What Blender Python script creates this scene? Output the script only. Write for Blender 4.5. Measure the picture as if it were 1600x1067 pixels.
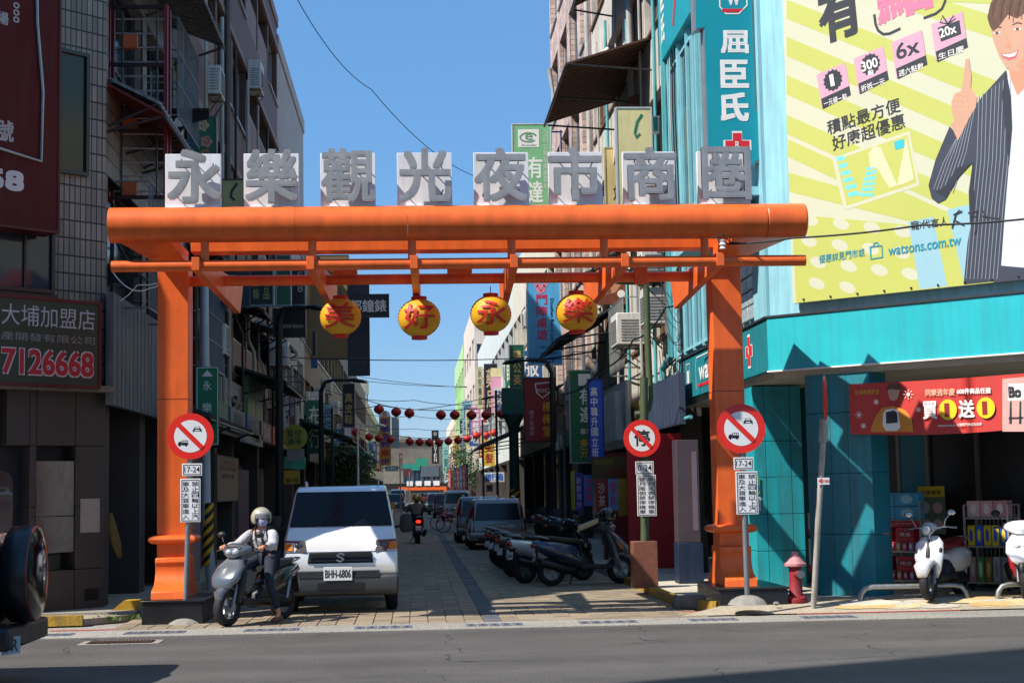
import bpy, bmesh, math, random
from mathutils import Vector, Matrix
random.seed(7)
V = Vector
for o in list(bpy.data.objects): bpy.data.objects.remove(o)
SC = bpy.context.scene
COL = SC.collection
# ------------------------------------------------------------------ camera
FPX = 2500.0; EYE = 1.55
yaw, pitch, roll = math.radians(3.55), math.radians(5.33), math.radians(1.03)
cf = V((math.sin(yaw)*math.cos(pitch), math.cos(yaw)*math.cos(pitch), math.sin(pitch)))
cr0 = V((math.cos(yaw), -math.sin(yaw), 0)); cu0 = cr0.cross(cf)
cr = cr0*math.cos(roll) - cu0*math.sin(roll); cu = cr0*math.sin(roll) + cu0*math.cos(roll)
camd = bpy.data.cameras.new('camera'); cam = bpy.data.objects.new('camera', camd); COL.objects.link(cam)
cam.matrix_world = Matrix(((cr.x, cu.x, -cf.x, 0), (cr.y, cu.y, -cf.y, 0), (cr.z, cu.z, -cf.z, EYE), (0, 0, 0, 1)))
camd.sensor_width = 36; camd.lens = 36*FPX/1600; camd.clip_end = 2000; camd.clip_start = .1
SC.camera = cam
# ------------------------------------------------------------------ light
SUN = V((1, .47, -1.27)).normalized()
wd = bpy.data.worlds.new('World'); SC.world = wd; wd.use_nodes = True
nt = wd.node_tree; bg = nt.nodes['Background']; sky = nt.nodes.new('ShaderNodeTexSky')
sky.sky_type = 'NISHITA'; sky.sun_disc = False
sky.sun_elevation = math.asin(-SUN.z); sky.sun_rotation = math.atan2(-SUN.x, -SUN.y)
sky.air_density = 1.0; sky.dust_density = .2; sky.ozone_density = 2.6
hs = nt.nodes.new('ShaderNodeHueSaturation'); hs.inputs['Saturation'].default_value = 1.3; nt.links.new(sky.outputs[0], hs.inputs['Color']); mxs = nt.nodes.new('ShaderNodeMix'); mxs.data_type = 'RGBA'; mxs.inputs['Factor'].default_value = .62
nt.links.new(hs.outputs[0], mxs.inputs['A']); mxs.inputs['B'].default_value = (1.3, 3.0, 5.9, 1); nt.links.new(mxs.outputs['Result'], bg.inputs[0]); bg.inputs[1].default_value = .085
sl = bpy.data.lights.new('sun', 'SUN'); so = bpy.data.objects.new('sun', sl); COL.objects.link(so)
sl.energy = 4.4; sl.angle = math.radians(.5); sl.color = (1, .94, .86)
so.rotation_euler = SUN.to_track_quat('-Z', 'Y').to_euler(); so.location = (-20, -10, 30)
SC.view_settings.view_transform = 'Standard'; SC.view_settings.look = 'None'
SC.view_settings.gamma = 1; SC.view_settings.use_curve_mapping = False; SC.view_settings.exposure = .75
# ------------------------------------------------------------------ photograph geometry: a ray from the eye meets a real plane
def ray(px, py): return cf*FPX + cr*(px-800) - cu*(py-533.5)
def hit(px, py, n, d):
    v = ray(px, py); c = V((0, 0, EYE)); return c + v*((d - n.dot(c))/n.dot(v))
def PY(px, py, Y): return hit(px, py, V((0, 1, 0)), Y)
def PX(px, py, X): return hit(px, py, V((1, 0, 0)), X)
def G(px, py, z=0): return hit(px, py, V((0, 0, 1)), z)
# ------------------------------------------------------------------ materials
def lin(h):
    if isinstance(h, str):
        h = h.lstrip('#'); c = [int(h[i:i+2], 16)/255 for i in (0, 2, 4)]
        return tuple((x/12.92 if x <= .04045 else ((x+.055)/1.055)**2.4) for x in c)
    return tuple(h)
MATS = {}
def mat(col, rough=.6, metal=0, var=.18, scale=3, bump=0, bscale=60, streak=0, key=None, emit=0, alpha=1, coat=0):
    k = key or (col, rough, metal, var, scale, bump, bscale, streak, emit, alpha, coat)
    if k in MATS: return MATS[k]
    m = bpy.data.materials.new('m_%s' % str(col).strip('#()').replace(' ', '').replace(',', '_')[:18]); m.use_nodes = True
    n = m.node_tree; p = n.nodes['Principled BSDF']; c = lin(col)
    p.inputs['Roughness'].default_value = rough; p.inputs['Metallic'].default_value = metal
    p.inputs['Coat Weight'].default_value = coat
    L = n.links.new
    tc = n.nodes.new('ShaderNodeTexCoord')
    if var:
        nz = n.nodes.new('ShaderNodeTexNoise'); nz.inputs['Scale'].default_value = scale; nz.inputs['Detail'].default_value = 8
        nz.inputs['Roughness'].default_value = .65
        L(tc.outputs['Object'], nz.inputs['Vector'])
        rp = n.nodes.new('ShaderNodeValToRGB'); e = rp.color_ramp.elements
        e[0].position = .3; e[1].position = .72
        e[0].color = tuple(x*(1-var) for x in c)+(1,); e[1].color = tuple(min(1, x*(1+var*.6)) for x in c)+(1,)
        L(nz.outputs['Fac'], rp.inputs[0]); src = rp.outputs[0]
        if streak:
            mp = n.nodes.new('ShaderNodeMapping'); mp.inputs['Scale'].default_value = (7, 7, .5); L(tc.outputs['Object'], mp.inputs[0])
            s2 = n.nodes.new('ShaderNodeTexNoise'); s2.inputs['Scale'].default_value = 1.6; s2.inputs['Detail'].default_value = 6; L(mp.outputs[0], s2.inputs['Vector'])
            r2 = n.nodes.new('ShaderNodeValToRGB'); r2.color_ramp.elements[0].position = .42; r2.color_ramp.elements[1].position = .66
            L(s2.outputs['Fac'], r2.inputs[0])
            ml = n.nodes.new('ShaderNodeMath'); ml.operation = 'MULTIPLY'; ml.inputs[1].default_value = streak; L(r2.outputs[0], ml.inputs[0])
            mx = n.nodes.new('ShaderNodeMix'); mx.data_type = 'RGBA'
            L(ml.outputs[0], mx.inputs['Factor']); L(src, mx.inputs['A']); mx.inputs['B'].default_value = (.06, .05, .042, 1); src = mx.outputs['Result']
        L(src, p.inputs['Base Color'])
        rr = n.nodes.new('ShaderNodeMapRange'); rr.inputs['To Min'].default_value = max(.02, rough-.1); rr.inputs['To Max'].default_value = min(1, rough+.12)
        L(nz.outputs['Fac'], rr.inputs['Value']); L(rr.outputs[0], p.inputs['Roughness'])
    else:
        p.inputs['Base Color'].default_value = c+(1,)
    if bump:
        b2 = n.nodes.new('ShaderNodeTexNoise'); b2.inputs['Scale'].default_value = bscale; b2.inputs['Detail'].default_value = 5
        L(tc.outputs['Object'], b2.inputs['Vector'])
        bp = n.nodes.new('ShaderNodeBump'); bp.inputs['Strength'].default_value = bump; bp.inputs['Distance'].default_value = .02
        L(b2.outputs['Fac'], bp.inputs['Height']); L(bp.outputs[0], p.inputs['Normal'])
    if emit:
        p.inputs['Emission Color'].default_value = c+(1,); p.inputs['Emission Strength'].default_value = emit
    MATS[k] = m; return m
def tilemat(col, grout, w, h, off=0, rough=.5, msize=.012, plane='yz', var=.25, key=None):
    """small wall tiles too far to pick apart: colour and fine relief"""
    k = ('tile', col, grout, w, h, off, plane)
    if k in MATS: return MATS[k]
    m = bpy.data.materials.new('m_tile'); m.use_nodes = True; n = m.node_tree; p = n.nodes['Principled BSDF']; L = n.links.new
    tc = n.nodes.new('ShaderNodeTexCoord'); sp = n.nodes.new('ShaderNodeSeparateXYZ'); L(tc.outputs['Object'], sp.inputs[0])
    cb = n.nodes.new('ShaderNodeCombineXYZ')
    if plane == 'yz':
        ad = n.nodes.new('ShaderNodeMath'); ad.operation = 'ADD'; L(sp.outputs['X'], ad.inputs[0]); L(sp.outputs['Y'], ad.inputs[1]); L(ad.outputs[0], cb.inputs['X']); L(sp.outputs['Z'], cb.inputs['Y'])
    else:
        L(sp.outputs['X'], cb.inputs['X']); L(sp.outputs['Y'], cb.inputs['Y'])
    bk = n.nodes.new('ShaderNodeTexBrick'); L(cb.outputs[0], bk.inputs['Vector'])
    bk.offset = off; bk.inputs['Scale'].default_value = 1; bk.inputs['Brick Width'].default_value = w; bk.inputs['Row Height'].default_value = h
    bk.inputs['Mortar Size'].default_value = msize; bk.inputs['Mortar Smooth'].default_value = .1
    c = lin(col); bk.inputs['Color1'].default_value = tuple(x*(1-var) for x in c)+(1,); bk.inputs['Color2'].default_value = tuple(min(1, x*(1+var)) for x in c)+(1,); bk.inputs['Mortar'].default_value = lin(grout)+(1,)
    nz = n.nodes.new('ShaderNodeTexNoise'); nz.inputs['Scale'].default_value = .9; nz.inputs['Detail'].default_value = 8; L(tc.outputs['Object'], nz.inputs['Vector'])
    mr = n.nodes.new('ShaderNodeMapRange'); mr.inputs['From Min'].default_value = .3; mr.inputs['From Max'].default_value = .7; mr.inputs['To Min'].default_value = .6; mr.inputs['To Max'].default_value = 1.15; L(nz.outputs['Fac'], mr.inputs['Value'])
    mx = n.nodes.new('ShaderNodeMix'); mx.data_type = 'RGBA'; mx.blend_type = 'MULTIPLY'; mx.inputs['Factor'].default_value = 1
    L(bk.outputs['Color'], mx.inputs['A']); L(mr.outputs[0], mx.inputs['B']); L(mx.outputs['Result'], p.inputs['Base Color'])
    bp = n.nodes.new('ShaderNodeBump'); bp.inputs['Strength'].default_value = .5; bp.inputs['Distance'].default_value = .01; bp.invert = True
    L(bk.outputs['Fac'], bp.inputs['Height']); L(bp.outputs[0], p.inputs['Normal']); p.inputs['Roughness'].default_value = rough
    MATS[k] = m; return m
def glassmat(col='#1a2226', rough=.06, key='glass'):
    k = (key, col, rough)
    if k in MATS: return MATS[k]
    m = mat(col, rough, 0, .1, 2, key=k); m.node_tree.nodes['Principled BSDF'].inputs['Specular IOR Level'].default_value = .4
    return m
# ------------------------------------------------------------------ mesh builder
class MB:
    def __init__(s): s.v = []; s.f = []
    def add(s, vs, fs):
        k = len(s.v); s.v += [V(p) for p in vs]; s.f += [tuple(i+k for i in f) for f in fs]; return s
    def hexa(s, p):   # 8 points: bottom 4 ccw, top 4
        return s.add(p, [(3, 2, 1, 0), (4, 5, 6, 7), (0, 1, 5, 4), (1, 2, 6, 5), (2, 3, 7, 6), (3, 0, 4, 7)])
    def box(s, x0, y0, z0, x1, y1, z1):
        x0, x1 = sorted((x0, x1)); y0, y1 = sorted((y0, y1)); z0, z1 = sorted((z0, z1))
        return s.hexa([(x0, y0, z0), (x1, y0, z0), (x1, y1, z0), (x0, y1, z0), (x0, y0, z1), (x1, y0, z1), (x1, y1, z1), (x0, y1, z1)])
    def fbox(s, F, a0, b0, a1, b1, c0, c1):
        p = [F(a0, b0, c1), F(a1, b0, c1), F(a1, b0, c0), F(a0, b0, c0), F(a0, b1, c1), F(a1, b1, c1), F(a1, b1, c0), F(a0, b1, c0)]
        return s.hexa(p)
    def quad(s, a, b, c, d): return s.add([a, b, c, d], [(0, 1, 2, 3)])
    def rings(s, rs, cap=True):
        n = len(rs[0]); k = len(s.v)
        for r in rs: s.v += [V(p) for p in r]
        for i in range(len(rs)-1):
            for j in range(n):
                a = k+i*n+j; b = k+i*n+(j+1) % n; s.f.append((a, b, b+n, a+n))
        if cap:
            s.f.append(tuple(k+j for j in reversed(range(n)))); s.f.append(tuple(k+(len(rs)-1)*n+j for j in range(n)))
        return s
    def cyl(s, p0, p1, r0, r1=None, n=12, cap=True):
        p0, p1 = V(p0), V(p1); r1 = r0 if r1 is None else r1
        d = (p1-p0).normalized(); a = d.orthogonal().normalized(); b = d.cross(a)
        return s.rings([[p+(a*math.cos(t)+b*math.sin(t))*r for t in [2*math.pi*i/n for i in range(n)]] for p, r in ((p0, r0), (p1, r1))], cap)
    def tube(s, pts, r, n=8):
        pts = [V(p) for p in pts]; rs = []; a = None
        for i, p in enumerate(pts):
            d = ((pts[min(i+1, len(pts)-1)]-p).normalized() + (p-pts[max(i-1, 0)]).normalized())
            d = d.normalized() if d.length > 1e-6 else V((0, 0, 1))
            a = d.orthogonal().normalized() if a is None else (a - d*a.dot(d)).normalized()
            b = d.cross(a); rr = r[i] if isinstance(r, (list, tuple)) else r
            rs.append([p+(a*math.cos(t)+b*math.sin(t))*rr for t in [2*math.pi*j/n for j in range(n)]])
        return s.rings(rs)
    def lathe(s, prof, o=(0, 0, 0), n=20, ax=2):
        o = V(o); rs = []
        for r, h in prof:
            r = max(r, .0005)
            ring = []
            for j in range(n):
                t = 2*math.pi*j/n; c, q = r*math.cos(t), r*math.sin(t)
                ring.append(o+(V((c, q, h)) if ax == 2 else V((h, c, q)) if ax == 0 else V((q, h, c))))
            rs.append(ring)
        return s.rings(rs)
    def prism(s, pts, mapf, c0, c1):   # pts 2d ccw, mapf(a,b,c)
        n = len(pts); return s.rings([[mapf(a, b, c0) for a, b in pts], [mapf(a, b, c1) for a, b in pts]])
    def loft(s, secs, n=16, e=2.0):    # secs: (centre, halfvecA, halfvecB[, e])
        rs = []
        for q in secs:
            c, A, B = V(q[0]), V(q[1]), V(q[2]); ee = q[3] if len(q) > 3 else e; ring = []
            for j in range(n):
                t = 2*math.pi*j/n; x, y = math.cos(t), math.sin(t)
                ring.append(c + A*math.copysign(abs(x)**(2/ee), x) + B*math.copysign(abs(y)**(2/ee), y))
            rs.append(ring)
        return s.rings(rs)
    def ball(s, c, rx, ry=None, rz=None, n=14, m=8, lo=0, hi=math.pi):
        ry = ry or rx; rz = rz or rx; c = V(c)
        return s.rings([[c+V((rx*math.sin(p)*math.cos(t), ry*math.sin(p)*math.sin(t), rz*math.cos(p))) for t in [2*math.pi*j/n for j in range(n)]]
                        for p in [hi+(lo-hi)*i/m for i in range(m+1)]])
    def xf(s, M): s.v = [M @ p for p in s.v]; return s
    def mesh(s, name, m, smooth=None):
        me = bpy.data.meshes.new(name); me.from_pydata([tuple(p) for p in s.v], [], s.f); me.materials.append(m); me.validate()
        if smooth is not None:
            bm = bmesh.new(); bm.from_mesh(me); bmesh.ops.remove_doubles(bm, verts=bm.verts, dist=1e-5); bmesh.ops.recalc_face_normals(bm, faces=bm.faces); bm.to_mesh(me); bm.free()
            me.polygons.foreach_set('use_smooth', [True]*len(me.polygons)); me.set_sharp_from_angle(angle=math.radians(smooth))
        return me
    def build(s, name, m, parent=None, smooth=None, bevel=0, sub=0):
        o = bpy.data.objects.new(name, s.mesh(name, m, smooth)); COL.objects.link(o)
        if parent is not None: o.parent = parent
        if bevel:
            b = o.modifiers.new('bevel', 'BEVEL'); b.width = bevel; b.segments = 2; b.limit_method = 'ANGLE'
            if smooth is None:
                o.data.polygons.foreach_set('use_smooth', [True]*len(o.data.polygons)); o.data.set_sharp_from_angle(angle=math.radians(50))
        if sub:
            b = o.modifiers.new('sub', 'SUBSURF'); b.levels = sub; b.render_levels = sub
        return o
def tag(o, label=None, cat=None, group=None, kind=None):
    if label: o['label'] = label
    if cat: o['category'] = cat
    if group: o['group'] = group
    if kind: o['kind'] = kind
    return o
def empty(name, label, cat, loc=(0, 0, 0), group=None, rz=0):
    o = bpy.data.objects.new(name, None); COL.objects.link(o); o.location = loc; o.rotation_euler = (0, 0, rz); o.empty_display_size = .1
    return tag(o, label, cat, group)
def fr(O, r, u, n=None):
    O, r, u = V(O), V(r).normalized(), V(u).normalized(); n = V(n) if n else r.cross(u)
    f = lambda a, b, c=0: O+r*a+u*b+n*c
    f.n = n; f.r = r; f.u = u; f.O = O; return f
UP = (0, 0, 1)
def dup(o, parent=None):
    c = o.copy(); COL.objects.link(c); c.parent = parent
    for ch in KIDS(o): dup(ch, c)
    return c
def KIDS(o): return list(o.children)
# ------------------------------------------------------------------ lettering
def text_mesh(s, bold=0, res=3):
    cu_ = bpy.data.curves.new('t', 'FONT'); cu_.body = s; cu_.size = 1; cu_.resolution_u = res; cu_.offset = bold; cu_.fill_mode = 'BOTH'
    ob = bpy.data.objects.new('t', cu_); me = bpy.data.meshes.new_from_object(ob)
    vs = [v.co.copy() for v in me.vertices]; fs = [tuple(p.vertices) for p in me.polygons]
    bpy.data.objects.remove(ob); bpy.data.curves.remove(cu_); bpy.data.meshes.remove(me)
    return vs, fs
def put_text(mb, s, F, a0, b0, a1, b1, c=.006, bold=0, vertical=False, ext=0, res=3, keep=False, gap=.12):
    """lettering fitted into the rectangle a0..a1 x b0..b1 of the frame F"""
    if vertical:
        n = len(s); h = (b1-b0)/n
        for i, ch in enumerate(s):
            if ch != ' ': put_text(mb, ch, F, a0, b1-(i+1)*h+h*gap/2, a1, b1-i*h-h*gap/2, c, bold, False, ext, res, keep)
        return mb
    if bold > .006 and not ext:
        q = bold*min(a1-a0, b1-b0)*1.1 if len(s) > 1 else bold*min(a1-a0, b1-b0)*1.3
        if len(s) > 1: q = bold*(b1-b0)*1.1
        for k, (dx, dy) in enumerate(((-q, -q), (q, -q), (-q, q), (q, q))):
            put_text(mb, s, F, a0+q+dx, b0+q+dy, a1-q+dx, b1-q+dy, c+k*.0004, 0, False, 0, res, keep)
        return mb
    vs, fs = text_mesh(s, bold, res)
    if not vs: return mb
    x0 = min(v.x for v in vs); x1 = max(v.x for v in vs); y0 = min(v.y for v in vs); y1 = max(v.y for v in vs)
    sx = (a1-a0)/max(x1-x0, 1e-4); sy = (b1-b0)/max(y1-y0, 1e-4)
    if keep:
        q = min(sx, sy); mx, my = (a0+a1)/2, (b0+b1)/2; a0 = mx-q*(x1-x0)/2; b0 = my-q*(y1-y0)/2; sx = sy = q
    P = [(a0+(v.x-x0)*sx, b0+(v.y-y0)*sy) for v in vs]
    k = len(mb.v)
    if not ext:
        mb.v += [F(a, b, c) for a, b in P]; mb.f += [tuple(i+k for i in f) for f in fs]
    else:
        n = len(P); mb.v += [F(a, b, c+ext) for a, b in P]+[F(a, b, c) for a, b in P]
        mb.f += [tuple(i+k for i in f) for f in fs]+[tuple(i+k+n for i in reversed(f)) for f in fs]
        cnt = {}
        for f in fs:
            for i in range(len(f)):
                e = (f[i], f[(i+1) % len(f)]); cnt[e] = 1
        for (i, j) in cnt:
            if (j, i) not in cnt: mb.f.append((k+j, k+i, k+i+n, k+j+n))
    return mb
def disc(F, a, b, r, c, n=24, ry=None):
    m = MB(); m.add([F(a+r*math.cos(t), b+(ry or r)*math.sin(t), c) for t in [2*math.pi*i/n for i in range(n)]], [tuple(range(n))]); return m
def poly(F, pts, c): m = MB(); m.add([F(a, b, c) for a, b in pts], [tuple(range(len(pts)))]); return m
def strip(mb, F, pts, w, c):   # flat painted stroke
    P = [V((a, b)) for a, b in pts]; L_ = []; R_ = []
    for i, p in enumerate(P):
        d = (P[min(i+1, len(P)-1)]-P[max(i-1, 0)]).normalized(); n = V((-d.y, d.x))*w/2; L_.append(p+n); R_.append(p-n)
    for i in range(len(P)-1):
        mb.quad(F(R_[i].x, R_[i].y, c), F(R_[i+1].x, R_[i+1].y, c), F(L_[i+1].x, L_[i+1].y, c), F(L_[i].x, L_[i].y, c))
    return mb
def sign(name, label, cat, F, w, h, col, texts=(), t=.06, frame=None, fw=.03, group=None, rough=.45, parent=None, extra=None, var=.12, streak=.15):
    """a board with its own thickness; texts: (string, u0, v0, u1, v1, colour, bold, vertical) in fractions"""
    if parent is None: root = empty(name, label, cat, F(w/2, 0, 0), group); root['_s'] = 1
    else: root = MB_empty_part(name, parent)
    base = root.location.copy() if parent is None else V((0, 0, 0))
    F2 = fr(F.O-base, F.r, F.u, F.n)
    MB().fbox(F2, 0, 0, w, h, -t, 0).build('board', mat(col, rough, 0, var, 2.5, streak=streak), root)
    if frame:
        m = MB(); e = fw
        m.fbox(F2, -e, -e, 0, h+e, -t-.01, .012).fbox(F2, w, -e, w+e, h+e, -t-.01, .012).fbox(F2, 0, -e, w, 0, -t-.01, .012).fbox(F2, 0, h, w, h+e, -t-.01, .012)
        m.build('frame', mat(frame, .4, .3, .15), root)
    by = {}
    for q in texts:
        s_, u0, v0, u1, v1, c_ = q[:6]; bo = q[6] if len(q) > 6 else 0; ve = q[7] if len(q) > 7 else False
        by.setdefault(c_, MB()); put_text(by[c_], s_, F2, u0*w, v0*h, u1*w, v1*h, .005, bo, ve)
    for c_, m in by.items(): m.build('lettering', mat(c_, .5, 0, .08), root)
    if extra: extra(root, F2, w, h)
    if '_s' in root: del root['_s']
    return root
def SY(px0, py0, px1, py1, Y):
    """rectangle of the photograph on a plane facing the road: frame, width, height"""
    a = PY(px0, py1, Y); b = PY(px1, py1, Y); c = PY(px0, py0, Y)
    return fr((a.x, Y, a.z), (1, 0, 0), UP), b.x-a.x, c.z-a.z
def SX(px0, px1, X, py0, py1, at=0):
    """rectangle on a street wall; heights py0 (top), py1 (bottom) read at the left (0) or right (1) end"""
    p = px1 if at else px0
    A = PX(px0, 700, X); B = PX(px1, 700, X); z1 = PX(p, py0, X).z; z0 = PX(p, py1, X).z
    w = abs(B.y-A.y)
    if X < 0: return fr((X, min(A.y, B.y), z0), (0, 1, 0), UP), w, z1-z0
    return fr((X, max(A.y, B.y), z0), (0, -1, 0), UP), w, z1-z0
# ================================================================== THE SETTING
XL, XR = -4.2, 4.9
def noise_road(key, c1, c2, sc=40, rough=.85, big=.25, bump=.5):
    m = bpy.data.materials.new(key); m.use_nodes = True; n = m.node_tree; p = n.nodes['Principled BSDF']; L = n.links.new
    tc = n.nodes.new('ShaderNodeTexCoord'); a = n.nodes.new('ShaderNodeTexNoise'); a.inputs['Scale'].default_value = sc; a.inputs['Detail'].default_value = 4; L(tc.outputs['Object'], a.inputs['Vector'])
    r = n.nodes.new('ShaderNodeValToRGB'); r.color_ramp.elements[0].position = .35; r.color_ramp.elements[1].position = .65
    r.color_ramp.elements[0].color = lin(c1)+(1,); r.color_ramp.elements[1].color = lin(c2)+(1,); L(a.outputs['Fac'], r.inputs[0])
    b = n.nodes.new('ShaderNodeTexNoise'); b.inputs['Scale'].default_value = .6; b.inputs['Detail'].default_value = 9; b.inputs['Roughness'].default_value = .7; L(tc.outputs['Object'], b.inputs['Vector'])
    mr = n.nodes.new('ShaderNodeMapRange'); mr.inputs['From Min'].default_value = .3; mr.inputs['From Max'].default_value = .7; mr.inputs['To Min'].default_value = 1-big; mr.inputs['To Max'].default_value = 1+big; L(b.outputs['Fac'], mr.inputs['Value'])
    mx = n.nodes.new('ShaderNodeMix'); mx.data_type = 'RGBA'; mx.blend_type = 'MULTIPLY'; mx.inputs['Factor'].default_value = 1; L(r.outputs[0], mx.inputs['A']); L(mr.outputs[0], mx.inputs['B'])
    # pale specks of worn aggregate
    vo = n.nodes.new('ShaderNodeTexVoronoi'); vo.inputs['Scale'].default_value = 7; L(tc.outputs['Object'], vo.inputs['Vector'])
    lt = n.nodes.new('ShaderNodeMath'); lt.operation = 'LESS_THAN'; lt.inputs[1].default_value = .05; L(vo.outputs['Distance'], lt.inputs[0])
    m3 = n.nodes.new('ShaderNodeMix'); m3.data_type = 'RGBA'; L(lt.outputs[0], m3.inputs['Factor']); L(mx.outputs['Result'], m3.inputs['A']); m3.inputs['B'].default_value = tuple(min(1, x*2.2) for x in lin(c2))+(1,)
    out = m3.outputs['Result']
    if key == 'asphalt':
        wv = n.nodes.new('ShaderNodeTexNoise'); wv.inputs['Scale'].default_value = 1.2; wv.inputs['Detail'].default_value = 6; L(tc.outputs['Object'], wv.inputs['Vector'])
        ad = n.nodes.new('ShaderNodeMix'); ad.data_type = 'RGBA'; ad.blend_type = 'ADD'; ad.inputs['Factor'].default_value = .6; L(tc.outputs['Object'], ad.inputs['A']); L(wv.outputs['Color'], ad.inputs['B'])
        ve = n.nodes.new('ShaderNodeTexVoronoi'); ve.feature = 'DISTANCE_TO_EDGE'; ve.inputs['Scale'].default_value = .42; L(ad.outputs['Result'], ve.inputs['Vector'])
        l2 = n.nodes.new('ShaderNodeMath'); l2.operation = 'LESS_THAN'; l2.inputs[1].default_value = .0035; L(ve.outputs['Distance'], l2.inputs[0])
        nb = n.nodes.new('ShaderNodeTexNoise'); nb.inputs['Scale'].default_value = .9; L(tc.outputs['Object'], nb.inputs['Vector'])
        g2_ = n.nodes.new('ShaderNodeMath'); g2_.operation = 'GREATER_THAN'; g2_.inputs[1].default_value = .5; L(nb.outputs['Fac'], g2_.inputs[0])
        mu = n.nodes.new('ShaderNodeMath'); mu.operation = 'MULTIPLY'; L(l2.outputs[0], mu.inputs[0]); L(g2_.outputs[0], mu.inputs[1])
        m4 = n.nodes.new('ShaderNodeMix'); m4.data_type = 'RGBA'; L(mu.outputs[0], m4.inputs['Factor']); L(out, m4.inputs['A']); m4.inputs['B'].default_value = (.02, .019, .018, 1)
        mp_ = n.nodes.new('ShaderNodeMapping'); mp_.inputs['Scale'].default_value = (.05, 1.1, 1); L(tc.outputs['Object'], mp_.inputs[0])
        tr = n.nodes.new('ShaderNodeTexNoise'); tr.inputs['Scale'].default_value = 1; tr.inputs['Detail'].default_value = 4; L(mp_.outputs[0], tr.inputs['Vector'])
        t2 = n.nodes.new('ShaderNodeMapRange'); t2.inputs['From Min'].default_value = .35; t2.inputs['From Max'].default_value = .65; t2.inputs['To Min'].default_value = .82; t2.inputs['To Max'].default_value = 1.12; L(tr.outputs['Fac'], t2.inputs['Value'])
        m5 = n.nodes.new('ShaderNodeMix'); m5.data_type = 'RGBA'; m5.blend_type = 'MULTIPLY'; m5.inputs['Factor'].default_value = 1; L(m4.outputs['Result'], m5.inputs['A']); L(t2.outputs[0], m5.inputs['B']); out = m5.outputs['Result']
    L(out, p.inputs['Base Color']); p.inputs['Roughness'].default_value = rough
    bp = n.nodes.new('ShaderNodeBump'); bp.inputs['Strength'].default_value = bump; bp.inputs['Distance'].default_value = .01; L(a.outputs['Fac'], bp.inputs['Height']); L(bp.outputs[0], p.inputs['Normal'])
    return m
asph = noise_road('asphalt', '#3b3836', '#5b5754', 55)
conc = noise_road('gutter_concrete', '#77736c', '#a09b92', 30, big=.2)
MB().box(-300, -120, -.3, 300, 700, -.02).build('ground', conc)['kind'] = 'structure'
MB().box(-80, 3, -.01, 80, 18.33, 0).build('road', asph)['kind'] = 'structure'
MB().box(-80, 18.33, -.01, 80, 19.25, .008).build('gutter_strip', conc)['kind'] = 'structure'
MB().box(-80, -20, -.015, 80, 3, .1).build('near_pavement', conc)['kind'] = 'structure'
MB().box(-3.6, 60, -.012, 3.5, 420, .004).build('street', noise_road('street_far', '#5c544b', '#7d7468', 12))['kind'] = 'structure'
# ---- brick-like pavers of the pedestrian street
pav = [mat(c, .8, 0, .16, 9, bump=.25, bscale=90) for c in ('#8f7f68', '#978770', '#81735e', '#887a68')]
pdk = [mat(c, .8, 0, .2, 9, bump=.25, bscale=90) for c in ('#55565a', '#5f6064')]
base_st = MB().box(-3.6, 19.25, -.012, 3.5, 60, .0).build('paving_bed', mat('#6a5f50', .9, 0, .2, 20)); base_st['kind'] = 'structure'
tw, tl = .22, .22; n_p = 0; meshes = {}
def paver_mesh(w, l, m):
    k = (w, l, m.name)
    if k not in meshes:
        e = .0025; b = MB(); x0, x1, y0, y1 = e, w-e, e, l-e
        b.hexa([(x0, y0, -.01), (x1, y0, -.01), (x1, y1, -.01), (x0, y1, -.01), (x0+.006, y0+.006, .012), (x1-.006, y0+.006, .012), (x1-.006, y1-.006, .012), (x0+.006, y1-.006, .012)])
        meshes[k] = b.mesh('paver', m)
    return meshes[k]
far = {}
row = 0; y = 19.25
while y < 60:
    x = -3.6; i = 0
    while x < 3.5-.05:
        dark = (.62 < x < 1.0) 
        w = min(tw, 3.5-x); m = random.choice(pdk if dark else pav)
        if n_p < 300:
            o = bpy.data.objects.new('paver', paver_mesh(round(w, 3), tl, m)); COL.objects.link(o); o.parent = base_st
            o.location = (x, y, random.uniform(-.002, .002)); n_p += 1
        else:
            b = far.setdefault(m.name, (MB(), m))[0]; z = .012+random.uniform(-.002, .002); b.box(x+.0025, y+.0025, -.01, x+w-.0025, y+tl-.0025, z)
        x += tw; i += 1
    y += tl; row += 1
for k, (b, m) in far.items():
    o = b.build('paver', m, base_st); o['kind'] = 'stuff'
# ---- raised pavements left and right, kerbs, drain covers
zp = .10
pv = MB(); pv.add([(-3.6, 21.0, -.01), (-3.6, 420, -.01), (-30, 420, -.01), (-30, 21, -.01), (-3.6, 21.0, zp), (-3.6, 420, zp), (-30, 420, zp), (-30, 21, zp)], [(4, 5, 6, 7), (0, 1, 5, 4), (3, 0, 4, 7)])
pv.build('pavement', noise_road('pavement_left', '#8b847a', '#a39b8e', 25)).__setitem__('kind', 'structure')
pv = MB(); pts = [(3.45, 20.6), (3.9, 20.0), (5.0, 19.97), (40, 19.97), (40, 420), (3.45, 420)]
pv.prism(pts, lambda a, b, c: V((a, b, c)), -.01, zp)
rp = pv.build('pavement', noise_road('pavement_right', '#a59b8a', '#bdb3a2', 25)); rp['kind'] = 'structure'
pv = MB().prism([(-3.6, 21.0), (-3.6, 20.9), (-4.1, 20.3), (-30, 19.5), (-30, 21.0)], lambda a, b, c: V((a, b, c)), -.01, zp-.03)
pv.build('pavement', MATS.get('x') or mat('#9b907d', .85, 0, .25, 8, bump=.3)).__setitem__('kind', 'structure')
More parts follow.
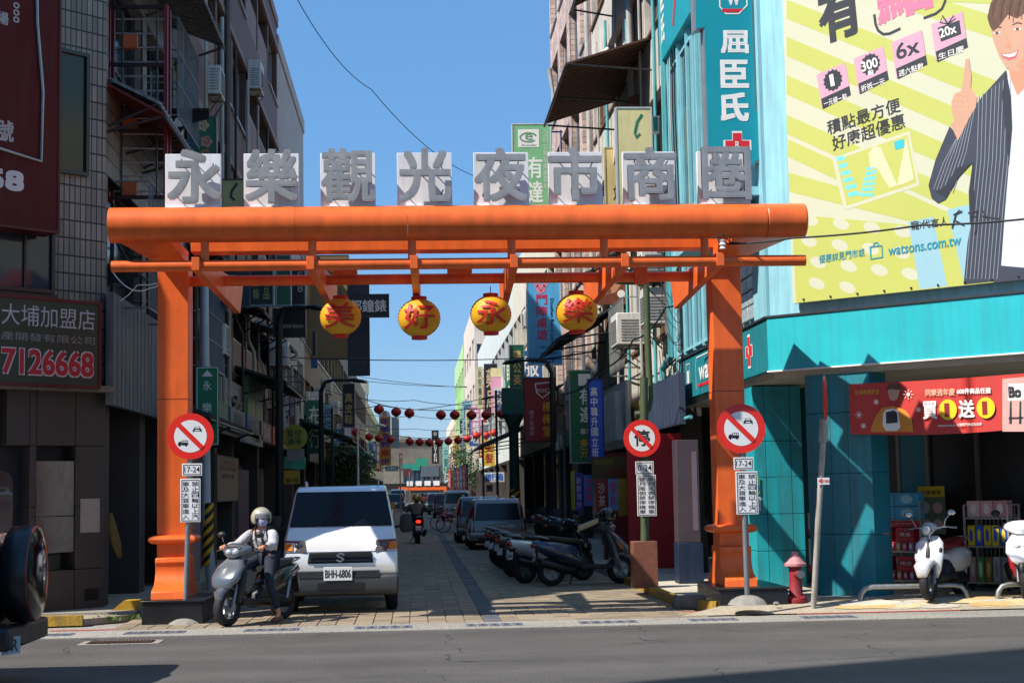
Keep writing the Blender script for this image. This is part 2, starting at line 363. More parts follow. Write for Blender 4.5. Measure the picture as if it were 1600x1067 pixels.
MB().quad((3.2, 19.42, .0095), (40, 19.42, .0095), (40, 19.975, zp+.001), (3.9, 20.01, zp+.001)).build('pavement_ramp', MATS.get('zz') or mat('#a79c88', .85, 0, .25, 14, bump=.3, bscale=30))['kind'] = 'structure'
# mosaic of round stones by the drugstore kerb
mo = {}
for k in range(230):
    X = random.uniform(5.3, 9.5); Y = random.uniform(19.6, 20.9); r = random.uniform(.1, .2)
    c = random.choice(['#c9b88f', '#b9b2a4', '#8c8a88', '#d2c7ad', '#caa772']); b = mo.setdefault(c, MB()); z = (zp if Y > 20.15 else .007+(Y-19.42)*.169)+.006+random.random()*.004; Y = Y if Y > 20.15 or Y < 19.8 else Y-.2; z = (zp+.004 if Y > 20.15 else .012+(Y-19.42)*.169)
    b.add([(X+r*1.6*math.cos(t), Y+r*.6*math.sin(t), z+(r*.6*math.sin(t)*.169 if Y < 19.95 else 0)+k*.00002) for t in [2*math.pi*i/9 for i in range(9)]], [tuple(range(9))])
for c, b in mo.items(): o = b.build('paving_stone', mat(c, .8, 0, .2, 12, bump=.2), rp); o['kind'] = 'stuff'
def kerb(pts, m, w=.13, z=.125, lab='', name='kerb'):
    for (a, b_) in zip(pts[:-1], pts[1:]):
        a, b2 = V((*a, 0)), V((*b_, 0)); d = b2-a; n = max(1, round(d.length/.8)); u = d.normalized(); q = V((-u.y, u.x, 0))*w/2
        for i in range(n):
            s = a+d*(i/n)+u*.006; e = a+d*((i+1)/n)-u*.006; zz = z+random.uniform(-.006, .006)
            o = MB().hexa([s-q, e-q, e+q, s+q]+[p+V((0, 0, zz)) for p in (s-q*.85, e-q*.85, e+q*.85, s+q*.85)]).build('kerb_stone', m, KB)
yel = mat('#b08a22', .7, 0, .4, 9, bump=.4, streak=.6); gk = mat('#8a857c', .8, 0, .3, 8, bump=.4, streak=.3)
KB = bpy.data.objects.new('kerb', None); COL.objects.link(KB); KB['kind'] = 'structure'
kerb([(3.45, 26.5), (3.45, 20.8), (3.8, 20.1)], yel); kerb([(-4.1, 20.25), (-5.6, 20.1)], yel); kerb([(-3.58, 60), (-3.58, 21.2)], gk)
kerb([(3.45, 60), (3.45, 26.6)], gk)
red = mat('#b8433c', .8, 0, .4, 12, streak=.3)
for (x0, x1, y0, y1) in ((-4.3, -3.5, 19.3, 19.36), (3.3, 4.0, 20.0, 20.08), (4.6, 6.6, 19.3, 19.36), (2.9, 3.35, 21.2, 21.3)):
    MB().box(x0, y0, .006, x1, y1, .0145).build('road_marking', red)['kind'] = 'structure'
# drain covers set in the concrete gutter strip (steel plates with slots)
dm = mat('#6f7681', .55, .4, .25, 6, bump=.2); dslot = mat('#3a3f48', .6, .3, .2)
for k, (p0, p1) in enumerate([((60, 990), (120, 990)), ((200, 987), (292, 987)), ((385, 982), (470, 982)), ((556, 975), (645, 975)), ((725, 972), (815, 972)), ((898, 969), (992, 969)), ((1070, 967), (1150, 967)), ((1240, 962), (1330, 962))]):
    a, b = G(*p0), G(*p1); y0 = 18.63
    w = b.x-a.x
    e = empty('drain_cover', 'grey steel drain cover in the concrete strip, ' + ['below the parked off-road car', 'below the left orange post', 'beside the rider\'s rear wheel', 'below the white truck', 'in the middle of the street mouth', 'below the row of parked scooters', 'below the right orange post', 'below the red hydrant'][k], 'drain cover', (a.x, y0, .008), 'drain covers in the gutter strip')
    nn = 5
    for i in range(nn):
        MB().box(i*w/nn+.01, 0, 0, (i+1)*w/nn-.01, .3, .006).build('cover_plate', dm, e)
    s = MB()
    for i in range(nn):
        for j in range(5): s.box(i*w/nn+.05, .04+j*.05, .0065, (i+1)*w/nn-.05, .055+j*.05, .0075)
    s.build('slots', dslot, e)
e = empty('drain_grate', 'rusty drain grate set in the asphalt at lower left', 'drain grate', (G(133, 1007).x, G(133, 1007).y, .004))
MB().box(-.08, -.06, -.003, .78, .38, .002).build('surround', conc, e)
s = MB().box(0, 0, 0, .7, .3, .006); s.build('frame', mat('#3a2a25', .8, .5, .4), e)
for i in range(17): MB().box(.02+i*.04, .02, .0065, .04+i*.04, .28, .012).build('bar', mat('#5a3f38', .7, .5, .4, 20), e)
# weeds by the kerb
for k, (px, py) in enumerate([(166, 972), (205, 969), (1082, 946), (1062, 950)]):
    c = G(px, py); b = MB()
    for i in range(70):
        a = random.uniform(0, 6.28); l = random.uniform(.02, .08); o_ = V((c.x+random.gauss(0, .09), c.y+random.gauss(0, .04), .02)); t = o_+V((math.cos(a)*l*.7, math.sin(a)*l*.7, l)); s_ = V((-math.sin(a), math.cos(a), 0))*.005
        b.add([o_-s_, o_+s_, t+s_*1.6, t-s_*.3], [(0, 1, 2, 3)])
    tag(b.build('weeds', mat('#5c7a35', .8, 0, .4, 20)), ['green weeds growing at the yellow kerb left of the plinth', 'low weeds beside the left black plinth', 'weeds by the end of the right yellow kerb', 'small weeds near the round concrete kerb end'][k], 'weeds')
# ================================================================== BUILDINGS
FR_D = mat('#3b3a3c', .4, .5, .2); FR_L = mat('#9fa3a6', .4, .4, .15); FR_T = mat('#86c6d2', .45, 0, .15)
GL = glassmat(); GLB = glassmat('#22384a', .04); SHUT = mat('#2c2d30', .5, .5, .25)
def window(F, a0, b0, a1, b1, root, frame=FR_L, pane=GL, depth=.16, mull=1, fine=True, t=.05, rail=0):
    m = MB()
    for q in ((a0, b0, a0+t, b1), (a1-t, b0, a1, b1), (a0+t, b0, a1-t, b0+t), (a0+t, b1-t, a1-t, b1)): m.fbox(F, *q, -depth-.03, -depth+.04)
    for i in range(mull):
        x = a0+(a1-a0)*(i+1)/(mull+1); m.fbox(F, x-t*.35, b0+t, x+t*.35, b1-t, -depth-.02, -depth+.03)
    if rail: m.fbox(F, a0+t, b0+rail*(b1-b0)-t*.35, a1-t, b0+rail*(b1-b0)+t*.35, -depth-.018, -depth+.028)
    w = m.build('window', frame, root)
    MB().fbox(F, a0+t*.6, b0+t*.6, a1-t*.6, b1-t*.6, -depth-.012, -depth).build('pane', pane, w)
    if fine: MB().fbox(F, a0-.06, b0-.06, a1+.06, b0-.002, -depth, .06).build('sill', frame, w)
    return w
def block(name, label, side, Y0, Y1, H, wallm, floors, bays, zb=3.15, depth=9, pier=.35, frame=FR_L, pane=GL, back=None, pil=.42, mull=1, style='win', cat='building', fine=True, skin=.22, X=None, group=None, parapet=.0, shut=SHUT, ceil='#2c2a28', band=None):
    X = X if X is not None else (XL if side < 0 else XR); w = Y1-Y0
    root = empty(name, label, cat, (X, Y0 if side < 0 else Y1, 0), group)
    F = fr((0, 0, 0), (0, 1, 0) if side < 0 else (0, -1, 0), UP)
    m = MB(); m.fbox(F, 0, zb, w, H, -depth, -skin-.25); ze = zb
    bw = w/bays
    for (s, h) in floors:
        m.fbox(F, 0, ze, w, s, -skin-.248, 0)
        for i in range(bays+1):
            c = i*bw; a = max(0, c-pier/2); b = min(w, c+pier/2); m.fbox(F, a, s, b, h, -skin-.248, 0)
        ze = h
    m.fbox(F, 0, ze, w, H, -skin-.248, 0)
    m.build('wall', wallm, root)
    if parapet: MB().fbox(F, -.02, H, w+.02, H+parapet, -.3, .05).build('parapet', band or wallm, root)
    if band:
        bm_ = MB()
        for (s, h) in floors: bm_.fbox(F, 0, h+.02, w, h+.2, 0, .06)
        bm_.build('band', band, root)
    for (s, h) in floors:
        for i in range(bays):
            a = i*bw+pier/2; b = (i+1)*bw-pier/2
            if b-a > .3:
                if style == 'balcony' and random.random() < .55:
                    MB().fbox(F, a, s, b, s+.9, -.1, -.02).build('balcony_wall', band or wallm, root)
                    r = MB(); r.fbox(F, a, s+.93, b, s+.97, -.08, -.04); r.build('railing', frame, root)
                else: window(F, a, s, b, h, root, frame, pane, skin-.02, mull, fine, rail=.3 if random.random() < .5 else 0)
    # arcade on the ground floor
    g = MB()
    for i in range(bays+1):
        c = min(max(i*bw, pil/2), w-pil/2)
        if i % 2 == 0 or bays < 3: MB().fbox(F, c-pil/2, zp, c+pil/2, zb, -pil, -.02).build('pillar', back or mat('#4a4440', .7, 0, .3, 1.2, streak=.4), root)
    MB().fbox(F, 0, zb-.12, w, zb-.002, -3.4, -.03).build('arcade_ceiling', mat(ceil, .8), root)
    bw2 = w/max(1, round(w/3.2))
    for i in range(round(w/bw2)):
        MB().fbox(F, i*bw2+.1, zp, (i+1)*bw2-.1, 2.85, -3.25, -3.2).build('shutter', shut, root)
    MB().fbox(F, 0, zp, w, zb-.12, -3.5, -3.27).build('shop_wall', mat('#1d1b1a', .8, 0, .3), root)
    return root, F, w
tile_b = 0      # brown tiles
tile_c = tilemat('#9c9388', '#4a4440', .24, .12)
tile_g = tilemat('#817972', '#191716', .12, .24)
tile_p = tilemat('#d6b8a8', '#8f7d72', .2, .17)
brown = mat('#5f463c', .6, 0, .25, 2, streak=.35); grime = mat('#6f6860', .7, 0, .3, 1.5, streak=.5, bump=.2)
cream = mat('#c7bda6', .75, 0, .2, 1.5, streak=.3); white = mat('#c9c8c4', .7, 0, .15, 1.2, streak=.3)
FLR = lambda z0, n, h=3.1, s=.95, o=1.75: [(z0+i*h+s, z0+i*h+s+o) for i in range(n)]
# --- left side
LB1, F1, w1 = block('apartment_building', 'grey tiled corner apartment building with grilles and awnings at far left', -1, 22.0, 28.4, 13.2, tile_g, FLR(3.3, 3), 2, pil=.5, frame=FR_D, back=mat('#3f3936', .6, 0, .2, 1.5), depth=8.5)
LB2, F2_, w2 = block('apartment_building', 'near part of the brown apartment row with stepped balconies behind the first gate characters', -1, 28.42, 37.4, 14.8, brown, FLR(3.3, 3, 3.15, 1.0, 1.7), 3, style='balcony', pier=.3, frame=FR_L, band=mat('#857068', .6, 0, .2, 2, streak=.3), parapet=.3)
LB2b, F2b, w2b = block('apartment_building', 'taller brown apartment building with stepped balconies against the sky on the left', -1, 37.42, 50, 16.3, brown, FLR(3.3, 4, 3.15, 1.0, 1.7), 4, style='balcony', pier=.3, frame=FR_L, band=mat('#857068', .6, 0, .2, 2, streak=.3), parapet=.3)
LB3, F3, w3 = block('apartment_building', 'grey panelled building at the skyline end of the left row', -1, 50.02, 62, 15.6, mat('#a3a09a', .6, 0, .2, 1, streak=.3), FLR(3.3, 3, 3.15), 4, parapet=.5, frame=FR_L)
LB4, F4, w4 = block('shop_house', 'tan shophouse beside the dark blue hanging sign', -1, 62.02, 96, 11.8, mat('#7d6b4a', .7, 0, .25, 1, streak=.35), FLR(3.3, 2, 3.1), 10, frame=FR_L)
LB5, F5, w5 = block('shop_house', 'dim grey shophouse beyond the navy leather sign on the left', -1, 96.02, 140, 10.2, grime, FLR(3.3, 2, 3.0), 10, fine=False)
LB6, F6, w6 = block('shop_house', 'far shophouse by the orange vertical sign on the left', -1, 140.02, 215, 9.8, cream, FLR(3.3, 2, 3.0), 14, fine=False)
# --- right side beyond the drugstore
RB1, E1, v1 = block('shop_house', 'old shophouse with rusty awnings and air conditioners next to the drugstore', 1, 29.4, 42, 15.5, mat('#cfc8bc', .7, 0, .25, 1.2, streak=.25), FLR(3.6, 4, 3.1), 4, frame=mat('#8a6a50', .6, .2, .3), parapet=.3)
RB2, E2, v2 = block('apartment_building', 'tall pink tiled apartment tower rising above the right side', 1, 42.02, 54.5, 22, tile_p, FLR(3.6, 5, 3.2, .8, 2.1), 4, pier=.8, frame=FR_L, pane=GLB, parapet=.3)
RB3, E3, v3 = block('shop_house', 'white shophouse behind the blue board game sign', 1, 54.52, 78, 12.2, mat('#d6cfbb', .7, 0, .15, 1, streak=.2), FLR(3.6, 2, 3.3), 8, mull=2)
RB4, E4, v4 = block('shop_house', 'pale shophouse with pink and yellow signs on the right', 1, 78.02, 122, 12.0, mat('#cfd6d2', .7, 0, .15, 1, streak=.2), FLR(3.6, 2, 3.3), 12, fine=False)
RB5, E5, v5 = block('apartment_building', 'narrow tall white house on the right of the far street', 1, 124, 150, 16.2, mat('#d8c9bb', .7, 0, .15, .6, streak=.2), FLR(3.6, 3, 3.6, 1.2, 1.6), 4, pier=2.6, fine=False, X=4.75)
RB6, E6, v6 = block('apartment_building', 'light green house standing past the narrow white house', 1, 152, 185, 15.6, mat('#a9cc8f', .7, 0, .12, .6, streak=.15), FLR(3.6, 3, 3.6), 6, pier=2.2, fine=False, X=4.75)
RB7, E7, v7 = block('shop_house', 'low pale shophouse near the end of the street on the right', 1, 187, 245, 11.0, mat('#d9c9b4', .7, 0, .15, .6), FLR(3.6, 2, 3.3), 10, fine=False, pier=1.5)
# front walls of the projecting higher houses (faces turned to the road)
def end_wall(root, x0, x1, z0, z1, Y, m, wins=()):
    o = MB().box(x0, Y-.06, z0, x1, Y+.1, z1).build('gable_wall', m, root); o.location = -root.location
    for (a0, b0, a1, b1) in wins:
        F = fr(V((a0, Y-.06, b0))-root.location, (1, 0, 0), UP)
        window(F, 0, 0, a1-a0, b1-b0, root, FR_L, GLB, -.03, 1, True)
end_wall(RB5, 4.76, 9, 4, 16.2, 123.9, mat('#d8c9bb', .7, 0, .15, .6, streak=.2), [(4.9, 11.4, 5.6, 13.0), (4.9, 7.4, 5.6, 9.0)])
end_wall(RB6, 4.76, 7.4, 4, 15.6, 151.9, mat('#a9cc8f', .7, 0, .12, .6, streak=.15), [(5.1, 9, 5.9, 10.8)])
# end of the street: weathered concrete building closing the view
root = empty('concrete_building', 'weathered grey concrete building closing the end of the street', 'building', (0, 250, 0))
fe = fr((0, 0, 0), (1, 0, 0), UP)
MB().fbox(fe, -12, 5.6, 4.6, 9.4, -12, 0).build('wall', mat('#7d776c', .85, 0, .35, .35, streak=.6, bump=.3), root)
MB().fbox(fe, -12, 9.4, 4.6, 9.75, -12, .3).build('parapet', mat('#6d675d', .85, 0, .3, .5), root)
MB().fbox(fe, -2.3, 9.75, -.8, 10.4, -4, -2).build('roof_tank', mat('#8d877d', .8), root)
for i in range(4): window(fe, -1.8+i*1.5, 3.0, -.5+i*1.5, 5.5, root, FR_L, GLB, -.02, 1, False)
MB().fbox(fe, -2.0, 5.0, .8, 6.0, .02, .2).build('green_fascia', mat('#1f8a78', .5), root)
MB().fbox(fe, 1.0, 4.0, 3.8, 5.6, .02, .15).build('shutter', mat('#54606a', .5), root)
MB().fbox(fe, -12, 3.0, 4.6, 5.58, -12, -.1).build('wall', mat('#8a8478', .85, 0, .3, .5, streak=.4), root)
MB().fbox(fe, -12, 0, 6, 2.98, -12, -.5).build('ground_floor', mat('#4a4744', .8), root)
# hall and houses behind the camera's left: they throw the shade over the near road
bb = empty('office_block', 'plain office block across the road outside the picture', 'building', (-10, 4.7, 0))
MB().box(-6, -17, 0, 6, 0, 28.5).build('wall', cream, bb)
for i in range(3):
    for j in range(6): window(fr((5.4-i*3.9, .02, 2.6+j*3.8), (-1, 0, 0), UP), 0, 0, 2.6, 2, bb, FR_L, GLB, -.03, 1, False)
# --- hill/ground behind is never seen; roofs' water tanks and aerials
def tank(name, label, x, y, z, r=.8, h=1.5, m=None):
    o = empty(name, label, 'water tank', (x, y, z)); MB().lathe([(r, 0), (r, h*.85), (r*.6, h), (.02, h*1.05)], n=16).build('drum', m or mat('#b9bcbe', .35, .8, .1), o, 40)
    s = MB(); [s.cyl((a*r*.8, b*r*.8, -.8), (a*r*.8, b*r*.8, .05), .04) for a in (-1, 1) for b in (-1, 1)]; s.build('stand', FR_D, o)
tank('water_tank', 'steel water tank on the roof above the navy leather sign', -5.2, 100, 11.1, .7, 1.3)
tank('water_tank', 'steel water tank on the far left roof', -5.0, 150, 10.7, .8)
tank('water_tank', 'steel water tank on the roof near the green house', 6, 190, 12, .8)
o = empty('aerial_mast', 'thin lattice aerial mast above the left roofs', 'aerial', (-4.6, 92, 11.8)); s = MB()
for i in range(8):
    s.cyl((-.15, 0, i*.3), (.15, 0, i*.3+.3), .02, n=5)
for a in (-.15, .15): s.cyl((a, 0, 0), (a, 0, 2.6), .025, n=5)
s.build('lattice', FR_D, o)
# corrugated awning, rusty awning, cages, pipes
def awning(label, X, side, y0, y1, z, out, drop, m, group=None, thick=.04, name='awning', corr=.12):
    o = empty(name, label, 'awning', (X, y0, z), group); s = 1 if side < 0 else -1; b = MB(); n = max(2, int((y1-y0)/corr))
    for i in range(n):
        a = i*(y1-y0)/n; c = (i+1)*(y1-y0)/n; k = .03 if i % 2 else 0
        b.hexa([(0, a, k-thick), (s*out, a, k-drop-thick), (s*out, c, k-drop-thick), (0, c, k-thick), (0, a, k), (s*out, a, k-drop), (s*out, c, k-drop), (0, c, k)])
    p = b.build('sheet', m, o)
    if corr < .3: p['kind'] = 'stuff'
    t = MB()
    for q in (0, .5, 1):
        yy = q*(y1-y0); t.cyl((0, yy, -.7), (s*out*.95, yy, -drop*.95-thick-.02), .022, n=6)
    t.cyl((s*out, 0, -drop-thick-.02), (s*out, y1-y0, -drop-thick-.02), .025, n=6); t.build('bracket', FR_D, o)
    return o
corr = mat('#8b9093', .5, .5, .25, 2, streak=.5); rust = mat('#5a3a2c', .8, .2, .45, 3, streak=.4, bump=.3)
for k, (y0, y1, z, out, lab) in enumerate([(22.3, 28.2, 9.9, .9, 'grey corrugated awning on the left corner building, third floor'), (22.3, 28.2, 13.0, .9, 'grey corrugated awning on the left corner building, fourth floor'), (22.2, 28.0, 7.4, .7, 'small corrugated awning low on the left corner building')]):
    awning(lab, XL, -1, y0, y1, z, out, .35, corr, 'corrugated awnings of the corner building')
awning('red canvas awning over the left corner windows', XL, -1, 22.1, 25.0, 7.3, .8, .45, mat('#5d1214', .6, 0, .2, 3), corr=.8)
awning('rusty dark awning jutting from the third floor of the old shophouse', XR, 1, 31.6, 37, 10.7, 1.75, .55, rust)
awning('rusty awning tilted high on the old shophouse', XR, 1, 31.5, 37.5, 13.6, 1.0, .5, rust)
awning('blue edged torn awning over the arcade of the old shophouse', XR, 1, 36.5, 42, 5.9, 1.6, .9, mat('#33383d', .7, .1, .3, 3))
awning('small dark awning above the white tiled front', XR, 1, 52, 60, 5.0, 1.3, .5, mat('#3c4046', .7, .1, .3, 3))
awning('blue grey sloping awning far down the right side', XR, 1, 60, 74, 4.3, 2.4, 1.0, mat('#64748a', .6, .2, .2, 2))
awning('dark green awning on the left side near the round sign', XL, -1, 57, 70, 4.3, 2.0, .8, mat('#1f5a44', .7, 0, .2, 2))
awning('green scalloped awning farther along the left side', XL, -1, 76, 88, 4.0, 2.2, .7, mat('#2b7a5c', .7, 0, .2, 2))
awning('dim awning above the white cream shutters on the left', XL, -1, 38, 45, 4.6, 1.2, .4, mat('#2e2c2b', .7, 0, .2, 2))
awning('torn dark awning over the first left shop behind the gate', XL, -1, 26.2, 33, 3.2, .9, .35, mat('#33302e', .7, 0, .3, 2))
# railing cages on balconies
def cage(label, X, side, y0, y1, z0, z1, out, m, step=.14):
    o = empty('window_cage', label, 'window cage', (X, y0, z0)); s = 1 if side < 0 else -1; b = MB(); n = int((y1-y0)/step)
    for i in range(n+1):
        y = i*(y1-y0)/n; b.cyl((s*out, y, 0), (s*out, y, z1-z0), .011, n=4)
    b.build('bars', m, o)['kind'] = 'stuff'
    c = MB()
    for z in (0, (z1-z0)*.33, (z1-z0)*.66, z1-z0): c.cyl((s*out, 0, z), (s*out, y1-y0, z), .016, n=5); c.cyl((s*.02, 0, z), (s*out, 0, z), .016, n=5); c.cyl((s*.02, y1-y0, z), (s*out, y1-y0, z), .016, n=5)
    c.build('frame', m, o)
for k, (y0, y1, z0, z1, lab) in enumerate([(22.6, 24.8, 4.2, 6.0, 'iron window cage low on the left corner building'), (25.3, 27.8, 7.6, 9.2, 'iron window cage on the second storey of the corner building'), (22.5, 25, 10.6, 12.2, 'iron window cage high on the corner building'), (29, 31.6, 3.9, 5.4, 'dark iron cage above the first left shop')]):
    cage(lab, XL, -1, y0, y1, z0, z1, .5, mat('#7f868a', .4, .6, .2))
cage('white iron cage on the old shophouse by the green pole', XR, 1, 33.5, 36, 4.1, 5.6, .45, mat('#a8aaa8', .4, .5, .2))
# air conditioners
AC = mat('#dcdbd6', .5, .1, .12, 3, streak=.25)
def ac(label, X, side, y, z, w=.85, h=.62, d=.42):
    s = 1 if side < 0 else -1
    o = empty('air_conditioner', label, 'air conditioner', (X+s*.06, y, z), 'air conditioner units on the street fronts')
    MB().box(0, 0, 0, s*d, w, h).build('casing', AC, o, bevel=.015)
    g = MB()
    for i in range(9): g.box(s*(d+.001), .06, .06+i*.055, s*(d+.012), w-.06, .085+i*.055)
    g.build('grille', mat('#77787a', .5, .2), o)
    g = MB()
    for i in range(8): g.box(.06, -.012, .08+i*.06, s*d*.85, -.001, .1+i*.06)
    g.build('side_grille', mat('#8a8b8c', .5, .2), o)
    b = MB(); [b.tube([(0, yy, -.45), (s*d*1.0, yy, -.02), (0, yy, -.02)], .018, 5) for yy in (.1, w-.1)]; b.build('bracket', rust, o)
ac('white air conditioner on a bracket above the green pole', XR, 1, 33.0, 4.55, 1.0, .66, .6)
ac('upright air conditioner beside the light blue drainpipe', XR, 1, 30.2, 5.5, .6, .85, .45)
ac('second upright air conditioner just below the brown bracket', XR, 1, 30.3, 4.7, .6, .7, .4)
ac('old air conditioner under the tall tiled tower', XR, 1, 38.5, 6.2)
ac('air conditioner on the brown building high behind the gate letters', XL, -1, 40.4, 11.9, .9, .75, .33)
ac('air conditioner in the brown balcony opening', XL-.1, -1, 33.0, 9.9, .8, .6, .3)
ac('air conditioner on the left wall above the white corrugated panel', XL, -1, 31.3, 4.3, .7, .6, .5)
ac('air conditioner near the left tan shophouse', XL, -1, 60.5, 4.7, 1.0, .7, .6)
ac('air conditioner far along the left wall', XL, -1, 45.5, 5.2, .9, .7, .6)
# drainpipes: right
def pipe(label, pts, r, m, name='drainpipe', cat='drainpipe', group=None, clamps=0):
    o = MB().tube(pts, r, 10).build(name, m, None, 40); return tag(o, label, cat, group)
tp = mat('#5fb3ba', .45, 0, .18, 3, streak=.2); wp = mat('#b9bab7', .45, 0, .2, 3, streak=.3)
pipe('tall light blue drainpipe down the edge of the old shophouse', [(XR-.12, 29.3, 16), (XR-.12, 29.3, 4.0), (XR-.12, 30.4, 3.85), (XR-.14, 30.5, 2.95), (XR-.14, 29.6, 2.8), (XR-.14, 28.4, 2.85)], .07, tp)
pipe('thin light blue pipe running under the drugstore sign', [(XR-.2, 30, 2.7), (XR-.2, 27, 2.75)], .035, tp)
pipe('white drainpipe on the old shophouse', [(XR-.1, 33.9, 14), (XR-.1, 33.9, 4.5)], .08, wp)
pipe('bent white pipe beside the cream sign', [(XR-.15, 37.0, 12.0), (XR-1.5, 37.1, 10.8), (XR-1.6, 37.1, 11.5)], .06, wp)
pipe('second white drainpipe of the pink tiled tower', [(XR-.1, 42.2, 20), (XR-.1, 42.2, 5)], .07, wp)
pipe('grey drainpipe on the brown left building', [(XL+.1, 35.6, 16), (XL+.1, 35.6, 3.5)], .07, mat('#5a5653', .5, .2, .2))
pipe('pale drainpipe at the seam of the left buildings', [(XL+.1, 28.4, 15), (XL+.1, 28.4, 3.5)], .05, wp)
for k in range(7):
    y = 28.3+k*.25; pipe('thin cable hanging down the drugstore side wall, strand %s' % ['nearest', 'second', 'third', 'fourth', 'fifth', 'sixth', 'farthest'][k], [(XR-.05-random.random()*.06, y+random.uniform(-.1, .1), z) for z in (14, 11, 8.5, 6.4, 4.4, 3.0)], .014, random.choice([tp, wp, FR_D]), 'cable', 'cable', 'cables down the wall beside the blue drainpipe')
# ================================================================== THE GATE
def paint_mat(key, col, dark, rough=.42):
    m = bpy.data.materials.new(key); m.use_nodes = True; n = m.node_tree; p = n.nodes['Principled BSDF']; L = n.links.new
    tc = n.nodes.new('ShaderNodeTexCoord'); a = n.nodes.new('ShaderNodeTexNoise'); a.inputs['Scale'].default_value = 1.7; a.inputs['Detail'].default_value = 10; a.inputs['Roughness'].default_value = .72; L(tc.outputs['Object'], a.inputs['Vector'])
    r = n.nodes.new('ShaderNodeValToRGB'); e = r.color_ramp.elements; e[0].position = .25; e[1].position = .7
    e[0].color = tuple(x*.72 for x in lin(col))+(1,); e[1].color = tuple(min(1, x*1.06) for x in lin(col))+(1,)
    L(a.outputs['Fac'], r.inputs[0])
    b = n.nodes.new('ShaderNodeTexNoise'); b.inputs['Scale'].default_value = 6.5; b.inputs['Detail'].default_value = 12; b.inputs['Roughness'].default_value = .8; L(tc.outputs['Object'], b.inputs['Vector'])
    r2 = n.nodes.new('ShaderNodeValToRGB'); r2.color_ramp.elements[0].position = .655; r2.color_ramp.elements[1].position = .67; L(b.outputs['Fac'], r2.inputs[0])
    mx = n.nodes.new('ShaderNodeMix'); mx.data_type = 'RGBA'; L(r2.outputs[0], mx.inputs['Factor']); L(r.outputs[0], mx.inputs['A']); mx.inputs['B'].default_value = lin(dark)+(1,)
    mp_ = n.nodes.new('ShaderNodeMapping'); mp_.inputs['Scale'].default_value = (5, 5, .35); L(tc.outputs['Object'], mp_.inputs[0])
    s2 = n.nodes.new('ShaderNodeTexNoise'); s2.inputs['Scale'].default_value = 1.5; s2.inputs['Detail'].default_value = 7; L(mp_.outputs[0], s2.inputs['Vector'])
    r3 = n.nodes.new('ShaderNodeMapRange'); r3.inputs['From Min'].default_value = .35; r3.inputs['From Max'].default_value = .7; r3.inputs['To Min'].default_value = 1.04; r3.inputs['To Max'].default_value = .84; L(s2.outputs['Fac'], r3.inputs['Value'])
    m6 = n.nodes.new('ShaderNodeMix'); m6.data_type = 'RGBA'; m6.blend_type = 'MULTIPLY'; m6.inputs['Factor'].default_value = 1; L(mx.outputs['Result'], m6.inputs['A']); L(r3.outputs[0], m6.inputs['B'])
    L(m6.outputs['Result'], p.inputs['Base Color']); p.inputs['Roughness'].default_value = rough
    bp = n.nodes.new('ShaderNodeBump'); bp.inputs['Strength'].default_value = .2; bp.inputs['Distance'].default_value = .01; L(a.outputs['Fac'], bp.inputs['Height']); L(bp.outputs[0], p.inputs['Normal'])
    return m
ORG = paint_mat('orange_paint', '#ee6a27', '#7a3018')
gate = empty('archway', 'big orange steel gate with grey character boards spanning the street mouth', 'archway', (.52, 20.45, 0))
gl = gate.location.copy()
def gp(mb, name, m, **k):
    o = mb.xf(Matrix.Translation(-gl)).build(name, m, gate, **k); return o
gp(MB().cyl((-3.52, 18.75, 4.72), (-1.36, 18.75, 4.72), .207, n=40), 'main_tube', ORG, smooth=40)
gp(MB().cyl((-1.357, 18.75, 4.72), (-.05, 18.75, 4.72), .207, n=40), 'main_tube', ORG, smooth=40)
gp(MB().cyl((-.047, 18.75, 4.72), (4.22, 18.75, 4.715), .207, n=40), 'main_tube', ORG, smooth=40)
gp(MB().cyl((4.223, 18.75, 4.715), (4.71, 18.75, 4.715), .207, n=40), 'main_tube', ORG, smooth=40, bevel=.02)
gp(MB().cyl((-3.5, 18.75, 4.235), (4.7, 18.75, 4.235), .066, n=20), 'lower_tube', ORG, smooth=40)
gp(MB().cyl((-2.86, 20.66, 4.31), (3.88, 20.66, 4.31), .068, n=20), 'tie_tube', ORG, smooth=40)
for px in (325, 492, 648, 805, 952, 1113):
    x = (px-648)/2500*18.75; gp(MB().cyl((x, 18.75, 4.29), (x, 18.75, 4.55), .048, n=16), 'strut', ORG, smooth=40)
gp(MB().box(-2.8, 20.3, 4.635, 3.95, 20.62, 4.86), 'cross_beam', ORG, bevel=.008)
for s, x0, x1 in ((-1, -3.45, -3.23), (1, 4.62, 4.27)):   # soffit wings from the tube back to the posts
    q = [(x0, 18.8, 4.60), (x0+(-s)*.0, 18.8, 4.60)]
    ix = -2.85 if s < 0 else 3.89
    b = MB(); b.hexa([(x0, 18.75, 4.54), (ix, 18.75, 4.54), (ix, 20.45, 4.5), (x1, 20.45, 4.5), (x0, 18.75, 4.66), (ix, 18.75, 4.66), (ix, 20.45, 4.66), (x1, 20.45, 4.66)] if s < 0 else
                     [(ix, 18.75, 4.54), (x0, 18.75, 4.54), (x1, 20.45, 4.5), (ix, 20.45, 4.5), (ix, 18.75, 4.66), (x0, 18.75, 4.66), (x1, 20.45, 4.66), (ix, 20.45, 4.66)])
    gp(b, 'soffit', ORG, bevel=.005)
for (x0, x1) in ((-3.2, -1.62), (-1.58, .1), (.16, 1.72), (1.76, 3.3), (3.34, 4.6)):   # roof plates between tube and beam
    gp(MB().box(x0, 19.3, 4.9, x1, 19.86, 4.93), 'roof_plate', ORG)
